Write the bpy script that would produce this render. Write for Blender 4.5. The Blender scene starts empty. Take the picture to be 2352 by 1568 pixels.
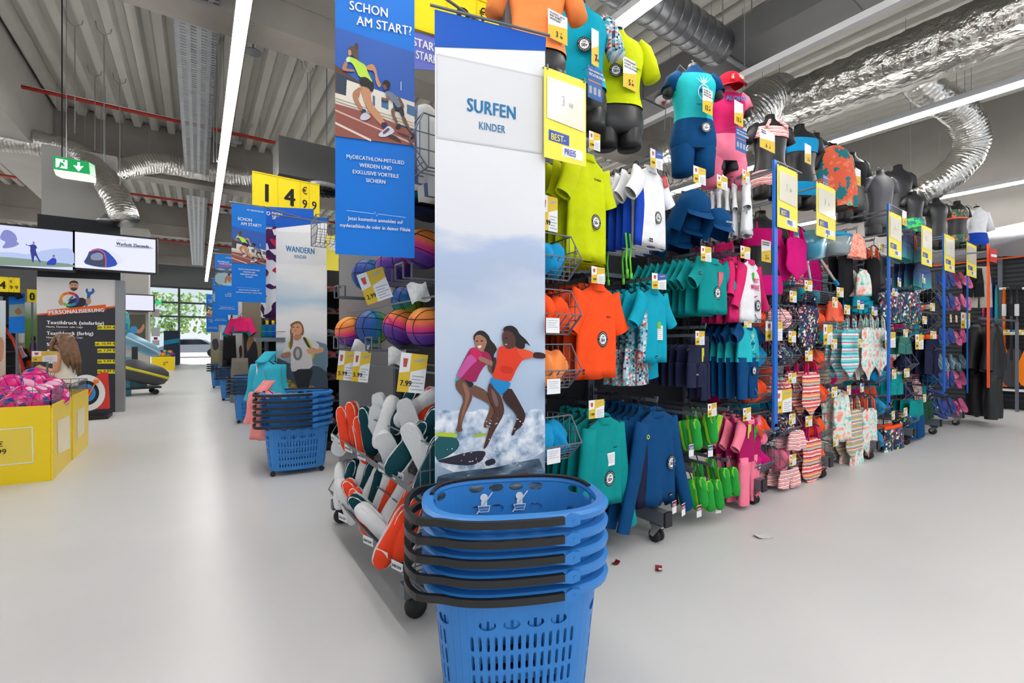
import bpy, math, random
from mathutils import Vector, Matrix
from mathutils.geometry import tessellate_polygon
random.seed(7)
D = bpy.data
SC = bpy.context.scene
COL = SC.collection
PI = math.pi
# ------------------------------------------------------------------ camera, sky, exposure
FPX, EYE = 1045.3, 1.2
YAW = math.atan2(721.0, FPX)
SN, CS = math.sin(YAW), math.cos(YAW)
cam_d = D.cameras.new('camera'); cam_d.sensor_width = 36.0; cam_d.lens = 36.0 * FPX / 2352.0
cam_d.clip_start = 0.02; cam_d.clip_end = 200
cam = D.objects.new('camera', cam_d); COL.objects.link(cam)
cam.location = (0, 0, EYE); cam.rotation_euler = (PI / 2, 0, -YAW)
SC.camera = cam
world = D.worlds.new('sky'); SC.world = world; world.use_nodes = True
wb = world.node_tree.nodes['Background']
wb.inputs[0].default_value = (0.86, 0.93, 1.0, 1); wb.inputs[1].default_value = 0.95
SC.view_settings.view_transform = 'Standard'
SC.view_settings.look = 'None'
SC.view_settings.gamma = 1.0
SC.view_settings.use_curve_mapping = False
SC.view_settings.exposure = 0.1
SC.cycles.max_bounces = 5; SC.cycles.diffuse_bounces = 2; SC.cycles.glossy_bounces = 3; SC.cycles.transmission_bounces = 4; SC.cycles.transparent_max_bounces = 6
SC.cycles.adaptive_threshold = 0.04; SC.cycles.use_light_tree = False; SC.cycles.caustics_reflective = False; SC.cycles.caustics_refractive = False
sun_d = D.lights.new('sun', 'SUN'); sun_d.energy = 4.0; sun_d.angle = 0.01; sun_o = D.objects.new('sun', sun_d); COL.objects.link(sun_o); sun_o.rotation_euler = (math.radians(-38), 0, math.radians(15))
STRIP = 38.0   # radiance of the fluorescent strips

# ------------------------------------------------------------------ photograph geometry -> world
def ray(px, py):
    a = (px - 1176) / FPX
    return Vector((SN + a * CS, CS - a * SN, (784 - py) / FPX))
EYEV = Vector((0, 0, EYE))
def aty(px, py, Y):
    r = ray(px, py); return EYEV + r * (Y / r.y)
def atx(px, py, X):
    r = ray(px, py); return EYEV + r * (X / r.x)
def atz(px, py, Z):
    r = ray(px, py); return EYEV + r * ((Z - EYE) / r.z)
def atd(px, py, d):
    return EYEV + ray(px, py) * d
class Plane:
    """a flat upright surface through o, running along u (unit, horizontal), facing the side of n"""
    def __init__(s, o, ang):
        s.o = Vector(o); s.ang = ang
        s.u = Vector((math.cos(ang), math.sin(ang), 0)); s.n = Vector((math.sin(ang), -math.cos(ang), 0))
    def uv(s, px, py):
        r = ray(px, py); t = (s.o - EYEV).dot(s.n) / r.dot(s.n)
        p = EYEV + r * t - s.o
        return (p.dot(s.u), p.z)

# ------------------------------------------------------------------ materials
MATS = {}
def rgb(r, g, b):
    f = lambda c: ((c / 255.0) / 12.92 if c / 255.0 <= 0.04045 else ((c / 255.0 + 0.055) / 1.055) ** 2.4)
    return (f(r), f(g), f(b), 1)
def nt(m): return m.node_tree.nodes, m.node_tree.links
def mat(name, col, rough=0.6, metal=0.0, emit=0.0, alpha=1.0, trans=0.0, spec=0.5, noise=0.0, nscale=20.0, bump=0.0, bscale=60.0, sheen=0.0, coat=0.0, bdist=0.01):
    """plain Principled material; noise = lightness variation, bump = fine relief"""
    if name in MATS: return MATS[name]
    m = D.materials.new(name); m.use_nodes = True
    N, L = nt(m); b = N['Principled BSDF']
    c = rgb(*col) if len(col) == 3 else col
    b.inputs['Base Color'].default_value = c
    b.inputs['Roughness'].default_value = rough; b.inputs['Metallic'].default_value = metal
    b.inputs['Specular IOR Level'].default_value = spec
    b.inputs['Alpha'].default_value = alpha; b.inputs['Transmission Weight'].default_value = trans
    if sheen: b.inputs['Sheen Weight'].default_value = sheen
    if coat: b.inputs['Coat Weight'].default_value = coat
    if emit:
        b.inputs['Emission Color'].default_value = c; b.inputs['Emission Strength'].default_value = emit
    if noise or bump:
        tc = N.new('ShaderNodeTexCoord')
    if noise:
        t = N.new('ShaderNodeTexNoise'); t.inputs['Scale'].default_value = nscale; t.inputs['Detail'].default_value = 4
        L.new(tc.outputs['Object'], t.inputs['Vector'])
        mr = N.new('ShaderNodeMapRange'); mr.inputs[1].default_value = 0.3; mr.inputs[2].default_value = 0.7
        mr.inputs[3].default_value = 1 - noise; mr.inputs[4].default_value = 1 + noise
        L.new(t.outputs[0], mr.inputs[0])
        mx = N.new('ShaderNodeMix'); mx.data_type = 'RGBA'; mx.blend_type = 'MULTIPLY'; mx.inputs[0].default_value = 1
        mx.inputs[6].default_value = c; L.new(mr.outputs[0], mx.inputs[7]); L.new(mx.outputs[2], b.inputs['Base Color'])
    if bump:
        t2 = N.new('ShaderNodeTexNoise'); t2.inputs['Scale'].default_value = bscale; t2.inputs['Detail'].default_value = 3
        L.new(tc.outputs['Object'], t2.inputs['Vector'])
        bp = N.new('ShaderNodeBump'); bp.inputs['Strength'].default_value = bump; bp.inputs['Distance'].default_value = bdist
        L.new(t2.outputs[0], bp.inputs['Height']); L.new(bp.outputs[0], b.inputs['Normal'])
    MATS[name] = m; return m
def ramp_mat(name, stops, src='z', scale=1.0, offset=0.0, rough=0.6, const=False, warp=0.0, wscale=5.0, emit=0.0, warp_det=4.0, xs=1.0, bump=0.0):
    """colour ramp along a local coordinate (object space): for printed fabric, posters, balls"""
    if name in MATS: return MATS[name]
    m = D.materials.new(name); m.use_nodes = True
    N, L = nt(m); b = N['Principled BSDF']; b.inputs['Roughness'].default_value = rough
    tc = N.new('ShaderNodeTexCoord'); sp = N.new('ShaderNodeSeparateXYZ'); L.new(tc.outputs['Object'], sp.inputs[0])
    if src in 'xyz': o = sp.outputs['xyz'.index(src)]
    elif src == 'noise':
        t = N.new('ShaderNodeTexNoise'); t.inputs['Scale'].default_value = wscale; t.inputs['Detail'].default_value = warp_det
        mp = N.new('ShaderNodeMapping'); mp.inputs['Scale'].default_value = (xs, 1, 1); L.new(tc.outputs['Object'], mp.inputs[0]); L.new(mp.outputs[0], t.inputs['Vector']); o = t.outputs[0]
    elif src == 'vor':
        t = N.new('ShaderNodeTexVoronoi'); t.inputs['Scale'].default_value = wscale; L.new(tc.outputs['Object'], t.inputs['Vector'])
        s2 = N.new('ShaderNodeSeparateXYZ'); L.new(t.outputs['Color'], s2.inputs[0]); o = s2.outputs[0]
    elif src == 'tri':   # small triangles: sum of three saw waves
        s3 = N.new('ShaderNodeMath'); s3.operation = 'ADD'
        w = []
        for ang in (0.0, 1.047, 2.094):
            vm = N.new('ShaderNodeVectorMath'); vm.operation = 'DOT_PRODUCT'; vm.inputs[1].default_value = (math.cos(ang) * wscale, 0, math.sin(ang) * wscale)
            L.new(tc.outputs['Object'], vm.inputs[0]); fl = N.new('ShaderNodeMath'); fl.operation = 'FLOOR'; L.new(vm.outputs['Value'], fl.inputs[0]); w.append(fl)
        cx = N.new('ShaderNodeCombineXYZ')
        for k in range(3): L.new(w[k].outputs[0], cx.inputs[k])
        wn = N.new('ShaderNodeTexWhiteNoise'); L.new(cx.outputs[0], wn.inputs['Vector']); o = wn.outputs['Value']
    mm = N.new('ShaderNodeMath'); mm.operation = 'MULTIPLY_ADD'; mm.inputs[1].default_value = scale; mm.inputs[2].default_value = offset
    L.new(o, mm.inputs[0]); o = mm.outputs[0]
    if warp and src in 'xyz':
        t = N.new('ShaderNodeTexNoise'); t.inputs['Scale'].default_value = wscale; t.inputs['Detail'].default_value = warp_det
        mp = N.new('ShaderNodeMapping'); mp.inputs['Scale'].default_value = (xs, 1, 1); L.new(tc.outputs['Object'], mp.inputs[0]); L.new(mp.outputs[0], t.inputs['Vector'])
        a = N.new('ShaderNodeMath'); a.operation = 'MULTIPLY_ADD'; a.inputs[1].default_value = warp; L.new(t.outputs[0], a.inputs[0]); L.new(o, a.inputs[2]); o = a.outputs[0]
    if src in 'xyz' and scale != 0 and len(stops) and stops[-1][0] == 'wrap':
        fr = N.new('ShaderNodeMath'); fr.operation = 'FRACT'; L.new(o, fr.inputs[0]); o = fr.outputs[0]; stops = stops[:-1]
    r = N.new('ShaderNodeValToRGB'); L.new(o, r.inputs[0]); e = r.color_ramp.elements
    if const: r.color_ramp.interpolation = 'CONSTANT'
    e[0].position = stops[0][0]; e[0].color = rgb(*stops[0][1]); e[1].position = stops[1][0]; e[1].color = rgb(*stops[1][1])
    for p, c in stops[2:]:
        q = e.new(p); q.color = rgb(*c)
    L.new(r.outputs[0], b.inputs['Base Color'])
    if emit: L.new(r.outputs[0], b.inputs['Emission Color']); b.inputs['Emission Strength'].default_value = emit
    if bump:
        t2 = N.new('ShaderNodeTexNoise'); t2.inputs['Scale'].default_value = 60
        L.new(tc.outputs['Object'], t2.inputs['Vector'])
        bp = N.new('ShaderNodeBump'); bp.inputs['Strength'].default_value = bump; bp.inputs['Distance'].default_value = 0.01
        L.new(t2.outputs[0], bp.inputs['Height']); L.new(bp.outputs[0], b.inputs['Normal'])
    MATS[name] = m; return m
def fab(name, col, **k):   # plain stretch fabric
    k.setdefault('rough', 0.8); k.setdefault('sheen', 0.0)
    return mat('fabric_' + name, col, spec=0.15, noise=0.06, nscale=14, bump=0.55, bscale=16, **k)
def foil(name, col=(205, 203, 200), rough=0.28, bump=0.9, bscale=14, bdist=.01):
    m = mat(name, col, rough=rough, metal=1.0, bump=bump, bscale=bscale, bdist=bdist)
    return m
def flat(name, col, rough=0.55): return mat(name, col, rough=rough, spec=0.3)

M_STEEL = mat('grey_painted_steel', (104, 110, 120), 0.45, 0.2)
M_DARKST = mat('dark_grey_steel', (52, 56, 62), 0.5, 0.2)
M_GALV = mat('galvanised_steel', (176, 180, 184), 0.4, 0.75, noise=0.12, nscale=8)
M_CHROME = mat('chrome', (200, 200, 200), 0.18, 1.0)
M_BLACK = mat('black_plastic', (22, 22, 24), 0.5)
M_MANN = mat('mannequin_black', (30, 30, 33), 0.42, bump=0.05, bscale=150)
M_MANNG = mat('mannequin_grey', (84, 84, 90), 0.5)
M_WHITE = flat('white_card', (240, 240, 242))
M_CARD = flat('price_yellow', (226, 190, 52))
M_CARDG = flat('soft_grey_print', (168, 170, 180))
M_CARDB = flat('print_blue', (58, 92, 168))
M_INK = flat('print_black', (24, 24, 28))
M_SIGNY = flat('sign_yellow', (250, 232, 88))
M_BLUEB = flat('banner_blue', (0, 116, 214))
M_POLE = mat('blue_pole', (24, 104, 204), 0.45)
M_RED = flat('red_print', (200, 40, 44))
M_RUB = mat('black_rubber', (24, 24, 24), 0.6)

# ------------------------------------------------------------------ mesh builder
class MB:
    def __init__(s): s.v = []; s.f = []; s.mi = []; s.m = 0; s.T = None
    def add(s, vs, fs):
        n = len(s.v)
        for p in vs:
            p = Vector(p); s.v.append(s.T @ p if s.T else p)
        for f in fs: s.f.append([i + n for i in f]); s.mi.append(s.m)
    def box(s, x0, y0, z0, x1, y1, z1):
        s.add([(x0, y0, z0), (x1, y0, z0), (x1, y1, z0), (x0, y1, z0), (x0, y0, z1), (x1, y0, z1), (x1, y1, z1), (x0, y1, z1)],
              [(0, 3, 2, 1), (4, 5, 6, 7), (0, 1, 5, 4), (1, 2, 6, 5), (2, 3, 7, 6), (3, 0, 4, 7)])
        return s
    def bar(s, p, q, w, h=None, up=(0, 0, 1)):
        p, q = Vector(p), Vector(q); d = (q - p).normalized(); u = Vector(up)
        if abs(d.dot(u)) > 0.95: u = Vector((1, 0, 0))
        a = d.cross(u).normalized() * (w / 2); b = a.cross(d).normalized() * ((h or w) / 2)
        vs = [p - a - b, p + a - b, p + a + b, p - a + b, q - a - b, q + a - b, q + a + b, q - a + b]
        s.add(vs, [(0, 1, 2, 3), (7, 6, 5, 4), (0, 4, 5, 1), (1, 5, 6, 2), (2, 6, 7, 3), (3, 7, 4, 0)]); return s
    def loft(s, rings, cap0=True, cap1=True, closed=True, loop=False):
        n = len(rings[0]); vs = [p for r in rings for p in r]; fs = []
        for i in range(len(rings) - (0 if loop else 1)):
            a, b = i * n, ((i + 1) % len(rings)) * n
            for j in range(n if closed else n - 1):
                k = (j + 1) % n; fs.append((a + j, a + k, b + k, b + j))
        if cap0 and closed and not loop: fs.append(tuple(range(n))[::-1])
        if cap1 and closed and not loop: fs.append(tuple(range((len(rings) - 1) * n, len(rings) * n)))
        s.add(vs, fs); return s
    def tube(s, pts, r, n=6, closed=False, flatten=1.0):
        pts = [Vector(p) for p in pts]; m = len(pts); rings = []; pu = None
        for i, p in enumerate(pts):
            if closed: d = pts[(i + 1) % m] - pts[i - 1]
            else: d = pts[min(i + 1, m - 1)] - pts[max(i - 1, 0)]
            d = d.normalized() if d.length > 1e-9 else Vector((0, 0, 1))
            if pu is None:
                u = Vector((0, 0, 1)) if abs(d.z) < 0.9 else Vector((1, 0, 0))
            else: u = pu
            a = (u - d * u.dot(d))
            a = a.normalized() if a.length > 1e-6 else d.orthogonal().normalized()
            pu = a; b = d.cross(a)
            rr = r[i] if isinstance(r, (list, tuple)) else r
            rings.append([p + a * (rr * math.cos(2 * PI * k / n)) + b * (rr * flatten * math.sin(2 * PI * k / n)) for k in range(n)])
        s.loft(rings, loop=closed); return s
    def lathe(s, prof, n=20, c=(0, 0, 0), axis='z', sx=1.0):
        rings = []
        for r, h in prof:
            ring = []
            for k in range(n):
                a = 2 * PI * k / n; x, y = r * math.cos(a) * sx, r * math.sin(a)
                p = {'z': (x, y, h), 'y': (x, -h, y), 'x': (h, x, y)}[axis]
                ring.append(Vector(p) + Vector(c))
            rings.append(ring)
        s.loft(rings); return s
    def poly(s, pts):   # flat polygon (may be concave)
        pts = [Vector(p) for p in pts]
        s.add(pts, [tuple(t) for t in tessellate_polygon([pts])]); return s
    def prism(s, pts2, d0, d1, plane='xz'):
        f = {'xz': lambda a, b, d: (a, d, b), 'xy': lambda a, b, d: (a, b, d), 'yz': lambda a, b, d: (d, a, b)}[plane]
        n = len(pts2); A = [f(a, b, d0) for a, b in pts2]; B = [f(a, b, d1) for a, b in pts2]
        tri = tessellate_polygon([[Vector(p) for p in A]])
        s.add(A + B, [tuple(t) for t in tri] + [tuple(i + n for i in t[::-1]) for t in tri] + [(i, (i + 1) % n, (i + 1) % n + n, i + n) for i in range(n)]); return s
    def grid(s, fn, nu, nv, skip=None):
        vs = [fn(i / nu, j / nv) for j in range(nv + 1) for i in range(nu + 1)]
        s.add(vs, [(j * (nu + 1) + i, j * (nu + 1) + i + 1, (j + 1) * (nu + 1) + i + 1, (j + 1) * (nu + 1) + i) for j in range(nv) for i in range(nu) if not (skip and skip(i, j))]); return s
    def disc(s, c, r, y, n=20, r0=0.0, sx=1.0):   # in the local xz plane
        if r0 == 0: s.poly([(c[0] + r * sx * math.cos(2 * PI * k / n), y, c[1] + r * math.sin(2 * PI * k / n)) for k in range(n)])
        else:
            s.loft([[(c[0] + q * sx * math.cos(2 * PI * k / n), y, c[1] + q * math.sin(2 * PI * k / n)) for k in range(n)] for q in (r0, r)], False, False)
        return s
    def mesh(s, name, mats):
        me = D.meshes.new(name); me.from_pydata([tuple(p) for p in s.v], [], s.f)
        for m in (mats if isinstance(mats, (list, tuple)) else [mats]): me.materials.append(m)
        me.polygons.foreach_set('material_index', s.mi)
        return me
    def build(s, name, mats, parent=None, smooth=False, loc=None, rz=None):
        me = s.mesh(name, mats)
        if smooth: me.polygons.foreach_set('use_smooth', [True] * len(me.polygons))
        me.update(); return link(name, me, parent, loc, rz)
def link(name, me, parent=None, loc=None, rz=None):
    o = D.objects.new(name, me); COL.objects.link(o)
    if parent is not None: o.parent = parent
    if loc is not None: o.location = loc
    if rz is not None: o.rotation_euler = rz if isinstance(rz, (tuple, list)) else (0, 0, rz)
    return o
def tag(o, label=None, cat=None, group=None, kind=None):
    if label: o['label'] = label
    if cat: o['category'] = cat
    if group: o['group'] = group
    if kind: o['kind'] = kind
    return o
def thing(name, label, cat, loc=(0, 0, 0), rz=0.0, group=None):
    o = D.objects.new(name, None); COL.objects.link(o); o.empty_display_size = 0.05
    o.location = loc; o.rotation_euler = rz if isinstance(rz, tuple) else (0, 0, rz)
    return tag(o, label, cat, group)
def struct(o): o['kind'] = 'structure'; return o
def copy_tree(o, parent=None, loc=None, rz=None, label=None):
    c = o.copy(); COL.objects.link(c); c.parent = parent
    if loc is not None: c.location = loc
    if rz is not None: c.rotation_euler = rz if isinstance(rz, tuple) else (0, 0, rz)
    if label: c['label'] = label
    for ch in o.children: copy_tree(ch, c)
    return c
ORD = 'front second third fourth fifth sixth seventh eighth ninth tenth eleventh twelfth'.split()
TXT = {}
def text_mesh(s, size, m, bold=0.0, xs=1.0, align='LEFT', shear=0.0, sp=1.0):
    key = (s, size, m.name, bold, xs, align, shear, sp)
    if key in TXT: return TXT[key]
    c = D.curves.new('lettering', 'FONT'); c.body = s; c.size = size; c.align_x = align; c.shear = shear; c.resolution_u = 3; c.space_line = sp; c.space_character = 1.0 + 3.5 * bold
    o = D.objects.new('lettering', c); COL.objects.link(o)
    COL.objects.unlink(o)
    me = D.meshes.new_from_object(o)
    D.objects.remove(o); D.curves.remove(c)
    R = Matrix.Rotation(PI / 2, 4, 'X') @ Matrix.Scale(xs, 4, (1, 0, 0))
    if bold > 0:   # embolden: three slightly shifted copies of the glyphs
        vs = [tuple(v.co) for v in me.vertices]; fs = [tuple(p.vertices) for p in me.polygons]; n = len(vs); d = bold * size * 1.7
        me = D.meshes.new('lettering'); me.from_pydata([(x + q * d, y + (abs(q) - .5) * d * .5, z + (q + 1) * .0004) for q in (-1, 0, 1) for x, y, z in vs], [], [tuple(i + k * n for i in f) for k in range(3) for f in fs])
    me.transform(R); me.materials.clear(); me.materials.append(m); me.name = 'lettering'
    TXT[key] = me; return me
def text(parent, s, x, z, size, m, y=-0.002, bold=0.0, xs=1.0, align='LEFT', rot=0.0, name='lettering', shear=0.0, sp=1.0):
    o = link(name, text_mesh(s, size, m, bold, xs, align, shear, sp), parent, (x, y, z))
    o.rotation_euler = (0, rot, 0); return o
# ------------------------------------------------------------------ structure: floor, ceiling, walls
DECK, BEAM = 5.6, 4.62
fl = mat('epoxy_floor', (212, 211, 212), 0.34, spec=0.4, noise=0.03, nscale=1.3, bump=0.02, bscale=4)
b = MB(); b.box(-16, -10, -0.2, 20, 30.6, 0); struct(b.build('floor', fl))
deckm = mat('ceiling_sheet', (222, 220, 212), 0.5, 0.15, noise=0.04, nscale=2)
b = MB(); prof = []; x = -12.0
while x < 15:
    prof += [(x, 0.0), (x + 0.11, 0.0), (x + 0.15, 0.13), (x + 0.24, 0.13)]; x += 0.28
vs = [(px, y, DECK + dz) for y in (-4, 31) for px, dz in prof]; n = len(prof)
b.add(vs, [(i, i + 1, n + i + 1, n + i) for i in range(n - 1)])
struct(b.build('ceiling', deckm))
conc = mat('concrete', (158, 152, 146), 0.85, noise=0.1, nscale=1.6, bump=0.15, bscale=25)
concl = mat('concrete_light', (186, 184, 180), 0.85, noise=0.07, nscale=1.2)
for k, y in enumerate((-0.9, 5.58, 12.05, 18.5, 25.0)):
    b = MB(); b.box(-12, y, BEAM, 14.6, y + 0.42, DECK + 0.1); o = struct(b.build('ceiling_beam', conc))
    b = MB(); b.box(-12, y - 0.02, BEAM + 0.34, 14.6, y, BEAM + 0.37); b.build('ledge', conc, o)
b = MB(); b.box(-2.97, -3, 4.47, -2.27, 31, DECK + 0.1); struct(b.build('ceiling_girder', concl))
for y in (10.6, 17.0):
    b = MB(); b.box(-2.15, y + 0.1, 0, -1.2, y + 0.7, 4.5); struct(b.build('column', concl))
# far wall with glazed entrance
wallm = mat('wall_paint_grey', (150, 152, 154), 0.8, noise=0.04, nscale=2)
b = MB(); b.box(-12, 30.6, 0, -4.2, 30.8, 5.7); b.box(1.4, 30.6, 0, 16, 30.8, 5.7); b.box(-4.2, 30.6, 4.15, 1.4, 30.8, 5.7)
struct(b.build('wall_back', wallm))
frm = mat('aluminium_frame', (96, 102, 106), 0.4, 0.5)
glass = mat('door_glass', (235, 245, 245), 0.02, trans=1.0, alpha=1.0)
b = MB()
for x in (-4.15, -2.4, -0.85, 1.35): b.box(x - 0.05, 30.55, 0, x + 0.05, 30.65, 4.15)
for z in (2.55, 3.3, 4.12): b.box(-4.2, 30.56, z - 0.05, 1.4, 30.64, z + 0.05)
o = struct(b.build('door_1', frm))
b = MB(); b.box(-4.1, 30.6, 0.05, -2.45, 30.62, 2.5); b.build('pane', glass, o)
b = MB(); b.box(-2.35, 30.6, 0.05, -0.9, 30.62, 2.5); b.build('pane', glass, o)
b = MB(); b.box(-4.1, 30.6, 2.6, 1.3, 30.62, 4.1); b.build('pane', glass, o)
# grey wall strip beside the entrance with notices
b = MB(); b.box(-4.4, 29.6, 0, -3.3, 30.0, 4.3); o = struct(b.build('pillar', mat('wall_grey_dark', (104, 110, 116), 0.7)))
# outside: pavement, hedge trees, street
pav = mat('outside_pavement', (205, 203, 198), 0.9)
b = MB(); b.box(-30, 30.8, -0.25, 30, 70, -0.02); struct(b.build('pavement', pav))
# left wall far off, right slat wall, right rear
b = MB(); b.box(-12.2, 2, 0, -12, 30.6, 5.7); struct(b.build('wall_left', mat('wall_light', (205, 205, 208), 0.8)))
slm = mat('slat_dark', (38, 42, 50), 0.5)
RX = 11.9
b = MB(); b.box(RX + 0.03, -5, 0, RX + 0.2, 14, 5.7); wr = struct(b.build('wall_right', mat('wall_warm_grey', (150, 146, 142), 0.8, noise=0.05, nscale=3)))
b = MB(); b.box(RX, -2.5, 0.0, RX + 0.03, 10, 3.0); b.build('backing_panel', mat('panel_black', (20, 22, 26), 0.6), wr)
slat = MB(); slat.box(-0.012, -2.5, 0, 0.0, 10, 0.045); sme = slat.mesh('slat', slm)
for k in range(36):
    link('slat', sme, wr, (RX, 0, 0.14 + k * 0.079))
# --- light strips (run down the store)
lampm = mat('lamp_diffuser', (255, 252, 246), 0.5, emit=STRIP)
housing = mat('lamp_housing', (225, 226, 228), 0.4)
SZ = EYE + 2.6
def strip(x, z, y0, y1, lab, seg=1.5, lit=True, w=0.1, wires=True):
    t = thing('light_strip', lab, 'ceiling lamp', (x, y0, z), group='strip lamps under the ceiling')
    b = MB(); b.box(-w / 2, 0, 0.0, w / 2, y1 - y0, 0.06); b.build('housing', housing, t)
    if lit:
        y = 0.0
        b = MB(); b.box(-w / 2 + 0.004, 0, -0.03, w / 2 - 0.004, seg - 0.012, 0.0); me = b.mesh('diffuser', lampm)
        while y < y1 - y0 - 0.1:
            link('diffuser', me, t, (0, y, 0)); y += seg
    b = MB(); y = 0.4; b.tube([(0, 0, 0.06), (0, 0, DECK + .05 - z)], 0.003, 4); me = b.mesh('suspension_wire', M_GALV)
    while wires and y < y1 - y0:
        link('suspension_wire', me, t, (0, y, 0)); y += 3.0
strip(0.29, SZ, -5, 23.5, 'bright white lamp strip running down the aisle beside the blue banners')
strip(2.83, SZ, -5, 3.3, 'lamp strip end behind the necks of the lime and turquoise torsos')
strip(4.45, SZ, -4, 14, 'unlit white rail running above the pink torso with the red cap', lit=False, w=0.08)
strip(6.8, SZ, -4, 20, 'long dotted lamp strip crossing in front of the bent foil duct', wires=False)
strip(11.0, SZ, -3.0, 12, 'lamp strip below the silver elbow duct at the right border')
strip(9.2, SZ + 0.6, -3.0, 9, 'far lamp strip near the grey tarpaulin at the right border') if False else None
strip(-4.6, SZ, 5, 26, 'lamp strip seen low behind the two screens')
strip(-8.2, SZ, 5, 26, 'outermost lamp strip behind the yellow price boards')
# --- cable tray, red sprinkler pipes
trm = M_GALV
def tray(x, z, y0, y1, w, lab):
    t = thing('cable_tray', lab, 'cable tray', (x, y0, z), group='cable trays')
    L = y1 - y0
    
    for sx in (-1, 1):
        b = MB(); b.box(sx * w / 2 - 0.003, 0, 0, sx * w / 2 + 0.003, L, 0.08); b.build('side_rail', trm, t)
    b = MB(); y = 0.0; k = 0
    while y < L:   # perforated floor: strips with slots between
        b.box(-w / 2, y, 0, w / 2, y + 0.035, 0.004)
        for q in range(4): b.box(-w / 2 + w * (q + 0.35) / 4 - 0.03, y + 0.035, 0, -w / 2 + w * (q + 0.35) / 4 + 0.015 , y + 0.06, 0.004)
        y += 0.06
    o = b.build('perforated_floor', trm, t); o['kind'] = 'stuff'
    y = 0.5; b = MB(); b.tube([(0, 0, 0), (0, 0, DECK - z)], 0.006, 4); me = b.mesh('hanger_rod', trm)
    while y < L:
        for sx in (-1, 1): link('hanger_rod', me, t, (sx * w / 2, y, 0))
        y += 2.4
tray(-0.02, EYE + 3.45, -2, 11.8, 0.4, 'perforated galvanised cable tray running away above the aisle')
tray(-0.02, EYE + 3.3, 12.6, 24, 0.4, 'farther perforated cable tray beyond the concrete beam')
redm = mat('sprinkler_red', (176, 44, 32), 0.45)
for k, (y, z, lab) in enumerate(((6.9, 5.18, 'red sprinkler pipe nearest the camera crossing under the roof sheets'), (10.2, 5.18, 'red sprinkler pipe crossing behind the exit sign rods'),
                   (15.2, 5.0, 'red sprinkler pipe beyond the first concrete beam'), (21.5, 5.0, 'red sprinkler pipe farthest down the aisle'))):
    t = thing('sprinkler_pipe', lab, 'pipe', (0, y, z), group='red sprinkler pipes')
    b = MB(); b.tube([(-12, 0, 0), (12, 0, 0)], 0.034, 8); b.build('pipe', redm, t, True)
    for x in (-3.2, 0.6, 3.6, 7.2):
        b = MB(); b.lathe([(0.014, 0), (0.014, -0.14), (0.1, -0.15), (0.1, -0.16), (0.014, -0.165)], 14, (x, 0, 0)); b.build('sprinkler_head', M_GALV, t)
        b = MB(); b.tube([(x + 0.4, 0, 0), (x + 0.4, 0, DECK - z)], 0.008, 4); b.build('bracket', M_GALV, t)
# ------------------------------------------------------------------ flat print helpers
def chaikin(pts, it=1):
    for _ in range(it):
        q = []
        for i in range(len(pts)):
            a, b2 = pts[i], pts[(i + 1) % len(pts)]
            q += [(a[0] * .78 + b2[0] * .22, a[1] * .78 + b2[1] * .22), (a[0] * .22 + b2[0] * .78, a[1] * .22 + b2[1] * .78)]
        pts = q
    return pts
class Print:
    """flat printed picture: polygons given in photo (or crop) coordinates, laid on an upright plane"""
    def __init__(s, plane, ox=0.0, oy=0.0, k=1.0): s.p = plane; s.b = MB(); s.mats = []; s.n = 0; s.t = (ox, oy, k)
    def add(s, pts, col, smooth=1, rough=0.5):
        ox, oy, k = s.t
        m = col if not isinstance(col, tuple) else flat('print_%d_%d_%d' % col, col, rough)
        if m not in s.mats: s.mats.append(m)
        s.b.m = s.mats.index(m); s.n += 1
        y = -0.0012 - 0.00025 * s.n
        pts = chaikin(pts, smooth) if smooth else pts
        s.b.poly([(u, y, v) for u, v in (s.p.uv(ox + x / k, oy + z / k) for x, z in pts)]); return s
    def ell(s, cx, cy, rx, ry, col, n=18, rot=0.0):
        c, q = math.cos(rot), math.sin(rot)
        return s.add([(cx + rx * math.cos(a) * c - ry * math.sin(a) * q, cy + rx * math.cos(a) * q + ry * math.sin(a) * c) for a in [2 * PI * i / n for i in range(n)]], col, 0)
    def line(s, pts, w, col):
        for a, b2 in zip(pts, pts[1:]):
            dx, dy = b2[0] - a[0], b2[1] - a[1]; l = math.hypot(dx, dy) or 1; nx, ny = -dy / l * w / 2, dx / l * w / 2
            s.add([(a[0] + nx, a[1] + ny), (b2[0] + nx, b2[1] + ny), (b2[0] - nx, b2[1] - ny), (a[0] - nx, a[1] - ny)], col, 0)
        return s
    def build(s, parent, name='printed_picture'): return s.b.build(name, s.mats, parent)
def fit(parent, pl, st, x0, x1, yb, cap, m, bold=0.02, y=-0.004, name='lettering', shear=0.0):
    """lettering whose left end, right end, base line and capital height are given in photo pixels"""
    u0, v0 = pl.uv(x0, yb); u1, _ = pl.uv(x1, yb); _, v1 = pl.uv(x0, yb - cap)
    size = (v1 - v0) / 0.727
    me = text_mesh(st, 1.0, m, bold, shear=shear)
    xs = [v.co.x for v in me.vertices]; w = max(xs) - min(xs)
    o = link(name, me, parent, (u0 - min(xs) * (u1 - u0) / w, y, v0)); o.scale = ((u1 - u0) / w, 1, size); return o
def panel(parent, pl, pts, m, th=0.002, name='panel', y0=0.0):
    b = MB(); b.prism([pl.uv(*p) for p in pts], y0, y0 + th); return b.build(name, m, parent)

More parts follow.
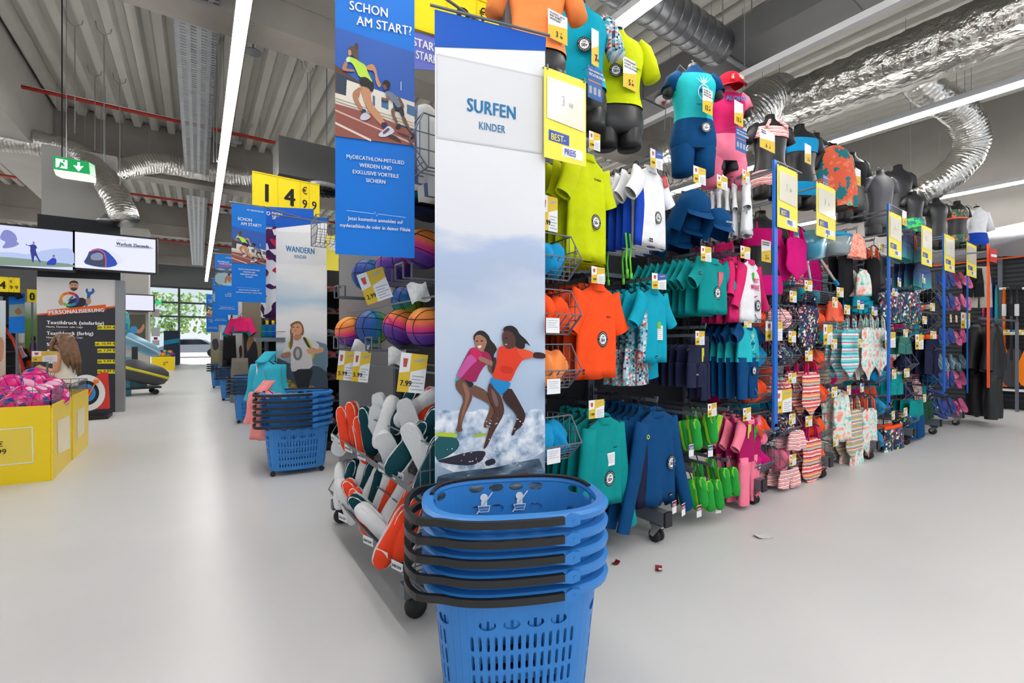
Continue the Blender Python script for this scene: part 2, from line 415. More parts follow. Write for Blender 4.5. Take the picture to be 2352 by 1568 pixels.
# ------------------------------------------------------------------ rolling shopping basket
def basket_meshes():
    A0, B0, A1, B1, HH = 0.232, 0.142, 0.272, 0.182, 0.41
    NC = 60; EX = 2 / 2.9
    pw = lambda c: math.copysign(abs(c) ** EX, c)
    # arc-length table on the top outline
    tab = [(A1 * pw(math.cos(t)), B1 * pw(math.sin(t))) for t in [2 * PI * i / 1440 for i in range(1441)]]
    acc = [0.0]
    for p, q in zip(tab, tab[1:]): acc.append(acc[-1] + math.hypot(q[0] - p[0], q[1] - p[1]))
    def ang(u):
        s = (u % 1.0) * acc[-1]; lo, hi = 0, 1440
        while hi - lo > 1:
            mid = (lo + hi) // 2
            if acc[mid] <= s: lo = mid
            else: hi = mid
        return 2 * PI * (lo + (s - acc[lo]) / max(1e-9, acc[hi] - acc[lo])) / 1440
    AC = {}
    def pt(u, z, off=0.0):
        key = round(u % 1.0, 5)
        if key not in AC: AC[key] = ang(u)
        t = AC[key]; f = z / HH
        return Vector(((A0 + (A1 - A0) * f + off) * pw(math.cos(t)), (B0 + (B1 - B0) * f + off) * pw(math.sin(t)), z))
    b = MB()
    def solid(c0, c1, z0, z1):
        b.add([pt(c0 / NC, z0), pt(c1 / NC, z0), pt(c1 / NC, z1), pt(c0 / NC, z1)], [(0, 1, 2, 3)])
    def hole(c0, c1, z0, z1, fu, fz, n):
        uc, zc, hu, hz = (c0 + c1) / 2 / NC, (z0 + z1) / 2, (c1 - c0) / 2 / NC, (z1 - z0) / 2
        inn, out = [], []
        for k in range(n):
            a = 2 * PI * (k + 0.5) / n; ca, sa = math.cos(a), math.sin(a)
            e = 0.5 if n <= 12 else 1.0
            inn.append(pt(uc + hu * fu * math.copysign(abs(ca) ** e, ca), zc + hz * fz * math.copysign(abs(sa) ** e, sa)))
            q = 1 / max(abs(ca), abs(sa)); out.append(pt(uc + hu * ca * q, zc + hz * sa * q))
        nn = n
        b.add(inn + out, [(k, k + nn, (k + 1) % nn + nn, (k + 1) % nn) for k in range(nn)])
        # corners
        cs = [(c0, z0), (c1, z0), (c1, z1), (c0, z1)]
        for k in range(nn):
            a0, a1 = 2 * PI * (k + 0.5) / n, 2 * PI * (k + 1.5) / n
            for q, (cc, zz) in enumerate(cs):
                ac = (PI * 5 / 4, PI * 7 / 4, PI / 4 + 2 * PI, PI * 3 / 4)[q]
                for w in (0, 2 * PI):
                    if a0 < ac - 1e-6 - w + w and a0 + w < ac < a1 + w:
                        b.add([out[k], out[(k + 1) % nn], pt(cc / NC, zz)], [(0, 2, 1)])
    corner = lambda c: any(abs(((c + 0.5) - q + NC / 2) % NC - NC / 2) < 1.6 for q in cq)
    # corners of the superellipse: where |x|/A ~ |y|/B
    cq = []
    for s0 in (1, 3, 5, 7):
        t = s0 * PI / 4; i = int(t / (2 * PI) * 1440); cq.append(acc[i] / acc[-1] * NC)
    rows = [(0.03, 0.084), (0.092, 0.146), (0.154, 0.208), (0.216, 0.27)]
    solidb = [(0.0, 0.03), (0.084, 0.092), (0.146, 0.154), (0.208, 0.216), (0.27, 0.284), (0.32, 0.363), (0.395, HH)]
    for z0, z1 in solidb:
        for c in range(NC): solid(c, c + 1, z0, z1)
    for z0, z1 in rows:
        for c in range(NC):
            if corner(c): solid(c, c + 1, z0, z1)
            else: hole(c, c + 1, z0, z1, 0.42, 0.92, 8)
    for c in range(0, NC, 3):
        if corner(c + 1): [solid(c + q, c + q + 1, 0.284, 0.32) for q in range(3)]
        else: hole(c, c + 3, 0.284, 0.32, 0.72, 0.86, 16)
        if corner(c + 1): [solid(c + q, c + q + 1, 0.363, 0.395) for q in range(3)]
        else: hole(c, c + 3, 0.363, 0.395, 0.74, 0.9, 16)
    bot = [pt(c / NC, 0.0) for c in range(NC)]; b.add(bot, [tuple(range(NC))])
    blue = mat('basket_blue', (52, 130, 206), 0.38, spec=0.4)
    o = b.build('body', blue, None, True)
    md = o.modifiers.new('s', 'SOLIDIFY'); md.thickness = 0.0028; md.offset = 1.0
    bpy.context.view_layer.update()
    body = D.meshes.new_from_object(o.evaluated_get(bpy.context.evaluated_depsgraph_get()))
    D.objects.remove(o)
    body.polygons.foreach_set('use_smooth', [False] * len(body.polygons))
    # rim: rolled lip
    b = MB(); rings = []
    for c in range(NC):
        u = c / NC; rings.append([pt(u, HH - 0.02, 0.002), pt(u, HH - 0.016, 0.02), pt(u, HH - 0.022, 0.034), pt(u, HH - 0.004, 0.037), pt(u, HH + 0.003, 0.024), pt(u, HH + 0.003, 0.0), pt(u, HH - 0.01, -0.002)])
    
    for i in range(7): b.loft([[r[i], r[(i + 1) % 7]] for r in rings], closed=False, loop=True)
    rim = b.mesh('rim', blue); rim.polygons.foreach_set('use_smooth', [True] * len(rim.polygons))
    # pull handle: runs outside the rim from two pivots round the -x end, with a squared grip
    def hp(u, off, z):
        p = pt(u, HH - 0.004); d = Vector((p.x, p.y, 0)).normalized(); n = pt(u, HH - 0.004, 0.03) - p; n = n.normalized() if n.length else d
        q = p + n * off; return Vector((q.x, q.y, z))
    b = MB(); us = [0.185 + (0.815 - 0.185) * i / 60 for i in range(61)]; rings = []
    for u in us:
        p = hp(u, 0.04, HH - 0.012)
        e = 0.0
        if p.x < -0.24: e = 0.045 * min(1.0, (-0.24 - p.x) / 0.025)
        q = Vector((p.x - e, p.y, p.z)); n = Vector((0, 0, 1)); d = (hp(u + 0.003, 0.04, 0) - hp(u - 0.003, 0.04, 0)).normalized(); a = Vector((d.y, -d.x, 0))
        w = 0.0075
        rings.append([q + a * w + n * 0.011, q - a * w + n * 0.011, q - a * w - n * 0.011, q + a * w - n * 0.011])
    b.loft(rings); hand = b.mesh('handle', mat('basket_handle_black', (26, 26, 27), 0.42, bump=0.1, bscale=90))
    b = MB()
    lug = []
    for sgn in (1, -1):
        p = hp(0.17 if sgn > 0 else 0.83, 0.04, HH - 0.014)
        b = MB(); b.prism([(p.x - 0.06, p.z - 0.014), (p.x + 0.0, p.z - 0.02), (p.x + 0.024, p.z - 0.012), (p.x + 0.024, p.z + 0.016), (p.x, p.z + 0.02), (p.x - 0.04, p.z + 0.0)], p.y - 0.006, p.y + 0.006)
        b.lathe([(0.005, -0.0085), (0.005, 0.0085)], 10, (p.x + 0.008, p.y, p.z), 'y')
        lug.append(b.mesh('pivot_bracket', blue))
    # inner handle: thin black bow lying on the rim at the back
    b = MB(); pts = [pt(0.02 + 0.46 * i / 24, HH + 0.006, 0.004) for i in range(25)]
    b.tube(pts, 0.008, 6); bow = b.mesh('carry_handle', MATS['basket_handle_black'])
    b = MB(); b.lathe([(0.0, -0.012), (0.022, -0.012), (0.024, 0), (0.022, 0.012), (0, 0.012)], 14, (0, 0, 0), 'y'); wheel = b.mesh('wheel', M_RUB)
    return body, rim, hand, lug, bow, wheel
BK = basket_meshes()
def basket(loc, rz, label, group, pict=False, wheels=False, simple=False):
    t = thing('shopping_basket', label, 'shopping basket', loc, rz, group)
    body, rim, hand, lug, bow, wheel = BK
    link('body', body, t); link('rim', rim, t); link('handle', hand, t)
    if not simple:
        for l in lug: link('pivot_bracket', l, t)
    if pict: link('carry_handle', bow, t)
    if wheels:
        for sx, sy in ((-1, -1), (1, -1), (-1, 1), (1, 1)): link('wheel', wheel, t, (sx * 0.2, sy * 0.11, -0.022))
    return t
def basket_stack(x, y, rz, n, where, group, simple=False):
    for k in range(n):
        pos = 'lowest' if k == 0 else 'topmost' if k == n - 1 else (ORD[k] if k > 0 else '')
        lab = '%s blue shopping basket%s in the stack %s' % (pos, '' if k in (0, n - 1) else ' from the floor', where)
        basket((x, y, 0.046 + k * 0.056), rz, lab, group, k == n - 1, k == 0, simple)
    return 0.046 + (n - 1) * 0.056
SX, SY, SRZ = 0.885, 1.27, math.radians(-25.0)
ztop = basket_stack(SX, SY, SRZ, 5, 'under the surfing banner', 'shopping baskets stacked under the surfing banner')
# pictograms inside the top basket (white child-in-basket with a slash)
top = [o for o in D.objects if o.name.startswith('shopping_basket') and o.location.z > ztop - 0.01 and abs(o.location.x - SX) < 0.01][0]
pw_ = flat('pictogram_white', (236, 240, 246))
for k, xx in enumerate((-0.085, 0.05)):
    b = MB(); b.disc((0, 0.036), 0.018, 0, 14); b.poly([(-0.03, 0, 0.0), (0.03, 0, 0.0), (0.022, 0, -0.03), (-0.022, 0, -0.03)])
    b.poly([(-0.014, 0, 0.0), (0.014, 0, 0.0), (0.014, 0, 0.02), (-0.014, 0, 0.02)])
    b.poly([(-0.038, 0, -0.036), (-0.031, 0, -0.036), (0.043, 0, 0.058), (0.036, 0, 0.058)])
    b.m = 1; b.poly([(-0.026, -0.0006, -0.004), (0.026, -0.0006, -0.004), (0.019, -0.0006, -0.026), (-0.019, -0.0006, -0.026)])
    o = b.build('pictogram', [pw_, MATS['basket_blue']], top, loc=(xx, 0.166, 0.318)); o.scale = (.8, 1, .8); o.rotation_euler = (math.radians(-6), 0, 0)
    text(o, 'DECATHLON', -0.019, -0.018, 0.0072, pw_, -0.0012, 0.02)

# ------------------------------------------------------------------ SURFEN banner
def ramp_sky(name, pl, stops_px, xc, warp, wscale, xs=0.4):
    zs = [(pl.uv(xc, py)[1], c) for py, c in stops_px]
    zmin, zmax = min(z for z, _ in zs), max(z for z, _ in zs); L_ = zmax - zmin
    st = sorted(((z - zmin) / L_, c) for z, c in zs)
    return ramp_mat(name, st, 'z', 1 / L_, -zmin / L_ - warp * 0.5, 0.45, False, warp, wscale, xs=xs)
PS = Plane((1.0, 1.61, 0), math.radians(-14.2))
t = thing('surf_banner', 'tall banner reading SURFEN KINDER with two surfing girls', 'banner', PS.o, PS.ang)
uL, uR = PS.uv(999, 784)[0], PS.uv(1252, 784)[0]
zt = PS.uv(999, 22)[1]
skyS = ramp_sky('surf_sky_print', PS, [(100, (234, 234, 238)), (330, (230, 230, 235)), (500, (226, 227, 234)), (570, (176, 192, 222)), (640, (176, 190, 216)), (720, (196, 206, 224)), (860, (180, 198, 222)), (1000, (170, 190, 215)), (1300, (120, 140, 165))], 1125, 0.30, 5.0)
b = MB(); b.box(uL, 0, 0.42, uR, 0.002, zt); b.build('fabric', skyS, t)
pb = Print(PS); pb.add([(998, 22), (1254, 86), (1253, 117), (998, 108)], (0, 86, 190), 0)
pb.add([(1002, 123), (1248, 176), (1247, 354), (1002, 317)], (206, 206, 212), 0)
pb.add([(1005, 128), (1245, 180), (1244, 350), (1005, 313)], (222, 222, 226), 0); pb.build(t, 'header_print')
ink = flat('sign_ink_blue', (42, 122, 176))
fit(t, PS, 'SURFEN', 1072, 1184, 255, 31, ink, 0.022); fit(t, PS, 'KINDER', 1100, 1160, 297, 18, ink, 0.004)
b = MB(); b.tube([(uL - 0.02, -0.005, zt + 0.01), (uR + 0.02, -0.005, zt + 0.01)], 0.006, 6); b.build('hanging_rod', M_STEEL, t)
b = MB(); b.tube([(uL + 0.2, 0.0, zt + 0.01), (uL + 0.2, 0.7, zt + 0.05)], 0.007, 6); b.build('support_arm', M_STEEL, t)
spray = ramp_mat('surf_spray_print', [(0.32, (104, 138, 168)), (0.48, (196, 208, 226)), (0.62, (238, 242, 248))], 'noise', wscale=20, warp_det=8)
seab = ramp_mat('surf_water_print', [(0.35, (26, 44, 62)), (0.52, (74, 98, 122)), (0.66, (150, 170, 190))], 'noise', wscale=26, warp_det=6, xs=0.3)
P = Print(PS, 1000, 730, 4.02)
P.add([(-4, 870), (60, 845), (150, 860), (230, 850), (330, 870), (420, 835), (480, 850), (560, 880), (700, 900), (820, 880), (900, 835), (1010, 850), (1010, 1330), (-4, 1480)], spray, 1)
P.add([(-4, 1085), (190, 1100), (225, 1160), (200, 1220), (90, 1290), (-4, 1320)], (34, 92, 98))
P.add([(-4, 1055), (185, 1060), (205, 1085), (200, 1102), (-4, 1090)], (186, 206, 50)); P.add([(320, 1078), (470, 1058), (470, 1082), (390, 1105)], (176, 198, 70))
P.add([(-4, 1320), (120, 1285), (300, 1235), (430, 1222), (470, 1240), (430, 1320), (330, 1362), (160, 1352)], (52, 48, 62))
P.add([(-4, 1470), (120, 1430), (330, 1400), (520, 1385), (760, 1330), (1010, 1285), (1010, 1900), (-4, 1900)], seab, 1)
P.add([(450, 1320), (540, 1290), (560, 1340), (470, 1370)], (40, 48, 60)); P.add([(560, 1470), (700, 1445), (860, 1420), (850, 1445), (690, 1475), (600, 1490)], (120, 34, 44))
P.add([(300, 1545), (620, 1500), (960, 1440), (960, 1460), (640, 1525)], (58, 110, 170))
SK1, SK1d, SK2, SK2d = (166, 116, 92), (112, 76, 60), (84, 52, 46), (58, 34, 32)
P.add([(348, 205), (352, 155), (395, 116), (445, 118), (490, 160), (508, 205), (548, 245), (568, 290), (548, 322), (535, 345), (545, 395), (522, 405), (508, 345), (478, 312), (445, 300)], (40, 30, 30))
P.add([(345, 610), (470, 668), (500, 740), (555, 840), (530, 920), (478, 1015), (435, 1005), (478, 900), (508, 805), (440, 762), (338, 715), (316, 655)], SK1d)
P.add([(180, 595), (230, 553), (285, 590), (335, 690), (340, 740), (300, 830), (262, 905), (240, 1000), (252, 1046), (184, 1050), (205, 975), (215, 880), (265, 742), (190, 655)], SK1d)
P.add([(240, 590), (280, 610), (320, 700), (290, 800), (245, 930), (225, 1000), (240, 870), (285, 740)], (150, 104, 84))
P.add([(245, 558), (362, 600), (316, 652), (285, 590)], (26, 24, 40)); P.add([(178, 592), (192, 545), (238, 556), (200, 575)], (70, 160, 176))
P.add([(330, 268), (395, 300), (450, 298), (508, 340), (514, 398), (450, 440), (400, 520), (366, 602), (240, 562), (190, 545), (210, 488), (290, 330)], (160, 28, 84))
P.add([(310, 318), (388, 390), (350, 420), (290, 485), (235, 555), (190, 545), (214, 485)], (196, 84, 156))
P.add([(334, 270), (372, 275), (440, 350), (392, 394), (310, 318)], (206, 26, 92))
P.add([(480, 432), (530, 430), (552, 480), (520, 520), (488, 484)], SK1d); P.add([(398, 350), (455, 366), (535, 412), (548, 450), (500, 436), (392, 392)], (158, 112, 90))
P.add([(358, 188), (372, 158), (418, 155), (462, 190), (474, 225), (450, 285), (436, 318), (390, 296), (364, 250)], SK1)
P.add([(384, 258), (424, 252), (416, 276), (394, 278)], (240, 232, 228)); P.ell(380, 214, 12, 6, (36, 26, 26)); P.ell(425, 212, 12, 6, (36, 26, 26))
P.add([(540, 350), (560, 380), (550, 440), (522, 515), (515, 470)], SK2d)
P.add([(605, 715), (686, 630), (752, 740), (828, 880), (820, 935), (790, 1000), (732, 1040), (722, 1075), (694, 1088), (718, 1010), (750, 932), (740, 880), (650, 792)], SK2d)
P.add([(495, 583), (562, 660), (600, 722), (632, 830), (625, 892), (562, 1000), (520, 1080), (470, 1190), (432, 1212), (480, 1060), (500, 960), (552, 860), (500, 760), (474, 680)], SK2)
P.add([(505, 640), (550, 690), (580, 790), (560, 830), (520, 740)], (124, 92, 88))
P.add([(512, 546), (600, 572), (686, 586), (686, 630), (600, 716), (555, 670), (498, 588)], (24, 136, 200))
P.add([(896, 318), (950, 314), (1010, 330), (1010, 376), (896, 370)], SK2d)
P.add([(580, 262), (640, 257), (690, 282), (742, 268), (830, 292), (902, 318), (888, 368), (800, 380), (742, 470), (712, 540), (686, 588), (600, 574), (514, 548), (562, 420), (566, 330)], (226, 60, 30))
P.add([(742, 268), (830, 292), (902, 318), (888, 368), (800, 378), (760, 330)], (236, 82, 44), 1); P.add([(600, 430), (720, 460), (700, 520), (590, 500)], (206, 46, 24))
P.add([(612, 112), (640, 76), (700, 69), (745, 98), (770, 150), (825, 195), (878, 268), (820, 225), (818, 282), (770, 288), (735, 262), (690, 180)], (32, 24, 28))
P.add([(612, 142), (645, 115), (695, 125), (736, 185), (728, 262), (700, 284), (650, 286), (622, 240), (610, 190)], SK2); P.ell(645, 186, 13, 6, (26, 16, 16)); P.add([(626, 240), (660, 236), (650, 256)], (190, 150, 144))
random.seed(3)
for k in range(70):
    x, y = random.choice([(500, 980), (760, 960), (470, 1180), (560, 1250), (700, 1300), (350, 1340), (250, 1250), (460, 1000)]); P.ell(x + random.gauss(0, 55), y + random.gauss(0, 45), random.uniform(3, 8), random.uniform(3, 7), (232, 238, 246), 6)
P.build(t)

# ------------------------------------------------------------------ membership banners (SCHON AM START?)
def schon(pl, x0, x1, yt, yb, label, k=None, full=True, o=None, surf=False):
    """x0,x1 edges, yt,yb top and bottom in photo pixels measured at the left edge"""
    t = thing('membership_banner', label, 'banner', pl.o, pl.ang, 'blue hanging membership banners')
    u0, u1 = pl.uv(x0, yt)[0], pl.uv(x1, yt)[0]; z1, z0 = pl.uv(x0, yt)[1], pl.uv(x0, yb)[1]; W, H = u1 - u0, z1 - z0
    b = MB(); b.box(u0, 0, z0, u1, 0.002, z1); b.build('fabric', M_BLUEB, t)
    b = MB(); b.tube([(u0 - 0.02, 0.001, z1 + 0.008), (u1 + 0.02, 0.001, z1 + 0.008)], 0.006, 6); b.build('hanging_rod', M_STEEL, t)
    b = MB(); b.tube([(u1 - .02, .001, z1 + .012), (u1 + .45, .25, z1 + .0), (u1 + .7, .8, z1 - .02)], .007, 6); b.build('support_arm', M_STEEL, t)
    X = lambda f: u0 + W * f; Z = lambda f: z1 - H * f
    class UV:      # unit square of the crop -> banner
        @staticmethod
        def uv(x, y): return (X(x), Z(y))
    P = Print(UV)
    wht = M_WHITE
    def tx(s, cx, fz, size, bold=0.01, al='CENTER', xs=0.85): text(t, s, X(cx), Z(fz), size * H, wht, -0.0045, bold, xs, al, shear=0.0)
    if surf:
        P.add([(0, .235), (1, .21), (1, .5), (0, .53)], seab, 0); P.add([(.0, .33), (.4, .3), (1, .32), (1, .47), (.5, .52), (0, .48)], (150, 176, 184))
        P.ell(.58, .49, .3, .02, (150, 196, 216)); P.add([(.4, .48), (.42, .38), (.55, .33), (.7, .36), (.82, .46), (.7, .4), (.66, .47), (.5, .41), (.48, .47)], (170, 112, 84)); P.ell(.6, .325, .06, .018, (50, 34, 30))
        P.add([(.12, .185), (.95, .165), (.95, .185), (.12, .205)], (214, 60, 70), 0)
        tx('SCHNELLER', .1, .13, .036, al='LEFT'); tx('DURCHSTARTEN', .18, .165, .036, al='LEFT'); tx('MIT DER', .62, .645, .017); tx('0%-FINANZIERUNG', .62, .67, .017); tx('ALLE LAUFZEITEN', .62, .695, .017)
    else:
        P.add([(0, .232), (1, .268), (1, .47), (0, .45)], (44, 92, 178), 0)
        P.add([(0, .36), (.16, .385), (.30, .405), (.30, .47), (0, .46)], (96, 62, 44), 0); P.add([(.01, .385), (.27, .405), (.27, .47), (.01, .45)], (48, 62, 82), 0)
        P.add([(.14, .405), (1, .447), (1, .54), (0.0, .5), (0.0, .455), (.13, .46)], (226, 218, 206), 0)
        for a, q in ((.46, .49), (.57, .66), (.72, .8), (.9, 1.0)): P.add([(a, .445 + .03 * (a - .5)), (q, .447 + .03 * (q - .5)), (q, .482 + .03 * (q - .5)), (a, .478 + .03 * (a - .5))], (70, 110, 150), 0)
        for q in range(5): P.add([(0, .472 + q * .01), (1, .52 + q * .01), (1, .523 + q * .01), (0, .475 + q * .01)], (168, 154, 136), 0)
        P.add([(0, .492), (.5, .512), (1, .552), (1, .602), (0, .602)], (146, 84, 74), 0)
        P.line([(0, .515), (1, .596)], .006, (206, 170, 160)); P.line([(0, .558), (.44, .602)], .008, (226, 206, 198))
        P.add([(.6, .575), (.75, .572), (.85, .6), (.7, .59)], (70, 40, 40)); P.add([(.74, .56), (.9, .565), (1, .58), (.86, .575)], (84, 48, 46))
        sk, sk2 = (196, 140, 104), (120, 78, 58)
        P.add([(.21, .445), (.31, .42), (.3, .455), (.27, .465), (.36, .505), (.33, .512), (.22, .47)], (176, 120, 88))
        P.add([(.3, .418), (.43, .425), (.45, .475), (.55, .505), (.63, .54), (.58, .548), (.47, .52), (.38, .49), (.33, .45)], sk)
        P.add([(.29, .395), (.33, .382), (.42, .383), (.48, .405), (.47, .43), (.44, .435), (.41, .42), (.3, .42)], (28, 30, 34))
        P.add([(.15, .325), (.25, .33), (.3, .338), (.37, .345), (.4, .37), (.47, .405), (.38, .385), (.29, .392), (.24, .36), (.2, .345), (.12, .345)], (186, 222, 72)); P.add([(.14, .335), (.17, .327), (.18, .343), (.14, .348)], (196, 226, 236))
        P.add([(.37, .35), (.46, .336), (.5, .35), (.53, .388), (.57, .405), (.54, .418), (.5, .4), (.48, .36), (.4, .362)], sk)
        P.add([(.12, .343), (.16, .352), (.13, .37), (.23, .368), (.24, .376), (.1, .379), (.08, .37)], (176, 120, 88))
        P.add([(.16, .305), (.17, .293), (.22, .288), (.26, .284), (.28, .293), (.28, .335), (.22, .325)], (88, 70, 56)); P.ell(.26, .287, .025, .011, (72, 58, 46)); P.add([(.155, .305), (.19, .303), (.2, .322), (.16, .325)], sk)
        P.add([(.56, .538), (.63, .532), (.66, .548), (.59, .556)], (46, 44, 80)); P.add([(.53, .578), (.6, .56), (.66, .542), (.74, .557), (.72, .568), (.62, .585), (.54, .587)], (206, 206, 218)); P.add([(.58, .57), (.66, .55), (.68, .558), (.6, .578)], (96, 66, 100))
        P.add([(.32, .5), (.37, .498), (.38, .51), (.33, .513)], (46, 44, 80)); P.add([(.3, .528), (.35, .51), (.4, .512), (.44, .522), (.38, .537), (.31, .538)], (196, 198, 212))
        P.add([(.7, .482), (.76, .478), (.73, .5), (.79, .53), (.76, .532), (.69, .497)], sk2); P.add([(.83, .505), (.87, .503), (.92, .535), (.98, .556), (.95, .56), (.86, .527)], sk2)
        P.add([(.72, .475), (.82, .468), (.85, .475), (.87, .505), (.83, .507), (.79, .482), (.75, .488)], (34, 38, 44))
        P.add([(.62, .425), (.68, .423), (.78, .44), (.83, .468), (.78, .48), (.71, .455), (.66, .445), (.63, .443)], (112, 122, 138)); P.add([(.56, .448), (.64, .452), (.66, .44), (.67, .455), (.6, .462)], sk2); P.add([(.77, .437), (.81, .44), (.87, .47), (.85, .478)], sk2)
        P.ell(.635, .402, .05, .015, (30, 24, 22)); P.add([(.585, .405), (.63, .403), (.64, .42), (.6, .422)], sk2)
        P.add([(.79, .53), (.83, .54), (.8, .55), (.74, .548)], (36, 36, 40)); P.add([(.95, .558), (1, .562), (1, .575), (.94, .575)], (36, 36, 40))
        P.line([(.82, .385), (.82, .415)], .008, (220, 222, 226))
        tx('SCHON', .17, .165, .045, .012, 'LEFT', .8); tx('AM START?', .26, .212, .045, .012, 'LEFT', .8)
        tx('MyDECATHLON-MITGLIED', .5, .672, .0185); tx('WERDEN UND', .5, .697, .0185); tx('EXKLUSIVE VORTEILE', .5, .722, .0185); tx('SICHERN', .5, .747, .0185)
    P.line([(.14, .852), (.47, .856), (.49, .85), (.51, .864), (.53, .856), (.88, .86)], .0016, (180, 210, 240))
    P.build(t)
    tx('Jetzt kostenlos anmelden auf', .5, .882, .0175, .012); tx('mydecathlon.de oder in deiner Filiale', .5, .907, .0175, .012)
    tx('MY DECATHLON', .68, .055, .022, .02)
    return t
schon(Plane((0.61, 1.9, 0), math.radians(-17)), 770, 952, -95, 583, 'blue banner SCHON AM START with runners hanging beside the volleyballs')
# ------------------------------------------------------------------ garments (origin = collar, facing -y)
def ering(hw, dep, z, n=22, x0=0.0, y0=0.0, fA=0.0, fk=3.0, ph=0.0, W=0.3):
    r = []
    for k in range(n):
        a = 2 * PI * k / n; x = hw * math.cos(a); y = dep * math.sin(a)
        y += fA * math.sin(fk * 2 * PI * x / W + ph) + 0.4 * fA * math.sin(fk * 5.1 * PI * x / W + 2 * ph)
        r.append(Vector((x0 + x, y0 + y, z)))
    return r
def smooth_mesh(b, name, mats):
    me = b.mesh(name, mats); me.polygons.foreach_set('use_smooth', [True] * len(me.polygons)); return me
HANG = None
def hanger_mesh():
    global HANG
    if HANG is None:
        b = MB(); b.tube([(-0.12, 0, -0.035), (-0.04, 0, -0.004), (0, 0, 0.004), (0.04, 0, -0.004), (0.12, 0, -0.035)], 0.006, 6)
        b.tube([(0, 0, 0), (0, 0, 0.045)] + [(0, 0.018 - 0.018 * math.cos(a), 0.06 + 0.018 * math.sin(a)) for a in [PI * i / 6 for i in range(0, 8)]], 0.0028, 5)
        HANG = b.mesh('hanger', M_BLACK)
    return HANG
def limb(b, p, q, w0, w1, d0, d1, rows=5, n=12, bend=0.0, ph=0.0):
    """flattened sleeve or trouser leg from p to q"""
    p, q = Vector(p), Vector(q); d = (q - p).normalized(); a = Vector((d.z, 0, -d.x)).normalized(); c = Vector((0, 1, 0)); rings = []
    for i in range(rows + 1):
        t = i / rows; o = p.lerp(q, t) + a * (bend * math.sin(PI * t)); w = w0 + (w1 - w0) * t; dd = d0 + (d1 - d0) * t
        wob = 1 + 0.10 * math.sin(7 * t + ph)
        rings.append([o + a * (w * math.cos(2 * PI * k / n)) + c * (dd * wob * math.sin(2 * PI * k / n)) for k in range(n)])
    b.loft(rings, True, False); b.loft([rings[-1], [v + (q - v) * 0.12 - d * 0.012 for v in rings[-1]]], False, False)
GM = {}
def shirt(key, W, L, slen, body, sleeve=None, side=None, collar=None, ang=28, sw=None, hem=1.0, dep=0.0165, fold=0.006, seed=0, legs=0.0, legmat=None, tank=False, hood=False):
    """returns list of (part name, mesh)"""
    k = (key, seed)
    if k in GM: return GM[k]
    if seed == 0: dep *= 1.55; fold *= 2.5
    sleeve = sleeve or body; collar = collar or body; ph = seed * 1.7 + 0.6; sw = sw or 0.2 * W
    T = [0.0, 0.035, 0.075, 0.14, 0.24, 0.36, 0.5, 0.64, 0.78, 0.9, 1.0]
    HWf = [0.15, 0.24, 0.38, 0.45, 0.485, 0.47, 0.465, 0.47, 0.48, 0.49, 0.5 * hem]
    n = 22; rings = []
    for t, h in zip(T, HWf):
        fa = fold * (0.15 + t) if t > 0.1 else 0
        rings.append(ering(h * W, dep * (0.55 + 0.75 * min(1, t * 2.2)), -t * L, n, 0.004 * math.sin(3 * t + ph), 0, fa, 2.2, ph, W))
    b = MB()
    for i in range(len(rings) - 1):
        for j in range(n):
            a = 2 * PI * (j + 0.5) / n
            b.m = 1 if (side and abs(math.cos(a)) > 0.66 and T[i] >= 0.14) else 0
            q = (j + 1) % n; b.add([rings[i][j], rings[i][q], rings[i + 1][q], rings[i + 1][j]], [(0, 1, 2, 3)])
    b.m = 0
    if not legs: b.loft([rings[-1], [Vector((v.x * 0.97, v.y * 0.7, v.z + 0.012)) for v in rings[-1]]], False, False)
    parts = [('body', smooth_weld(b, 'body', [body, side or body]))]
    if not tank:
        for s in (-1, 1):
            b = MB(); an = math.radians(ang); x0, z0 = s * 0.36 * W, -0.105 * L
            limb(b, (x0, 0, z0), (x0 + s * math.sin(an) * slen, -0.004, z0 - math.cos(an) * slen), sw * 0.95, sw * 0.72, dep * 1.0, dep * 1.05, 6, 12, 0.012 * s, ph + s)
            parts.append(('sleeve', smooth_mesh(b, 'sleeve', sleeve)))
    b = MB(); rr = []
    for z, h, d in ((-0.022, 0.19, 1.0), (-0.008, 0.165, 1.15), (0.006, 0.15, 1.1), (0.012, 0.145, 1.0), (0.006, 0.135, 0.8), (-0.03, 0.12, 0.6)):
        rr.append([Vector((v.x, v.y, v.z + 0.012 * (v.y / (dep + 1e-6)))) for v in ering(h * W, dep * d * 1.1, z, 18)])
    b.loft(rr, False, False); parts.append(('collar', smooth_mesh(b, 'collar', collar)))
    if legs:
        for s in (-1, 1):
            b = MB(); limb(b, (s * 0.235 * W, 0, -L + 0.03), (s * 0.27 * W, 0, -L - legs), 0.25 * W, 0.19 * W, dep * 1.15, dep * 1.1, 6, 14, 0, ph)
            parts.append(('trouser_leg', smooth_mesh(b, 'trouser_leg', legmat or body)))
    GM[k] = parts; return parts
def smooth_weld(b, name, mats):
    me = b.mesh(name, mats)
    import bmesh
    bm = bmesh.new(); bm.from_mesh(me); bmesh.ops.remove_doubles(bm, verts=bm.verts, dist=1e-5); bm.to_mesh(me); bm.free()
    me.polygons.foreach_set('use_smooth', [True] * len(me.polygons)); return me
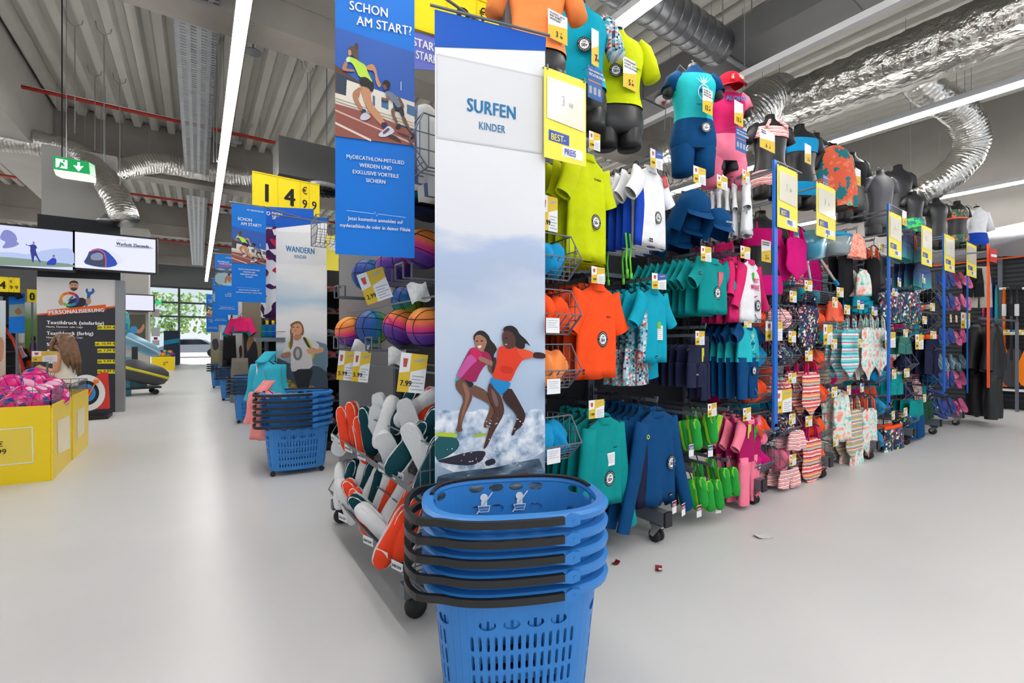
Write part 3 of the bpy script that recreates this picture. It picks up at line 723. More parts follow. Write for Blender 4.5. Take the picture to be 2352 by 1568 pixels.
def swimsuit(key, W, L, m, strap=None, seed=0, dep=0.016):
    k = (key, seed)
    if k in GM: return GM[k]
    ph = seed * 2.1 + 0.3; n = 20
    rows = [(0.22, .26), (.27, .40), (.36, .43), (.5, .38), (.62, .42), (.74, .47), (.82, .38), (.9, .2), (.96, .11), (1.0, .09)]
    b = MB(); b.loft([ering(h * W, dep * (0.8 if t < .3 else 1.1 if t < .85 else .6), -t * L, n, 0, 0, 0.004, 2, ph, W) for t, h in rows], False, True)
    parts = [('body', smooth_mesh(b, 'body', m))]
    for s in (-1, 1):
        b = MB(); b.tube([(s * .24 * W, -0.01, -.25 * L), (s * .2 * W, -0.006, -.1 * L), (s * .14 * W, 0.0, 0.0), (s * .2 * W, 0.01, -.12 * L), (s * .26 * W, 0.012, -.3 * L)], 0.006, 5, flatten=1.6)
        parts.append(('strap', smooth_mesh(b, 'strap', strap or m)))
    GM[k] = parts; return parts
def shorts(key, W, L, m, waist=None, seed=0, dep=0.016, cord=None, low=None):
    k = (key, seed)
    if k in GM: return GM[k]
    ph = seed * 1.3 + .2; b = MB()
    b.loft([ering(h * W, dep, -t * L, 20, 0, 0, 0.004 * t, 3, ph, W) for t, h in ((.1, .44), (.2, .46), (.35, .49), (.5, .5))], False, True)
    parts = [('body', smooth_mesh(b, 'body', m))]
    b = MB(); b.loft([ering(h * W, dep * 1.05, -t * L, 20) for t, h in ((0, .42), (.0, .43), (.11, .445))], True, False); parts.append(('waistband', smooth_mesh(b, 'waistband', waist or m)))
    for s in (-1, 1):
        b = MB(); limb(b, (s * .25 * W, 0, -.42 * L), (s * .29 * W, 0, -L), .26 * W, .25 * W, dep * 1.05, dep * 1.2, 4, 14, 0, ph); parts.append(('trouser_leg', smooth_mesh(b, 'trouser_leg', low or m)))
    if cord:
        b = MB()
        for s in (-1, 1): b.tube([(s * .01, -dep - .004, -.06 * L), (s * .03, -dep - .01, -.25 * L), (s * .02, -dep - .012, -.5 * L), (s * .035, -dep - .012, -.62 * L)], 0.004, 5)
        parts.append(('drawstring', smooth_mesh(b, 'drawstring', cord)))
    GM[k] = parts; return parts
BADGE = None
def badge(parent, x, z, y, r=0.036, rot=0.0):
    global BADGE
    if BADGE is None:
        b = MB(); b.disc((0, 0), 1.0, 0, 28); b.m = 1; b.disc((0, 0), 0.64, -0.012, 24)
        b.m = 1
        for k in range(22):
            if k in (0, 11): continue
            a = 2 * PI * k / 22; c, s_ = math.cos(a), math.sin(a)
            b.poly([((c * rr - s_ * tt), -0.012, (s_ * rr + c * tt)) for rr, tt in ((.76, -.045), (.86, -.045), (.86, .045), (.76, .045))])
        BADGE = b.mesh('sun_protection_badge', [M_INK, M_WHITE])
    o = link('sun_protection_badge', BADGE, parent, (x, y, z)); o.scale = (r, 0.06, r); o.rotation_euler = (0, rot, 0)
    a = text(o, '50+', 0.0, -0.34, 0.62, M_INK, -0.03, 0.03, 0.8, 'CENTER'); c = text(o, 'UPF', 0.0, 0.22, 0.3, M_INK, -0.03, 0.02, 1.0, 'CENTER')
    return o
def small_label(parent, x, z, y, w=0.022, h=0.016):
    b = MB(); b.poly([(-w / 2, 0, -h / 2), (w / 2, 0, -h / 2), (w / 2, 0, h / 2), (-w / 2, 0, h / 2)]); o = b.build('brand_label', M_INK, parent, loc=(x, y, z))
    text(o, 'OLAIAN', -w * .42, -0.003, w * .2, M_WHITE, -0.0006, 0.02)
def hangtag(parent, x, z, y, w=0.05, h=0.075, col=None, rot=0.0, lines=5, name='hang_tag'):
    b = MB(); b.poly([(-w / 2, 0, -h), (w / 2, 0, -h), (w / 2, 0, 0), (-w / 2, 0, 0)])
    b.poly([(w / 2, 0.001, -h), (-w / 2, 0.001, -h), (-w / 2, 0.001, 0), (w / 2, 0.001, 0)])
    b.m = 1
    for k in range(lines): b.poly([(-w * .38, -.0006, -h * (.2 + .14 * k)), (w * (.38 - .1 * (k % 3)), -.0006, -h * (.2 + .14 * k)), (w * (.38 - .1 * (k % 3)), -.0006, -h * (.17 + .14 * k)), (-w * .38, -.0006, -h * (.17 + .14 * k))])
    o = b.build(name, [col or M_WHITE, M_CARDG], parent, loc=(x, y, z)); o.rotation_euler = (0, rot, 0); return o
def rail_arm(x, y0, y1, z, label, group='display arms on the swimwear gondola'):
    t = thing('display_hook_bar', label, 'display hook', (x, y1, z), 0, group)
    L = y1 - y0
    b = MB(); b.bar((0, -L, 0), (0, 0, 0), 0.012, 0.02); b.tube([(0, -L, 0), (0, -L - 0.004, 0.025)], 0.005, 5); b.build('bar', M_STEEL, t)
    b = MB(); b.box(-0.02, -0.012, -0.05, 0.02, 0, 0.03); b.build('bracket', M_STEEL, t)
def hang(parts_fn, name, cat, x, y, z, n, dy, desc, place, group, rz=0.0, deco=None, arm=True, jit=0.02, hanger=True, yback=2.28):
    """a run of n garments one behind the other on an arm; parts_fn(seed) gives the meshes"""
    front = None; dy = max(dy, .057)
    for k in range(n):
        lab = '%s %s %s' % (ORD[min(k, 11)], desc, place)
        if n == 1: lab = '%s %s' % (desc, place)
        t = thing(name, lab, cat, (x + (random.uniform(-.008, .008) if k else 0), y + k * dy - (.028 if k == 0 and n > 1 else 0), z + (random.uniform(-.008, .004) if k else 0)), rz + (random.uniform(-jit, jit) if k else 0), group)
        ps = parts_fn(0 if k == 0 else 1)
        for pn, me in ps: link(pn, me, t)
        if hanger: link('hanger', hanger_mesh(), t)
        if k == 0: front = t
    if deco:
        base = set(front.children); deco(front)
        from mathutils.bvhtree import BVHTree
        vs, fs = [], []
        for c in base:
            if c.name.split('.')[0] in ('body', 'sleeve', 'trouser_leg', 'waistband'):
                o_ = len(vs); vs += [v.co.copy() for v in c.data.vertices]; fs += [[i + o_ for i in p.vertices] for p in c.data.polygons]
        bvh = BVHTree.FromPolygons(vs, fs)
        for c in front.children:
            if c in base: continue
            r = c.scale.x if c.name.startswith('sun_prot') else .012
            prt = c.name.split('.')[0] in ('pineapple_print', 'sunglasses_print', 'smile_print')
            ox, oz = (0.0, -.12) if prt else (c.location.x, c.location.z)
            if prt: r = .05
            if c.name.startswith('hang_tag'): oz -= .03; r = .02
            ys = [h[0].y for h in (bvh.ray_cast(Vector((ox + a * r, -1, oz + e * r)), Vector((0, 1, 0))) for a, e in ((0, 0), (.8, 0), (-.8, 0), (0, .8), (0, -.8))) if h[0] is not None]
            if ys: c.location.y = min(ys) - .002 + (.046 if prt else 0)
    if arm: rail_arm(x, y - 0.03, yback, z + 0.062, 'steel display arm carrying the ' + group)
    return front

# ------------------------------------------------------------------ half-torso mannequins (origin = neck top, facing -y)
TOR = [(0, .032, .034), (.05, .034, .036), (.085, .055, .042), (.12, .112, .05), (.16, .136, .062), (.24, .138, .076), (.34, .126, .08), (.46, .112, .07), (.56, .112, .068), (.68, .13, .078), (.78, .14, .084), (.86, .138, .084), (.9, .12, .07)]
def tor_at(t):
    for (a, w0, d0), (b2, w1, d1) in zip(TOR, TOR[1:]):
        if a <= t <= b2:
            f = (t - a) / (b2 - a); return w0 + (w1 - w0) * f, d0 + (d1 - d0) * f
    return TOR[-1][1:]
def tring(t, H, off=0.0, n=24):
    w, d = tor_at(t); s = H / 0.64; r = []
    for k in range(n):
        a = 2 * PI * k / n; c, q = math.cos(a), math.sin(a); e = 0.85
        r.append(Vector(((w * s + off) * math.copysign(abs(c) ** e, c), (d * s + off) * math.copysign(abs(q) ** e, q), -t * H)))
    return r
def shell(t0, t1, H, off, m, name, parent, n=9, vfn=None):
    b = MB(); b.loft([tring(t0 + (t1 - t0) * i / n, H, off) for i in range(n + 1)], False, False)
    if vfn: b.v = [vfn(v) for v in b.v]
    return b.build(name, m, parent, True)
def mannequin(x, y, z, H, label, rz=0.0, m=None, arms=True, legs=True, back=False):
    m = m or M_MANN
    t = thing('torso_mannequin', label, 'mannequin', (x, y, z), rz, 'half-torso mannequins above the swimwear gondola')
    b = MB(); b.loft([tring(q[0], H) for q in TOR]); b.build('torso', m, t, True)
    s = H / 0.64
    if arms:
        for sg in (-1, 1):
            b = MB(); b.tube([(sg * .10 * s, 0, -.145 * H), (sg * .14 * s, 0, -.19 * H), (sg * .165 * s, 0, -.27 * H), (sg * .18 * s, 0, -.34 * H)], [.04 * s, .044 * s, .036 * s, .032 * s], 12); b.build('upper_arm', m, t, True)
    if legs:
        for sg in (-1, 1):
            b = MB(); b.loft([[Vector((sg * .066 * s + w * s * math.cos(2 * PI * k / 16), d * s * math.sin(2 * PI * k / 16), -q * H)) for k in range(16)] for q, w, d in ((.8, .05, .07), (.88, .068, .076), (.97, .066, .072), (1.0, .062, .068))]); b.build('thigh', m, t, True)
    b = MB(); b.tube([(0, 0, 0.0), (0, 0, .03), (0, .02, .045)], .004, 5); b.tube([(-.03 * s, .03, -.03), (-.06 * s, .07, .04), (-.05 * s, .3, .03), (-.05 * s, .34, -.3)], .004, 5); b.build('hook_rod', M_STEEL, t)
    return t
def wear_shirt(t, H, m, sleeve=None, t1=.7, long=.30, collar=True, smat_low=None):
    s = H / 0.64
    o = shell(.075 if collar else .1, t1, H, .008, m, 'shirt', t, 12)
    if collar:
        b = MB(); b.loft([tring(q, H, f) for q, f in ((.035, .006), (.05, .009), (.09, .008))], False, False); b.build('shirt_collar', m, t, True)
    for sg in (-1, 1):
        b = MB(); pts = [(sg * .10 * s, 0, -.14 * H), (sg * .14 * s, 0, -.185 * H), (sg * .172 * s, 0, -.28 * H), (sg * (.172 + (long - .28) * .25) * s, -0.01, -long * H - .05 * H)]
        b.tube(pts, [.05 * s, .053 * s, .048 * s, .046 * s], 12); b.build('shirt_sleeve', sleeve or m, t, True)

# ------------------------------------------------------------------ price cards and signs
CARDN = 0
def price_card(x, y, z, w, h, price, label, rz=0.0, style='y', tilt=0.0, top=None, group='small price cards along the swimwear gondola'):
    """origin = top centre; style y: white/yellow grid card, t: text top + yellow bottom"""
    t = thing('price_card', label, 'price card', (x, y, z), (tilt, 0, rz), group)
    b = MB(); b.box(-w / 2, 0, -h, w / 2, 0.0015, 0); b.build('card', M_WHITE, t)
    b = MB(); q = lambda pts, yy=-.0006: b.poly([(w * (a - .5), yy, -h * c) for a, c in pts])
    if style in ('y', 'b'):
        q([(.38, 0), (1, 0), (1, .34), (.38, .48)] if style == 'y' else [(.38, .0), (1, 0), (1, .34), (.38, .46)]) if style == 'y' else None
        q([(0, .52), (.42, .46), (.42, 1), (0, 1)])
        b.m = 1
        if style == 'b': q([(.38, .0), (1, 0), (1, .34), (.38, .46)])
        b.m = 2
        for k in range(5): q([(.5, .56 + k * .085), (.94 - .12 * (k % 2), .56 + k * .085), (.94 - .12 * (k % 2), .585 + k * .085), (.5, .585 + k * .085)], -.0012)
        q([(.52, .16), (.9, .1), (.9, .16), (.52, .22)], -.0012)
        b.m = 3; q([(.1, .14), (.28, .14), (.25, .36), (.13, .36)], -.0012)
        b.build('card_print', [M_CARD, M_CARDB, M_CARDG, flat('print_garment', (196, 84, 74))], t)
        if price: text(t, price, -w * .42, -h * .84, h * .2, M_INK, -.002, .02, .8)
    else:
        q([(0, .56), (1, .4), (1, 1), (0, 1)]); b.build('card_print', M_CARD, t)
        for k, ln in enumerate(top or []): text(t, ln, -w * .44, -h * (.14 + .1 * k), h * .085, M_INK, -.002, .01, .9, shear=.15)
        a, _, c = price.partition('.')
        text(t, a, -w * .12 if len(a) == 1 else -w * .3, -h * .88, h * .28, M_INK, -.002, .02, .75); text(t, '€', w * .13, -h * .74, h * .1, M_INK, -.002, .01, .8); text(t, c, w * .1, -h * .88, h * .14, M_INK, -.002, .01, .8)
    return t
def best_sign(pl, x0, x1, yt, yb, price, label, hooks=True):
    """yellow BEST-PREIS board; x0,x1,yt,yb in photo pixels at the left edge"""
    t = thing('price_sign', label, 'sign', pl.o, pl.ang, 'yellow BEST-PREIS signs')
    u0, z1 = pl.uv(x0, yt); u1 = pl.uv(x1, yt)[0]; z0 = pl.uv(x0, yb)[1]; W, H = u1 - u0, z1 - z0
    X = lambda f: u0 + W * f; Z = lambda f: z1 - H * f
    b = MB(); b.box(u0, 0, z0, u1, .004, z1); b.build('board', M_SIGNY, t)
    b = MB(); q = lambda pts: b.poly([(X(a), -.003, Z(c)) for a, c in pts]); q([(.06, .1), (.96, .1), (.96, .6), (.06, .56)]); b.build('price_pocket', mat('clear_pocket', (238, 232, 214), .12, spec=.6), t)
    b = MB(); b.poly([(X(a), -.001, Z(c)) for a, c in ((.1, .68), (.58, .69), (.58, .81), (.1, .8))]); b.m = 1; b.poly([(X(a), -.001, Z(c)) for a, c in ((.42, .82), (.92, .83), (.92, .945), (.42, .935))]); b.build('lettering_field', [flat('best_blue', (66, 92, 184)), M_WHITE], t)
    text(t, 'BEST-', X(.14), Z(.79), H * .105, M_SIGNY, -.003, .012, .8 * W / H / .62 if W / H < .62 else .8); text(t, 'PREIS', X(.46), Z(.92), H * .105, MATS['best_blue'], -.003, .005, .7 * W / H / .62 if W / H < .62 else .7)
    a, _, c = price.partition('.'); faint = flat('faded_price', (206, 204, 206)); text(t, a, X(.38), Z(.38), H * .17, faint, -.0045, .01, .7); text(t, c, X(.56), Z(.38), H * .09, faint, -.0045, .01, .7)
    b = MB(); b.bar((X(.5), .004, z1 + .012), (X(.5), .7, z1 - .01), .01, .014); b.build('sign_arm', M_STEEL, t)
    if hooks:
        for f in (.06, .94):
            b = MB(); b.tube([(X(f), .03, Z(-.03)), (X(f), -.006, Z(-.02)), (X(f), -.006, Z(.03))], .004, 5); b.build('hook', M_STEEL, t)
    return t

# ------------------------------------------------------------------ wire baskets
def wire_basket_mesh(w, d, h, lip=0.08, step=0.042, r=0.0019):
    """open wire bin with a hexagonal side profile and slanted perforated front; origin = back centre bottom, front towards -y"""
    prof = [(0, h), (0, 0), (-d * .72, 0), (-d, h * .45), (-d * .78, h * 1.05)]
    b = MB()
    for s in (-1, 1):
        b.tube([(s * w / 2, y, z) for y, z in prof] + [(s * w / 2, 0, h)], r * 2.0, 6)
        y = -step
        while y > -d * .95:
            zb = 0 if y > -d * .72 else h * .45 * (-y - d * .72) / (d * .28); b.bar((s * w / 2, y, zb), (s * w / 2, y, h * (1 + .05 * -y / d) if -y < d * .78 else h * 1.05 - (h * .6) * (-y - d * .78) / (d * .22)), r * 2); y -= step
        for f in (.33, .66): b.bar((s * w / 2, 0, h * f), (s * w / 2, -d * (.92 if f < .5 else .9), h * f), r * 2)
    x = -w / 2
    while x <= w / 2 + 1e-4:
        b.bar((x, 0, 0), (x, -d * .72, 0), r * 2); b.bar((x, -d * .72, 0), (x, -d, h * .45), r * 2); b.bar((x, 0, 0), (x, 0, h), r * 2); x += step
    for f in (.2, .4, .6, .8): b.bar((-w / 2, -d * (.72 + .28 * f), h * .45 * f), (w / 2, -d * (.72 + .28 * f), h * .45 * f), r * 1.6)
    for y, z in prof: b.bar((-w / 2, y, z), (w / 2, y, z), r * 3)
    return b.mesh('wire_grid', M_STEEL)
WB = {}
def wire_basket(x, y, z, w, d, h, label, group, rz=0.0, plate=True):
    k = (round(w, 3), round(d, 3), round(h, 3))
    if k not in WB: WB[k] = wire_basket_mesh(w, d, h)
    t = thing('wire_basket', label, 'wire basket', (x, y, z), rz, group)
    link('wire_grid', WB[k], t)
    if plate:
        b = MB(); b.add([(-w / 2 + .01, -d * .99 - .004, h * .42), (w / 2 - .01, -d * .99 - .004, h * .42), (w / 2 - .01, -d * .78 - .006, h * .08), (-w / 2 + .01, -d * .78 - .006, h * .08)], [(0, 1, 2, 3)]) if False else None
    return t
LUMP = {}
def lump_mesh(seed, sx, sy, sz, m):
    k = (seed, sx, sy, sz, m.name)
    if k in LUMP: return LUMP[k]
    rnd = random.Random(seed); n, rws = 18, 9; ph = [rnd.uniform(0, 6) for _ in range(6)]; rings = []
    for i in range(rws + 1):
        th = PI * i / rws; ring = []
        for k2 in range(n):
            a = 2 * PI * k2 / n
            f = 1 + .12 * math.sin(3 * a + ph[0] + 2 * th) + .1 * math.sin(5 * a - 3 * th + ph[1]) + .08 * math.sin(7 * th + ph[2] + a)
            ring.append(Vector((sx * f * math.sin(th) * math.cos(a), sy * f * math.sin(th) * math.sin(a), max(-.0, sz * (.5 + .5 * math.cos(th)) * (1 + .25 * math.sin(2 * a + ph[3]) * math.sin(th))))))
        rings.append(ring)
    b = MB(); b.loft(rings, False, False); me = smooth_mesh(b, 'cloth', m); LUMP[k] = me; return me
def lump(x, y, z, sx, sy, sz, m, label, seed=0, group='loose swimwear in the wire baskets', cat='swimwear', name='crumpled_swimwear'):
    o = link(name, lump_mesh(seed, sx, sy, sz, m), None, (x, y, z), random.uniform(0, 6)); tag(o, label, cat, group); return o
# ------------------------------------------------------------------ swimwear gondola: fixture
XB = [1.31, 2.27, 3.38, 4.52, 5.64, 6.78, 7.84, 8.95, 10.2]
YS = 2.34   # spine
ORDB = ['next to the surfing banner', 'behind the blue long-sleeved shirts', 'below the pink suits', 'below the striped swimsuits', 'below the orange patterned swimsuits', 'below the swim shorts', 'below the flip-flops', 'before the wetsuits', 'at the far end by the wetsuits']
GB = []
for i in range(len(XB)):
    x = XB[i]
    t = thing('display_gondola', 'grey steel gondola bay on casters ' + ORDB[i], 'shop fitting', (x, YS, 0), 0, 'swimwear gondola bays'); GB.append(t)
    b = MB(); b.box(-.03, -.03, .2, .03, .03, 2.36)
    for k in range(26): b.m = 1; b.box(-.012, -.0312, .3 + k * .08, -.004, -.03, .34 + k * .08); b.box(.004, -.0312, .3 + k * .08, .012, -.03, .34 + k * .08)
    b.build('upright', [M_STEEL, M_BLACK], t)
    b = MB(); b.box(-.03, -.66, .115, .03, .62, .195); b.build('base_leg', M_STEEL, t)
    b = MB(); b.box(-.032, -.668, .112, .032, -.655, .198); b.build('end_cap', M_BLACK, t)
    for sy in (-.6, .56):
        b = MB(); b.box(-.035, sy - .045, .1, .035, sy + .045, .114); b.prism([(sy - .03, .1), (sy + .03, .1), (sy + .045, .04), (sy + .02, .035)], -.034, -.03, 'yz'); b.prism([(sy - .03, .1), (sy + .03, .1), (sy + .045, .04), (sy + .02, .035)], .03, .034, 'yz')
        c = b.build('caster', M_CHROME, t)
        for sx in (-.017, .017):
            b = MB(); b.lathe([(.0, sx - .011), (.036, sx - .011), (.04, sx - .006), (.04, sx + .006), (.036, sx + .011), (0, sx + .011)], 18, (0, sy + .02, .04), 'x'); b.build('wheel', M_RUB, c, True)
pm = mat('gondola_back_panel', (26, 27, 31), .6)
for i in range(len(XB) - 1):
    x0, x1 = XB[i], XB[i + 1]
    t = GB[i]; w = (x1 - x0) / 2 - .031; xo = (x1 - x0) / 2
    b = MB(); b.box(-w, -.006, .22, w, .006, 2.28); b.build('back_panel', pm, t, loc=(xo, 0, 0))
    for z in (2.3, 1.68, .98):
        b = MB(); b.bar((-w, -.03, z), (w, -.03, z), .016, .03); b.build('cross_rail', M_STEEL, t, loc=(xo, 0, 0))
    b = MB()
    for k in range(9): b.bar((-w + k * w / 4, -.02, 2.3), (-w + k * w / 4, -.02, 2.42), .005)
    for z in (2.36, 2.42): b.bar((-w, -.02, z), (w, -.02, z), .006)
    b.build('top_wire_rail', M_STEEL, t, loc=(xo, 0, 0))

# ------------------------------------------------------------------ fabrics
LIME, ORNG, TEAL, TURQ = fab('lime', (204, 216, 14)), fab('orange', (255, 84, 34)), fab('teal', (8, 146, 146)), fab('turquoise', (12, 164, 190))
BLUE, NAVY, ROYAL, WHT = fab('petrol_blue', (8, 70, 122)), fab('navy', (34, 38, 66)), fab('royal_blue', (28, 72, 184)), fab('white', (238, 238, 242))
PINK, MAG, RASP, AQUA = fab('pink', (255, 132, 160)), fab('magenta', (214, 20, 124)), fab('raspberry', (176, 24, 96)), fab('aqua', (40, 186, 196))
HOTP, DTEAL, BLK, GREENF = fab('hot_pink', (222, 40, 110)), fab('deep_teal', (0, 116, 120)), fab('black', (24, 24, 28)), fab('green', (70, 190, 50))
CYAN, CORAL = fab('cyan', (26, 150, 206)), fab('coral', (255, 110, 80))
TRI = ramp_mat('triangle_print', [(0, (172, 190, 204)), (.4, (226, 230, 234)), (.55, (40, 60, 100)), (.72, (214, 84, 70)), (.82, (60, 170, 180))], 'tri', wscale=55, const=True, rough=.8)
FLORAL = ramp_mat('floral_print', [(0, (32, 34, 76)), (.42, (40, 110, 130)), (.5, (32, 34, 76)), (.66, (240, 120, 130)), (.74, (226, 210, 80)), (.8, (32, 34, 76)), (.88, (240, 240, 240)), (.95, (70, 170, 170))], 'vor', wscale=62, const=True, rough=.8)
PSTR = ramp_mat('pink_stripe_print', [(0, (244, 92, 110)), (.16, (250, 220, 190)), (.26, (206, 40, 60)), (.36, (150, 214, 200)), (.48, (244, 110, 130)), (.6, (240, 226, 90)), (.68, (250, 120, 130)), (.8, (176, 30, 54)), (.88, (250, 226, 214)), ('wrap', 0)], 'z', 8, 0, const=True, warp=.12, wscale=90, rough=.8)
TSTR = ramp_mat('teal_stripe_print', [(0, (120, 214, 218)), (.14, (240, 244, 244)), (.24, (236, 70, 110)), (.3, (150, 226, 226)), (.48, (30, 140, 150)), (.54, (130, 216, 220)), (.7, (244, 120, 150)), (.76, (236, 244, 244)), (.88, (60, 180, 190)), ('wrap', 0)], 'z', 7, 0, const=True, warp=.1, wscale=70, rough=.8)
PAST = ramp_mat('pastel_print', [(.3, (120, 176, 180)), (.42, (190, 228, 216)), (.52, (240, 244, 240)), (.6, (250, 190, 172)), (.7, (246, 150, 140))], 'noise', wscale=16, warp_det=2, rough=.8)
OTP = ramp_mat('orange_aztec_print', [(0, (80, 186, 196)), (.14, (240, 236, 224)), (.24, (250, 150, 90)), (.34, (226, 190, 80)), (.44, (70, 170, 190)), (.56, (244, 170, 130)), (.66, (150, 160, 150)), (.76, (244, 240, 230)), (.86, (240, 120, 80)), ('wrap', 0)], 'z', 12, 0, const=True, warp=.25, wscale=120, rough=.8)
TROP = ramp_mat('tropical_print', [(.36, (24, 120, 130)), (.44, (230, 100, 70)), (.56, (240, 128, 90)), (.6, (120, 196, 150)), (.68, (10, 96, 110))], 'noise', wscale=7, warp_det=3, const=True, rough=.9)
TRUNK = ramp_mat('trunk_print', [(0, (24, 46, 84)), (.35, (30, 128, 150)), (.5, (20, 40, 70)), (.62, (180, 204, 60)), (.72, (230, 236, 240)), (.78, (24, 60, 110)), (.9, (214, 60, 60))], 'vor', wscale=40, const=True, rough=.8)
CHEV = ramp_mat('chevron_print', [(0, (246, 236, 232)), (.4, (224, 70, 90)), (.6, (250, 220, 214)), (.8, (236, 110, 110)), ('wrap', 0)], 'z', 34, 0, const=True, warp=.6, wscale=40, rough=.8)
GRAD = ramp_mat('faded_blue_print', [(0, (60, 150, 160)), (.5, (60, 90, 140)), (1, (34, 44, 86))], 'z', 4.0, 1.2, rough=.8)
YB = 2.3
def A(px, py, Y=1.78): return aty(px, py, Y)
def drop(px, y0, y1, Y=1.78): return A(px, y0, Y).z - A(px, y1, Y).z
GRP = lambda s: s + ' on the swimwear gondola'
random.seed(11)
# --- column 1
p = A(1340, 362); L = drop(1340, 362, 606)
def d(t):
    badge(t, .03, -L * .62, -.045, .04); small_label(t, -.11, -L * .93, -.04); text(t, 'OLAIAN', .03, -L * .22, .016, M_INK, -.036, .01)
hang(lambda s: shirt('lime', .33, L, .2, LIME, seed=s, ang=22, dep=.0165, sw=.075), 'rash_shirt', 'swim shirt', p.x, p.y, p.z, 8, .055, 'lime yellow short-sleeved rash shirt', 'under the large BEST-PREIS sign', 'lime rash shirts', .12, d)
p = A(1362, 656); L2 = drop(1362, 656, 868)
def d(t):
    badge(t, .0, -L2 * .58, -.046, .042); small_label(t, -.12, -L2 * .92, -.042, .014, .03); text(t, 'OLAIAN', .05, -L2 * .35, .016, M_INK, -.04, .01)
hang(lambda s: shirt('orange', .345, L2, .215, ORNG, seed=s, ang=26, dep=.0165, sw=.078), 'rash_shirt', 'swim shirt', p.x, p.y, p.z, 9, .05, 'orange short-sleeved rash shirt', 'below the lime shirts', 'orange rash shirts', .1, d)
p = A(1378, 956); L3 = drop(1378, 956, 1155)
def d(t):
    badge(t, .0, -L3 * .68, -.044, .042); hangtag(t, .02, -L3 * .40, -.045, .065, .07); text(t, 'OLAIAN', .05, -L3 * .36, .014, M_INK, -.04, .01)
hang(lambda s: shirt('teal_long', .32, L3, .60, TEAL, seed=s, ang=12, dep=.0165, sw=.06), 'long_rash_shirt', 'swim shirt', p.x, p.y, p.z, 6, .05, 'teal long-sleeved rash shirt', 'beside the stacked baskets', 'teal long-sleeved shirts', .08, d)
# --- column 2
p = A(1485, 390); L4 = drop(1485, 390, 572)
def d(t):
    badge(t, .03, -L4 * .62, -.045, .036, .2); small_label(t, -.06, -L4 * .93, -.042, .034, .022); hangtag(t, .1, -.03, -.03, .05, .07, M_RED, -.4)
GRC = mat('neon_green_cord', (110, 226, 60), .6)
f = hang(lambda s: shirt('white_blue', .31, L4, .17, WHT, WHT, ROYAL, seed=s, ang=34, dep=.0165, sw=.07), 'rash_shirt', 'swim shirt', p.x, p.y, p.z, 5, .055, 'white rash shirt with royal blue sides', 'left of the blue caps', 'white and blue rash shirts', .1, d)
for k in range(6):
    q = Vector((p.x - .14 + .035 * (k % 4) - .02, p.y + .02 + .09 * (k // 2), p.z - L4 - .0))
    b = MB(); b.tube([(0, 0, .08), (.01, 0, 0), (.002, 0, -.07), (.012, 0, -.14 - .02 * (k % 3))], .006, 5); b.tube([(.012, 0, -.13 - .02 * (k % 3)), (.013, 0, -.165 - .02 * (k % 3))], .009, 6)
    tag(b.build('drawstring', GRC, None, True, q), '%s neon green drawstring below the white and blue shirts' % (['front', 'second', 'third', 'fourth', 'fifth', 'rearmost'][k]), 'drawstring', 'neon green drawstrings')
p = A(1487, 860); 
p = A(1490, 664); L5 = drop(1490, 664, 832)
def d(t):
    hangtag(t, .02, -L5 * .5, -.045, .07, .085, lines=6); small_label(t, -.03, -L5 * .92, -.042); hangtag(t, .01, -L5 * .45, -.046, .035, .04, flat('tag_green', (120, 190, 60)), 0, 0)
hang(lambda s: shirt('turq', .28, L5, .2, TURQ, TURQ, TRI, seed=s, ang=32, dep=.0165, sw=.062), 'rash_shirt', 'swim shirt', p.x, p.y, p.z, 6, .05, 'turquoise rash shirt with triangle-print sides', 'right of the orange shirts', 'turquoise triangle-print shirts', .1, d)
# triangle print swim shorts below
q = A(1470, 800); L6 = drop(1470, 800, 885)
hang(lambda s: shorts('tri_shorts', .24, L6, TRI, TRI, s, cord=CORAL), 'swim_shorts', 'swim shorts', q.x, q.y + .06, q.z, 3, .06, 'triangle-print swim shorts with coral cords', 'below the turquoise shirts', 'triangle-print swim shorts', .1, None, False, hanger=False)
hang(lambda s: shorts('aqua_shorts', .3, .16, TURQ, TURQ, s, cord=CORAL), 'swim_shorts', 'swim shorts', q.x + .12, q.y + .1, q.z - .03, 2, .08, 'plain turquoise swim shorts with coral cords', 'below the turquoise shirts', 'plain turquoise swim shorts', .1, None, False, hanger=False)
p = A(1500, 942); L7 = drop(1500, 942, 1150)
def d(t):
    badge(t, .1, -L7 * .58, -.046, .045, .2); small_label(t, .09, -L7 * .93, -.042, .03, .02)
    b = MB(); b.disc((0, 0), .014, 0, 10, .008); b.build('logo_print', fab('lime', ()), t, loc=(-.12, -.042, -L7 * .25))
hang(lambda s: shirt('blue_long', .39, L7, .62, BLUE, BLUE, NAVY, seed=s, ang=17, dep=.0165, sw=.066), 'long_rash_shirt', 'swim shirt', p.x, p.y, p.z, 7, .055, 'petrol blue long-sleeved rash shirt with navy sides', 'above the front caster', 'petrol blue long-sleeved shirts', .05, d)
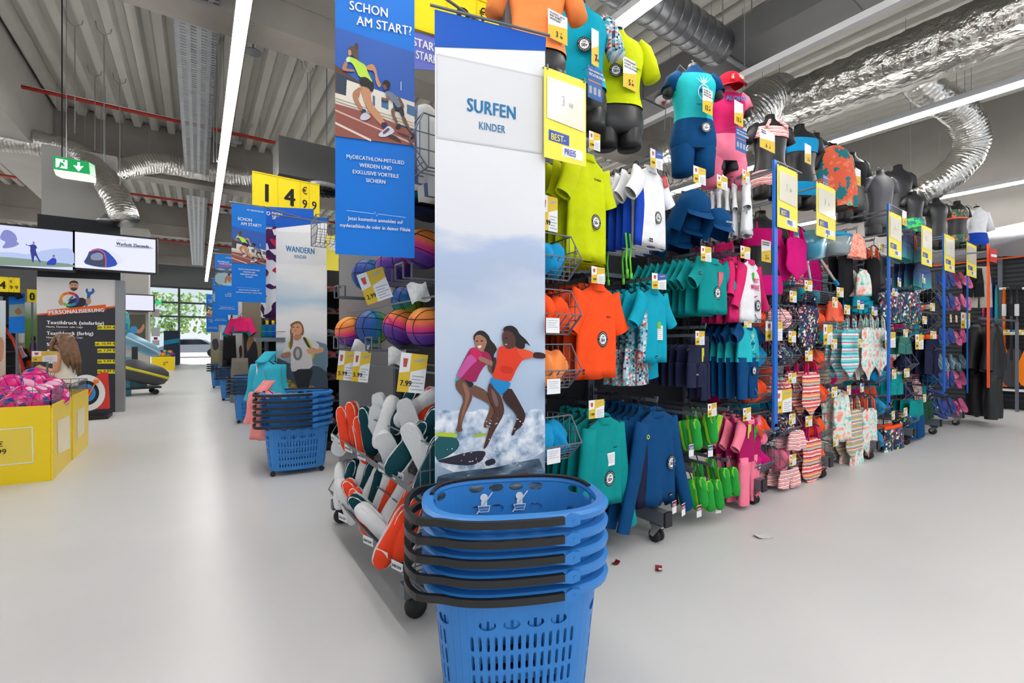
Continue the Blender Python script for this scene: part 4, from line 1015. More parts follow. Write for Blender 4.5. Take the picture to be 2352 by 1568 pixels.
# --- column 3
def cap(x, y, z, s, m, label, rz=0.0, tilt=0.0, flap=True, group=None):
    t = thing('sun_cap', label, 'cap', (x, y, z), (tilt, 0, rz), group)
    b = MB(); b.loft([[Vector((.1 * s * math.sin(th) * math.cos(a), .115 * s * math.sin(th) * math.sin(a), .11 * s * math.cos(th))) for a in [2 * PI * k / 20 for k in range(20)]] for th in [.02 + 1.5 * i / 7 for i in range(8)]], True, False); b.build('crown', m, t, True)
    b = MB(); b.grid(lambda u, v: Vector((.098 * s * math.sin((u - .5) * 2.2), -.1 * s * math.cos((u - .5) * 2.2) - v * .075 * s * math.cos((u - .5) * 2.0), .008 * s - .03 * s * v + .02 * s * (u - .5) ** 2)), 12, 4); b.build('peak', m, t, True)
    if flap: b = MB(); b.grid(lambda u, v: Vector(((.1 + .02 * v) * s * math.sin(PI + (u - .5) * 4.4), -(.115 + .02 * v) * s * math.cos(PI + (u - .5) * 4.4), .01 - v * .14 * s + .006 * math.sin(u * 22))), 20, 4); b.build('neck_flap', m, t, True)
    b = MB(); b.lathe([(.0, .115 * s), (.006, .113 * s), (.008, .108 * s)], 8); b.build('button', m, t)
    return t
for k, (px, py, Y, s, r) in enumerate(((1645, 512, 1.78, .92, .1), (1590, 478, 1.86, 1.12, .05), (1578, 520, 1.95, 1.0, .0), (1552, 548, 2.05, 1.0, -.1))):
    q = A(px, py, Y); c = cap(q.x, q.y, q.z, s, BLUE, ['navy blue sun cap with printed logo nearest the white shirts', 'large navy blue sun cap left of the logo cap', 'navy blue sun cap hanging lower behind the large cap', 'rearmost navy blue sun cap above the teal shirts'][k], r - .3, .5, True, 'navy blue sun caps')
    if k == 0: text(c, 'OLAIAN', -.03, .03, .018, M_WHITE, -.105, .02)
p = A(1705, 425); L8 = drop(1705, 425, 545)
hang(lambda s: shirt('white_small', .2, L8, .17, WHT, seed=s, ang=16, dep=.0165, sw=.055), 'rash_shirt', 'swim shirt', p.x, p.y, p.z, 10, .05, 'small white rash shirt', 'right of the blue caps', 'small white rash shirts', .5, lambda t: (small_label(t, -.03, -L8 * .9, -.042, .04, .026), small_label(t, -.09, -L8 * .6, -.03, .03, .02)))
q = A(1660, 545, 1.9)
p = A(1628, 598); L9 = drop(1628, 598, 722)
def d(t):
    badge(t, -.01, -L9 * .62, -.046, .045); hangtag(t, .06, -L9 * .22, -.046, .06, .11, flat('tag_coral', (236, 90, 110)), 0, 3); small_label(t, -.2, -L9 * .3, -.03, .03, .02)
hang(lambda s: shirt('teal_tee', .36, L9, .19, TEAL, seed=s, ang=44, dep=.0165, sw=.075), 'rash_shirt', 'swim shirt', p.x, p.y, p.z, 9, .05, 'teal short-sleeved rash shirt', 'above the pineapple suits', 'teal short-sleeved rash shirts', .05, d)
p = A(1590, 792); L10 = drop(1590, 792, 888)
hang(lambda s: shorts('navy_shorts', .22, L10, NAVY, NAVY, s), 'swim_shorts', 'swim shorts', p.x, p.y, p.z, 5, .055, 'navy blue swim shorts', 'above the green aqua shoes', 'navy swim shorts', .1, lambda t: (small_label(t, .0, -L10 * .7, -.04, .04, .022), hangtag(t, .06, -.02, -.035, .03, .09, flat('tag_lime', (210, 214, 40)), 0, 2)))
p = A(1617, 772); hang(lambda s: shorts('navy_long', .17, L10 * 1.55, NAVY, NAVY, s), 'swim_trousers', 'swim shorts', p.x, p.y + .02, p.z, 2, .06, 'narrow navy blue swim trousers', 'beside the pineapple suits', 'navy swim trousers', .3, None)
p = A(1708, 748); L11 = drop(1708, 748, 830)
PINE = flat('pineapple_print', (196, 234, 236))
def pineapple(t, x, z, s):
    b = MB(); b.disc((x, z), s * .36, -.046, 18, s * .31, .75)
    for k in range(5):
        a = PI / 2 + (k - 2) * .42; b.poly([(x - .06 * s, -.046, z + s * .36), (x + .06 * s, -.046, z + s * .36), (x + math.cos(a) * s * .5, -.046, z + s * .36 + math.sin(a) * s * .45)])
    b.build('pineapple_print', PINE, t)
    b = MB(); b.m = 0
    for q in (-1, 1): b.disc((x + q * .12 * s, z + .05 * s), .1 * s, -.048, 10)
    b.build('sunglasses_print', BLUE, t); text(t, 'TAKE IT EASY', x, z - .6 * s, .12 * s, BLUE, -.046, .02, .9, 'CENTER')
def d(t): pineapple(t, .0, -L11 * .52, .12); badge(t, .04, -L11 * 1.25, -.046, .034)
hang(lambda s: shirt('pine_suit', .3, L11, .13, AQUA, BLUE, None, BLUE, seed=s, ang=58, dep=.0165, sw=.062, legs=L11 * 1.02, legmat=BLUE), 'swim_suit', 'swim suit', p.x, p.y, p.z, 5, .06, 'blue and turquoise pineapple-print swim suit', 'above the green aqua shoes', 'pineapple swim suits', .05, d)
p = A(1713, 600); L12 = drop(1713, 600, 742)
def d(t):
    badge(t, .05, -L12 * .72, -.046, .042); text(t, 'BEST', -.02, -L12 * .36, .045, HOTP, -.045, .02, .8); text(t, 'WAVE', -.06, -L12 * .48, .055, HOTP, -.045, .02, .8)
    b = MB(); b.tube([(-.02, -.045, -L12 * .56), (.01, -.045, -L12 * .59), (.05, -.045, -L12 * .565)], .004, 5); b.build('smile_print', HOTP, t); hangtag(t, -.01, -L12 * .2, -.046, .03, .06, GREENF, 0, 0)
hang(lambda s: shirt('wave', .29, L12, .33, WHT, HOTP, None, HOTP, seed=s, ang=24, dep=.0165, sw=.06), 'long_rash_shirt', 'swim shirt', p.x, p.y, p.z, 5, .06, 'white rash shirt with pink sleeves reading BEST WAVE', 'left of the blue pole', 'pink-sleeved shirts', .05, d)
hang(lambda s: shirt('pinkback', .27, L12, .24, HOTP, seed=s, ang=20, dep=.0165, sw=.06), 'rash_shirt', 'swim shirt', p.x - .14, p.y + .05, p.z, 4, .06, 'plain hot pink rash shirt', 'between teal shirts and the BEST WAVE shirt', 'plain hot pink shirts', .4, None)
p = A(1712, 960); L13 = drop(1712, 960, 1052)
def d(t): badge(t, .1, -L13 * 1.2, -.046, .035); hangtag(t, -.06, -.03, -.05, .055, .1, flat('tag_lime', ()), .1, 3); hangtag(t, .05, -.06, -.05, .06, .11, GREENF, -.1, 3); text(t, 'ALOHA', .0, -L13 * .55, .04, RASP, -.045, .01)
hang(lambda s: shirt('pink_suit', .34, L13, .2, RASP, PINK, None, PINK, seed=s, ang=38, dep=.0165, sw=.07, legs=L13 * 1.05, legmat=PINK), 'swim_suit', 'swim suit', p.x, p.y, p.z, 4, .07, 'pink swim suit with raspberry top', 'beside the lowest wire baskets', 'pink swim suits', .1, d)

# --- green aqua shoes on hooks
def aqua_mesh(up, sole, L=.17, W=.034, hs=.95, sw=1.1):
    secs = [(0, .35, .3), (.06, .75, .7), (.2, .95, 1.0), (.4, .92, 1.1), (.62, .82, 1.25), (.8, .85, 1.3), (.94, .7, 1.15), (1.0, .4, .7)]
    b = MB(); b.loft([[Vector((W * w * math.cos(a), L * (t - .5), max(-.2, math.sin(a)) * W * hs * h + .012)) for a in [2 * PI * k / 16 for k in range(16)]] for t, w, h in secs]); A_ = smooth_mesh(b, 'upper', up)
    b = MB(); out = [(W * sw * w, L * (t - .5)) for t, w, h in secs]; poly = out + [(-x, y) for x, y in out[::-1]]; b.prism(chaikin(poly), -.004, .009, 'xy'); S_ = b.mesh('sole', sole)
    b = MB(); b.loft([[Vector((W * q * .62 * math.cos(a), L * .28 + L * .2 * q * math.sin(a), W * hs * 1.2 + z)) for a in [2 * PI * k / 14 for k in range(14)]] for q, z in ((1.12, -.008), (1.05, .005), (.85, .004), (.78, -.004))], False, False); C_ = smooth_mesh(b, 'collar', sole)
    b = MB(); b.poly([(W * .5 * math.cos(a), L * .28 + L * .16 * math.sin(a), W * hs * 1.2 + .001) for a in [2 * PI * k / 14 for k in range(14)]]); O_ = b.mesh('opening', M_BLACK)
    return A_, S_, C_, O_
GSH = aqua_mesh(fab('shoe_green', (44, 160, 62)), mat('sole_lime', (150, 208, 40), .6))
def aqua(meshes, loc, rot, label, group, s=1.0, name='aqua_shoe'):
    t = thing(name, label, 'shoe', loc, rot, group); t.scale = (s, s, s)
    for n_, me in zip(('upper', 'sole', 'collar', 'opening'), meshes): link(n_, me, t)
    return t
rowsS = [(1572, 1000, 1.80), (1592, 998, 1.74), (1613, 992, 1.82), (1628, 985, 1.74), (1648, 985, 1.72), (1585, 968, 1.95)]
rows2 = [(1562, 1128, 1.84), (1585, 1135, 1.80), (1606, 1130, 1.75), (1622, 1138, 1.74), (1642, 1135, 1.72), (1660, 1108, 1.72), (1680, 1105, 1.72), (1600, 1090, 1.95), (1632, 1085, 1.9)]
for r, (rows_, nm) in enumerate(((rowsS, 'upper'), (rows2, 'lower'))):
    for k, (px, py, Y) in enumerate(rows_):
        q = A(px, py, Y)
        a = aqua(GSH, q, (math.radians(76 if not (k == 4 and r == 0) else -76), 0, random.uniform(-.35, .35)), '%s green aqua shoe hanging on the %s shoe hook row' % ((['leftmost', 'second', 'third', 'fourth', 'fifth'] + ['sixth', 'seventh', 'eighth', 'ninth'])[k], nm), 'green aqua shoes on hooks', 1.15)
        b = MB(); b.tube([(0, .05, .03), (.0, .1, .03), (.002, .15, .02)], .004, 5); b.build('elastic_loop', M_BLACK, a)
    z = A(1610, 945 if r == 0 else 1066, 1.75).z
    for k in range(3): rail_arm(A(1580 + k * 38, 900, 1.75).x, 1.7, YB, z, '%s steel hook above the %s green aqua shoes' % (['left', 'middle', 'right'][k], nm))
# size tags below the shoes
for k, (px, py, c) in enumerate(((1588, 1020, (130, 100, 170)), (1632, 1022, (30, 130, 120)), (1549, 1150, (140, 34, 54)), (1570, 1156, (140, 34, 54)), (1606, 1160, (140, 34, 54)), (1650, 1152, (60, 150, 150)))):
    q = A(px, py, 1.71); w, h = .05, .075
    b = MB(); b.box(-w / 2, 0, -h, w / 2, .001, 0); b.m = 1; b.box(-w / 2, -.0006, -h * .45, w / 2, 0, -h * .05)
    o = b.build('size_tag', [M_WHITE, flat('tag_%d%d%d' % c, c)], None, False, q, random.uniform(-.2, .2)); tag(o, ['violet size tag under the upper aqua shoes', 'green size tag under the upper aqua shoes', 'leftmost dark red size tag under the lower aqua shoes', 'second dark red size tag under the lower aqua shoes', 'dark red size tag below the middle lower aqua shoes', 'turquoise size tag under the lower aqua shoes'][k], 'tag', 'aqua shoe size tags')
    text(o, ['22/23', '24/25', '20/21', '20/21', '20/21', '18/19'][k], -w * .4, -h * .38, h * .24, M_WHITE, -.002, .01, .9)
# ------------------------------------------------------------------ mannequins above the swimwear gondola
def M(px, py0, py1, Y, label, **k):
    q = aty(px, py0, Y); H = q.z - aty(px, py1, Y).z
    return mannequin(q.x, Y, q.z, H, label, **k), H
SHO = fab('apricot', (255, 150, 84))
t, H = M(1232, -95, 215, 1.72, 'torso mannequin in an apricot orange shirt behind the surfing banner', rz=-.5); wear_shirt(t, H, SHO, long=.4, t1=.74)
t, H = M(1330, 8, 300, 1.98, 'black torso mannequin in a turquoise shirt with triangle-print sleeve', rz=-.5); wear_shirt(t, H, TURQ, TRI, long=.36); badge(t, -.0, -.42 * H, -.1 * H / .64, .042)
b = MB(); b.box(-.1, -.012, -.4, -.02, 0, -.02)
t, H = M(1418, 70, 342, 2.02, 'black torso mannequin in a lime yellow shirt', rz=-.5); wear_shirt(t, H, LIME, long=.36, t1=.68); badge(t, -.05, -.43 * H, -.1 * H / .64, .042)
t, H = M(1592, 150, 372, 1.9, 'small torso mannequin in a blue pineapple swim suit', legs=True, rz=-.5); wear_shirt(t, H, BLUE, BLUE, t1=.6, long=.2)
shell(.13, .6, H, .012, AQUA, 'suit_front', t, 8, None); shell(.6, .9, H, .012, BLUE, 'suit_hips', t, 6); s_ = H / .64
for sg in (-1, 1):
    b = MB(); b.loft([[Vector((sg * .072 * s_ + w * s_ * math.cos(2 * PI * k / 14), w * s_ * 1.1 * math.sin(2 * PI * k / 14), -q * H)) for k in range(14)] for q, w in ((.8, .068), (.9, .076), (1.0, .07), (1.14, .066))], True, True); b.build('suit_leg', BLUE, t, True)
pineapple(t, .02, -.36 * H, .15); D.objects[[o.name for o in t.children if o.name.startswith('pineapple_print')][-1]].location.y = -.06
for o in t.children:
    if o.name.startswith('sunglasses_print') or o.name.startswith('lettering'): o.location.y -= .06
badge(t, .03, -.72 * H, -.115 * H / .64, .036)
t, H = M(1664, 196, 398, 1.9, 'small torso mannequin in a pink swim suit with a red cap', rz=-.5); wear_shirt(t, H, PINK, PINK, t1=.6, long=.2); shell(.13, .6, H, .012, HOTP, 'suit_front', t, 8); shell(.6, .9, H, .012, PINK, 'suit_hips', t, 6); s_ = H / .64
for sg in (-1, 1):
    b = MB(); b.loft([[Vector((sg * .078 * s_ + sg * (q - .8) * .08 + w * s_ * math.cos(2 * PI * k / 14), w * s_ * 1.1 * math.sin(2 * PI * k / 14), -q * H)) for k in range(14)] for q, w in ((.8, .068), (.9, .076), (1.0, .07), (1.16, .066))], True, True); b.build('suit_leg', PINK, t, True)
text(t, 'ALOHA', -.05, -.25 * H, .045, CYAN, -.1 * s_, .02)
c = cap(t.location.x, t.location.y - .03, t.location.z - .035, 1.0, fab('cap_red', (190, 20, 44)), 'red cap with a rainbow on the pink torso mannequin', -.5, .15, False)
b = MB()
for k, cc in enumerate(((.05, 0), (.04, 1), (.03, 2))): b.m = cc[1]; b.loft([[Vector((cc[0] * q * math.cos(a), -.118 + .03 * (math.sin(a) ** 2), .02 + cc[0] * q * math.sin(a))) for a in [PI * i / 10 for i in range(11)]] for q in (1.0, .8)], False, False, False)
b.build('rainbow_patch', [flat('rb_pink', (240, 120, 150)), M_SIGNY, CYAN], c)
t, H = M(1768, 266, 455, 1.86, 'black torso mannequin in a pink patterned halter bikini', rz=-.5); shell(.17, .3, H, .006, CHEV, 'bikini_top', t, 5); shell(.7, .88, H, .006, CHEV, 'bikini_bottom', t, 5)
for sg in (-1, 1): b = MB(); b.tube([(sg * .035, -.05, -.09 * H), (sg * .06, -.075, -.14 * H), (sg * .09, -.09, -.2 * H)], .012, 6); b.build('halter_strap', CHEV, t)
t, H = M(1836, 288, 478, 1.92, 'black torso mannequin in a plain blue bikini', rz=-.5); shell(.19, .36, H, .006, CYAN, 'bikini_top', t, 5); shell(.72, .88, H, .006, CYAN, 'bikini_bottom', t, 5)
t, H = M(1872, 308, 480, 2.05, 'black torso mannequin in a floral swimsuit beside the tropical poncho', rz=-.5); shell(.17, .88, H, .007, FLORAL, 'swimsuit', t, 12)
t, H = M(1912, 332, 500, 1.9, 'black torso mannequin draped in a tropical hooded poncho', rz=-.5, legs=False)
b = MB(); b.loft([ering(h * .3, dd, -q * .3, 22, .02 * q, 0, .012 * q, 3, 1.0, .3) for q, h, dd in ((.1, .2, .06), (.25, .42, .1), (.5, .55, .12), (1.0, .62, .13), (1.5, .64, .13), (2.1, .62, .12))], False, False); b.build('poncho', TROP, t, True)
t, H = M(1955, 352, 508, 2.0, 'black torso mannequin behind the two yellow price cards', rz=-.5); shell(.16, .5, H, .007, BLK, 'bathing_top', t, 6)
t, H = M(2020, 392, 540, 1.86, 'dark grey torso mannequin with no clothes on', rz=-.5, m=M_MANNG)
t, H = M(2062, 380, 530, 2.1, 'tall bare black torso mannequin behind the grey one', rz=-.5)
for px, y0, y1, Y, lab, rz in ((2098, 440, 545, 1.95, 'bare black torso mannequin above the green swim trunks', -.5), (2150, 456, 572, 1.85, 'wide bare black torso mannequin left of the green bikini torso', -.5),
                                (1746, 486, 706, 1.95, 'black torso mannequin in a magenta bikini beside the blue pole', -.5), (2078, 600, 690, 1.95, 'black torso mannequin low behind the second blue pole', -.5), (2015, 580, 665, 2.0, 'black torso mannequin behind the orange ruffled top', -.5)):
    t, H = M(px, y0, y1, Y, lab, rz=rz)
    if px == 1746:
        shell(.2, .38, H, .006, MAG, 'bikini_top', t, 5); shell(.68, .88, H, .006, MAG, 'bikini_bottom', t, 5)
        for sg in (-1, 1): b = MB(); b.tube([(sg * .07, -.06, -.13 * H), (sg * .085, -.085, -.21 * H)], .007, 5); b.build('strap', MAG, t)
    if px == 2098: shell(.6, .9, H, .008, ramp_mat('green_trunk_print', [(0, (20, 110, 120)), (.5, (60, 200, 90)), (.8, (30, 150, 160))], 'vor', wscale=30, const=True), 'trunks', t, 5)
t, H = M(2198, 462, 572, 1.78, 'black torso mannequin in a green leaf bikini with orange trim', rz=-.5); LEAF = ramp_mat('leaf_print', [(0, (40, 110, 90)), (.5, (30, 84, 80)), (.75, (220, 120, 80))], 'vor', wscale=40, const=True); shell(.2, .36, H, .006, LEAF, 'bikini_top', t, 5); shell(.36, .39, H, .008, CORAL, 'trim', t, 2); shell(.72, .88, H, .006, LEAF, 'bikini_bottom', t, 5)
t, H = M(2243, 474, 575, 1.72, 'torso mannequin in a white printed shirt and blue shorts', rz=-.5); wear_shirt(t, H, WHT, t1=.62, long=.5); shell(.62, .9, H, .01, ROYAL, 'shorts', t, 5)
# cards hanging on the mannequins
def tcard(px, py, px1, py1, Y, price, top, lab, rz=0.0, tilt=0.0):
    q = aty((px + px1) / 2, py, Y); a, c = aty(px, py, Y), aty(px1, py, Y); h = aty(px, py, Y).z - aty(px, py1, Y).z
    return price_card(q.x, Y, q.z, (c.x - a.x) * .9, h, price, lab, rz, 't', tilt, top, 'large price cards on the mannequins')
tcard(1257, 30, 1306, 96, 1.6, '3.99', ['UV-SCHUTZ, AUCH', 'NASS. SCHNELL', 'ANGEZOGEN'], 'price card 3.99 on the apricot shirt')
tcard(1358, 68, 1376, 152, 1.85, '7.99', [], 'narrow price card 7.99 on the turquoise torso')
tcard(1430, 136, 1464, 206, 1.9, '5.99', ['KÖRPERNAHER', 'SCHNITT. UV-SCHUTZ.', 'AUCH IM WASSER.'], 'price card 5.99 on the lime torso')
tcard(1613, 204, 1638, 262, 1.76, '12.99', ['UV-SHIRT IM', 'SHORTYFORM.', 'RUTSCHT NICHT HOCH'], 'price card 12.99 on the pineapple suit torso')
tcard(1686, 234, 1708, 288, 1.76, '12.99', [], 'price card 12.99 on the pink suit torso')
tcard(1744, 300, 1782, 346, 1.74, '6.99', ['IM NACKEN', 'VERSTELLBAR'], 'price card 6.99 on the halter bikini torso')
tcard(1848, 332, 1864, 376, 1.78, '3.99', [], 'price card 3.99 on the blue bikini torso')
tcard(1748, 552, 1772, 602, 1.78, '2.99', ['MIT INTEGRIERTER', 'AUFBEWAHRUNG'], 'price card 2.99 on the magenta bikini torso')
tcard(1958, 386, 1978, 424, 1.86, '6.99', [], 'upper price card 6.99 beside the tropical poncho'); tcard(1950, 418, 1968, 458, 1.8, '14.99', [], 'lower price card 14.99 beside the tropical poncho')
tcard(2072, 484, 2083, 518, 1.8, '9.99', [], 'price card on the green trunks torso'); tcard(2217, 493, 2224, 520, 1.85, '6.99', [''], 'tiny price card beside the leaf bikini torso')
BLC = flat('info_card_blue', (36, 96, 164))
for k, (x0, x1, y0, y1, Y, lab) in enumerate(((1350, 1386, 148, 222, 1.8, 'blue online range card between turquoise and lime torsos'), (1690, 1716, 290, 343, 1.7, 'blue online range card below the pink suit price card'), (1890, 1902, 400, 425, 1.72, 'small blue online range card on the poncho'))):
    q = aty(x0, y0, Y); w = (aty(x1, y0, Y).x - q.x) * .92; h = q.z - aty(x0, y1, Y).z
    t = thing('info_card', lab, 'information card', q, 0, 'blue information cards'); b = MB(); b.box(0, 0, -h, w, .0015, 0); b.build('card', BLC, t); b = MB(); b.tube([(w / 2, .001, 0), (w / 2, .02, .03), (w / 2, .3, .05)], .002, 4); b.build('string', M_STEEL, t)
    b = MB(); b.box(w * .05, -.0006, -h * .47, w * .95, 0, -h * .44); b.m = 1
    for j in range(3): b.box(w * (.1 + .3 * j), -.0006, -h * .85, w * (.28 + .3 * j), 0, -h * .62)
    b.build('card_print', [flat('print_orange', (240, 130, 60)), M_CARDG], t); text(t, 'MEHR AUSWAHL AUF', w * .06, -h * .16, h * .075, M_WHITE, -.002, .02, w / h * 1.25); text(t, 'DECATHLON.DE', w * .06, -h * .3, h * .12, M_WHITE, -.002, .02, w / h * 1.2)
# ------------------------------------------------------------------ BEST-PREIS signs and blue poles
best_sign(Plane((1.55, 1.50, 0), math.radians(-4)), 1250, 1346, 152, 360, '3.99', 'large yellow BEST-PREIS sign above the lime shirts')
sg = [(1786, 1832, 376, 520, '3.99', 'yellow BEST-PREIS sign on the first blue pole'), (1876, 1919, 416, 540, '3.99', 'yellow BEST-PREIS sign in front of the poncho torso'), (2042, 2071, 484, 588, '3.99', 'yellow BEST-PREIS sign on the second blue pole'), (2117, 2141, 515, 606, '5.99', 'yellow BEST-PREIS sign above the faded blue shorts'), (2170, 2193, 536, 620, '1.99', 'yellow BEST-PREIS sign on the third blue pole'), (2221, 2243, 555, 632, '1.99', 'yellow BEST-PREIS sign on the thin blue pole')]
for x0, x1, yt, yb, pr, lab in sg: best_sign(Plane((3, 1.62, 0), 0.0), x0, x1, yt, yb, pr, lab)
for px, yt, yb, w, lab in ((1780, 368, 986, .05, 'first wide blue pole beside the pineapple suits'), (2041, 468, 934, .05, 'second blue pole beside the pastel swimsuits'), (2168, 536, 908, .06, 'third blue pole in front of the flip-flops'), (2222, 560, 905, .018, 'thin blue pole in front of the pink flip-flops')):
    q = aty(px, yt, 1.64); z0 = aty(px, yb, 1.64).z
    t = thing('sign_pole', lab, 'pole', (q.x, 1.64, z0), 0, 'blue sign poles')
    b = MB(); b.box(-w / 2, -.008, .02, w / 2, .008, q.z - z0); b.lathe([(0, -.008), (w / 2, -.008), (w / 2, .008), (0, .008)], 16, (0, 0, .02), 'y'); b.build('pole', M_POLE, t)
    for dz in (.06, .3):
        b = MB(); b.bar((0, .008, q.z - z0 - dz), (0, .66, q.z - z0 - dz - .02), .01, .014); b.build('support_arm', M_STEEL, t)
    b = MB(); b.bar((0, 0, q.z - z0), (.42, 0, q.z - z0 - .005), .008); b.build('sign_rod', M_STEEL, t)
# ------------------------------------------------------------------ wire baskets with loose swimwear
rnd = random.Random(5)
COLS = [(1275, 1.62, .26, [(592, CYAN), (722, ORNG), (850, SHO), (1020, CYAN)], 'beside the surfing banner', .3),
        (1752, 1.75, .3, [(735, ORNG), (820, CYAN), (900, ORNG), (985, ORNG), (1060, MAG)], 'left of the floral swimsuits', .26),
        (1812, 1.75, .26, [(735, CHEV), (815, FLORAL), (895, PSTR), (980, FLORAL), (1060, PINK)], 'just behind the first blue pole', .26),
        (1893, 1.75, .28, [(740, ORNG), (828, ORNG), (905, ORNG), (985, ORNG), (1055, CORAL)], 'left of the striped swimsuits', .26),
        (2030, 1.75, .26, [(790, TRUNK), (860, CYAN), (935, CYAN), (1010, CYAN)], 'right of the pastel swimsuits', .26),
        (2092, 1.75, .3, [(770, TRUNK), (835, NAVY), (900, NAVY), (965, TRUNK)], 'under the patterned trunks', .26),
        (2150, 1.75, .3, [(680, BLK), (740, NAVY), (800, NAVY), (870, BLUE), (935, BLUE)], 'left of the third blue pole', .26),
        (2200, 1.75, .3, [(640, RASP), (700, PINK), (775, PINK), (865, PINK), (935, RASP)], 'under the thin blue pole', .26)]
LEV = ['topmost', 'second', 'third', 'fourth', 'fifth']
for px, Y, w, lv, where, dd in COLS:
    for k, (py, m) in enumerate(lv):
        q = aty(px, py, Y); z = q.z - .09; x = q.x
        wire_basket(x, Y + dd, z, w, dd + .04, .2, '%s wire basket of the column %s' % (LEV[k], where), 'wire baskets on the swimwear gondola')
        for j in range(2):
            lump(x + (-.5 + j) * w * .46, Y + .06 + .04 * j, z + .006, w * .24, .095, .17, m, '%s crumpled piece in the %s basket %s' % (['left', 'right'][j], LEV[k], where), rnd.randint(0, 5))
# ------------------------------------------------------------------ farther swimwear
def S(px, y0, y1, W, m, name, cat, n, desc, place, kind='suit', Y=1.78, **k):
    q = A(px, y0, Y); L = drop(px, y0, y1, Y); key = desc
    fn = {'suit': lambda s: swimsuit(key, W, L, m, k.get('strap'), s), 'shorts': lambda s: shorts(key, W, L, m, k.get('waist'), s, cord=k.get('cord'), low=k.get('low')), 'shirt': lambda s: shirt(key, W, L, k.get('sl', .15), m, seed=s, ang=k.get('ang', 30)), 'tank': lambda s: shirt(key, W, L, .1, m, seed=s, tank=True)}[kind]
    return hang(fn, name, cat, q.x, Y, q.z, n, .06, desc, place, desc + 's', k.get('rz', -.08), None, k.get('arm', True))
S(1822, 520, 645, .34, MAG, 'swimsuit', 'swimsuit', 2, 'plain magenta swimsuit', 'right of the first blue pole')
S(1850, 672, 810, .36, FLORAL, 'swimsuit', 'swimsuit', 3, 'navy floral swimsuit', 'right of the first blue pole')
S(1855, 826, 955, .32, PSTR, 'swimsuit', 'swimsuit', 3, 'pink striped swimsuit', 'above another pink striped swimsuit', strap=HOTP)
S(1857, 972, 1118, .34, PSTR, 'swimsuit', 'swimsuit', 2, 'long pink striped swimsuit', 'hanging lowest near the caster', strap=HOTP)
S(1805, 1075, 1115, .3, CHEV, 'bikini_brief', 'bikini', 3, 'pink ruffled bikini bottom', 'hanging near the floor', 'shorts')
S(1820, 985, 1030, .24, CHEV, 'halter_bikini', 'bikini', 2, 'pale pink ruffled bikini top', 'above the ruffled bikini bottoms', 'tank')
S(1935, 545, 695, .34, BLK, 'swimsuit', 'swimsuit', 2, 'black swimsuit', 'below the bucket nets', Y=1.85)
S(2000, 565, 690, .34, BLK, 'swimsuit', 'swimsuit', 2, 'black swimsuit with orange trim', 'below the grey torso', Y=1.85, strap=CORAL)
S(1960, 540, 595, .32, ramp_mat('ruffle_print', [(.4, (255, 120, 90)), (.55, (250, 200, 180)), (.65, (255, 100, 70))], 'noise', wscale=40), 'ruffled_bikini', 'bikini', 2, 'orange ruffled bikini top', 'below the poncho torso', 'tank')
S(1975, 622, 680, .26, PAST, 'halter_bikini', 'bikini', 2, 'mint and peach bikini top with black trim', 'above the pastel swimsuits', 'tank')
S(1975, 668, 720, .44, TURQ, 'swim_shorts', 'swim shorts', 2, 'plain turquoise swim shorts', 'above the pastel swimsuits', 'shorts', Y=1.9)
S(1945, 726, 868, .38, TSTR, 'swimsuit', 'swimsuit', 3, 'teal and pink striped swimsuit', 'left of the pastel swimsuits')
S(1987, 718, 872, .32, PAST, 'swimsuit', 'swimsuit', 3, 'pastel batik swimsuit', 'beside the teal striped one'); S(2014, 722, 862, .34, PAST, 'swimsuit', 'swimsuit', 3, 'pastel batik swimsuit with mint straps', 'left of the second blue pole')
S(1908, 690, 740, .26, CORAL, 'halter_bikini', 'bikini', 2, 'orange halter bikini top', 'left of the teal striped swimsuit', 'tank')
S(1955, 905, 1062, .36, OTP, 'swimsuit', 'swimsuit', 3, 'orange and turquoise patterned swimsuit', 'above the caster'); S(1925, 900, 1010, .3, PAST, 'swim_dress', 'swimsuit', 2, 'peach and mint swim dress', 'left of the orange patterned swimsuit', 'tank')
S(1990, 905, 1050, .36, PAST, 'swimsuit', 'swimsuit', 2, 'mint batik swimsuit with orange straps', 'beside the orange patterned swimsuit', strap=CORAL)
S(1960, 1005, 1080, .3, PAST, 'bikini_brief', 'bikini', 2, 'pastel bikini bottom', 'hanging below the orange patterned swimsuit', 'suit')
S(2090, 540, 600, .6, GRAD, 'board_shorts', 'swim shorts', 2, 'blue banded board shorts with orange cord', 'below the torso in green trunks', 'shorts', cord=CORAL)
S(2112, 602, 662, .5, GRAD, 'swim_shorts', 'swim shorts', 4, 'faded blue swim shorts', 'below the fourth BEST-PREIS sign', 'shorts')
S(2040, 672, 740, .5, TRUNK, 'swim_shorts', 'swim shorts', 3, 'red and teal patterned trunks', 'behind the second blue pole', 'shorts'); S(2085, 672, 742, .56, TRUNK, 'swim_shorts', 'swim shorts', 3, 'bright leaf-patterned trunks', 'right of the second blue pole', 'shorts')
S(2072, 772, 812, .34, fab('striped_trunks', (60, 120, 110)), 'swim_shorts', 'swim shorts', 2, 'dark green short trunks', 'above the lower wire baskets', 'shorts')
S(2136, 768, 858, .5, NAVY, 'swim_shorts', 'swim shorts', 4, 'orange topped navy swim shorts', 'left of the third blue pole', 'shorts', waist=ORNG)
S(2098, 918, 1005, .44, TEAL, 'swim_shorts', 'swim shorts', 3, 'long teal trunks', 'near the floor', 'shorts', low=BLUE); S(2045, 975, 1035, .5, TRUNK, 'swim_shorts', 'swim shorts', 2, 'green and orange striped trunks', 'near the floor', 'shorts', waist=ORNG)
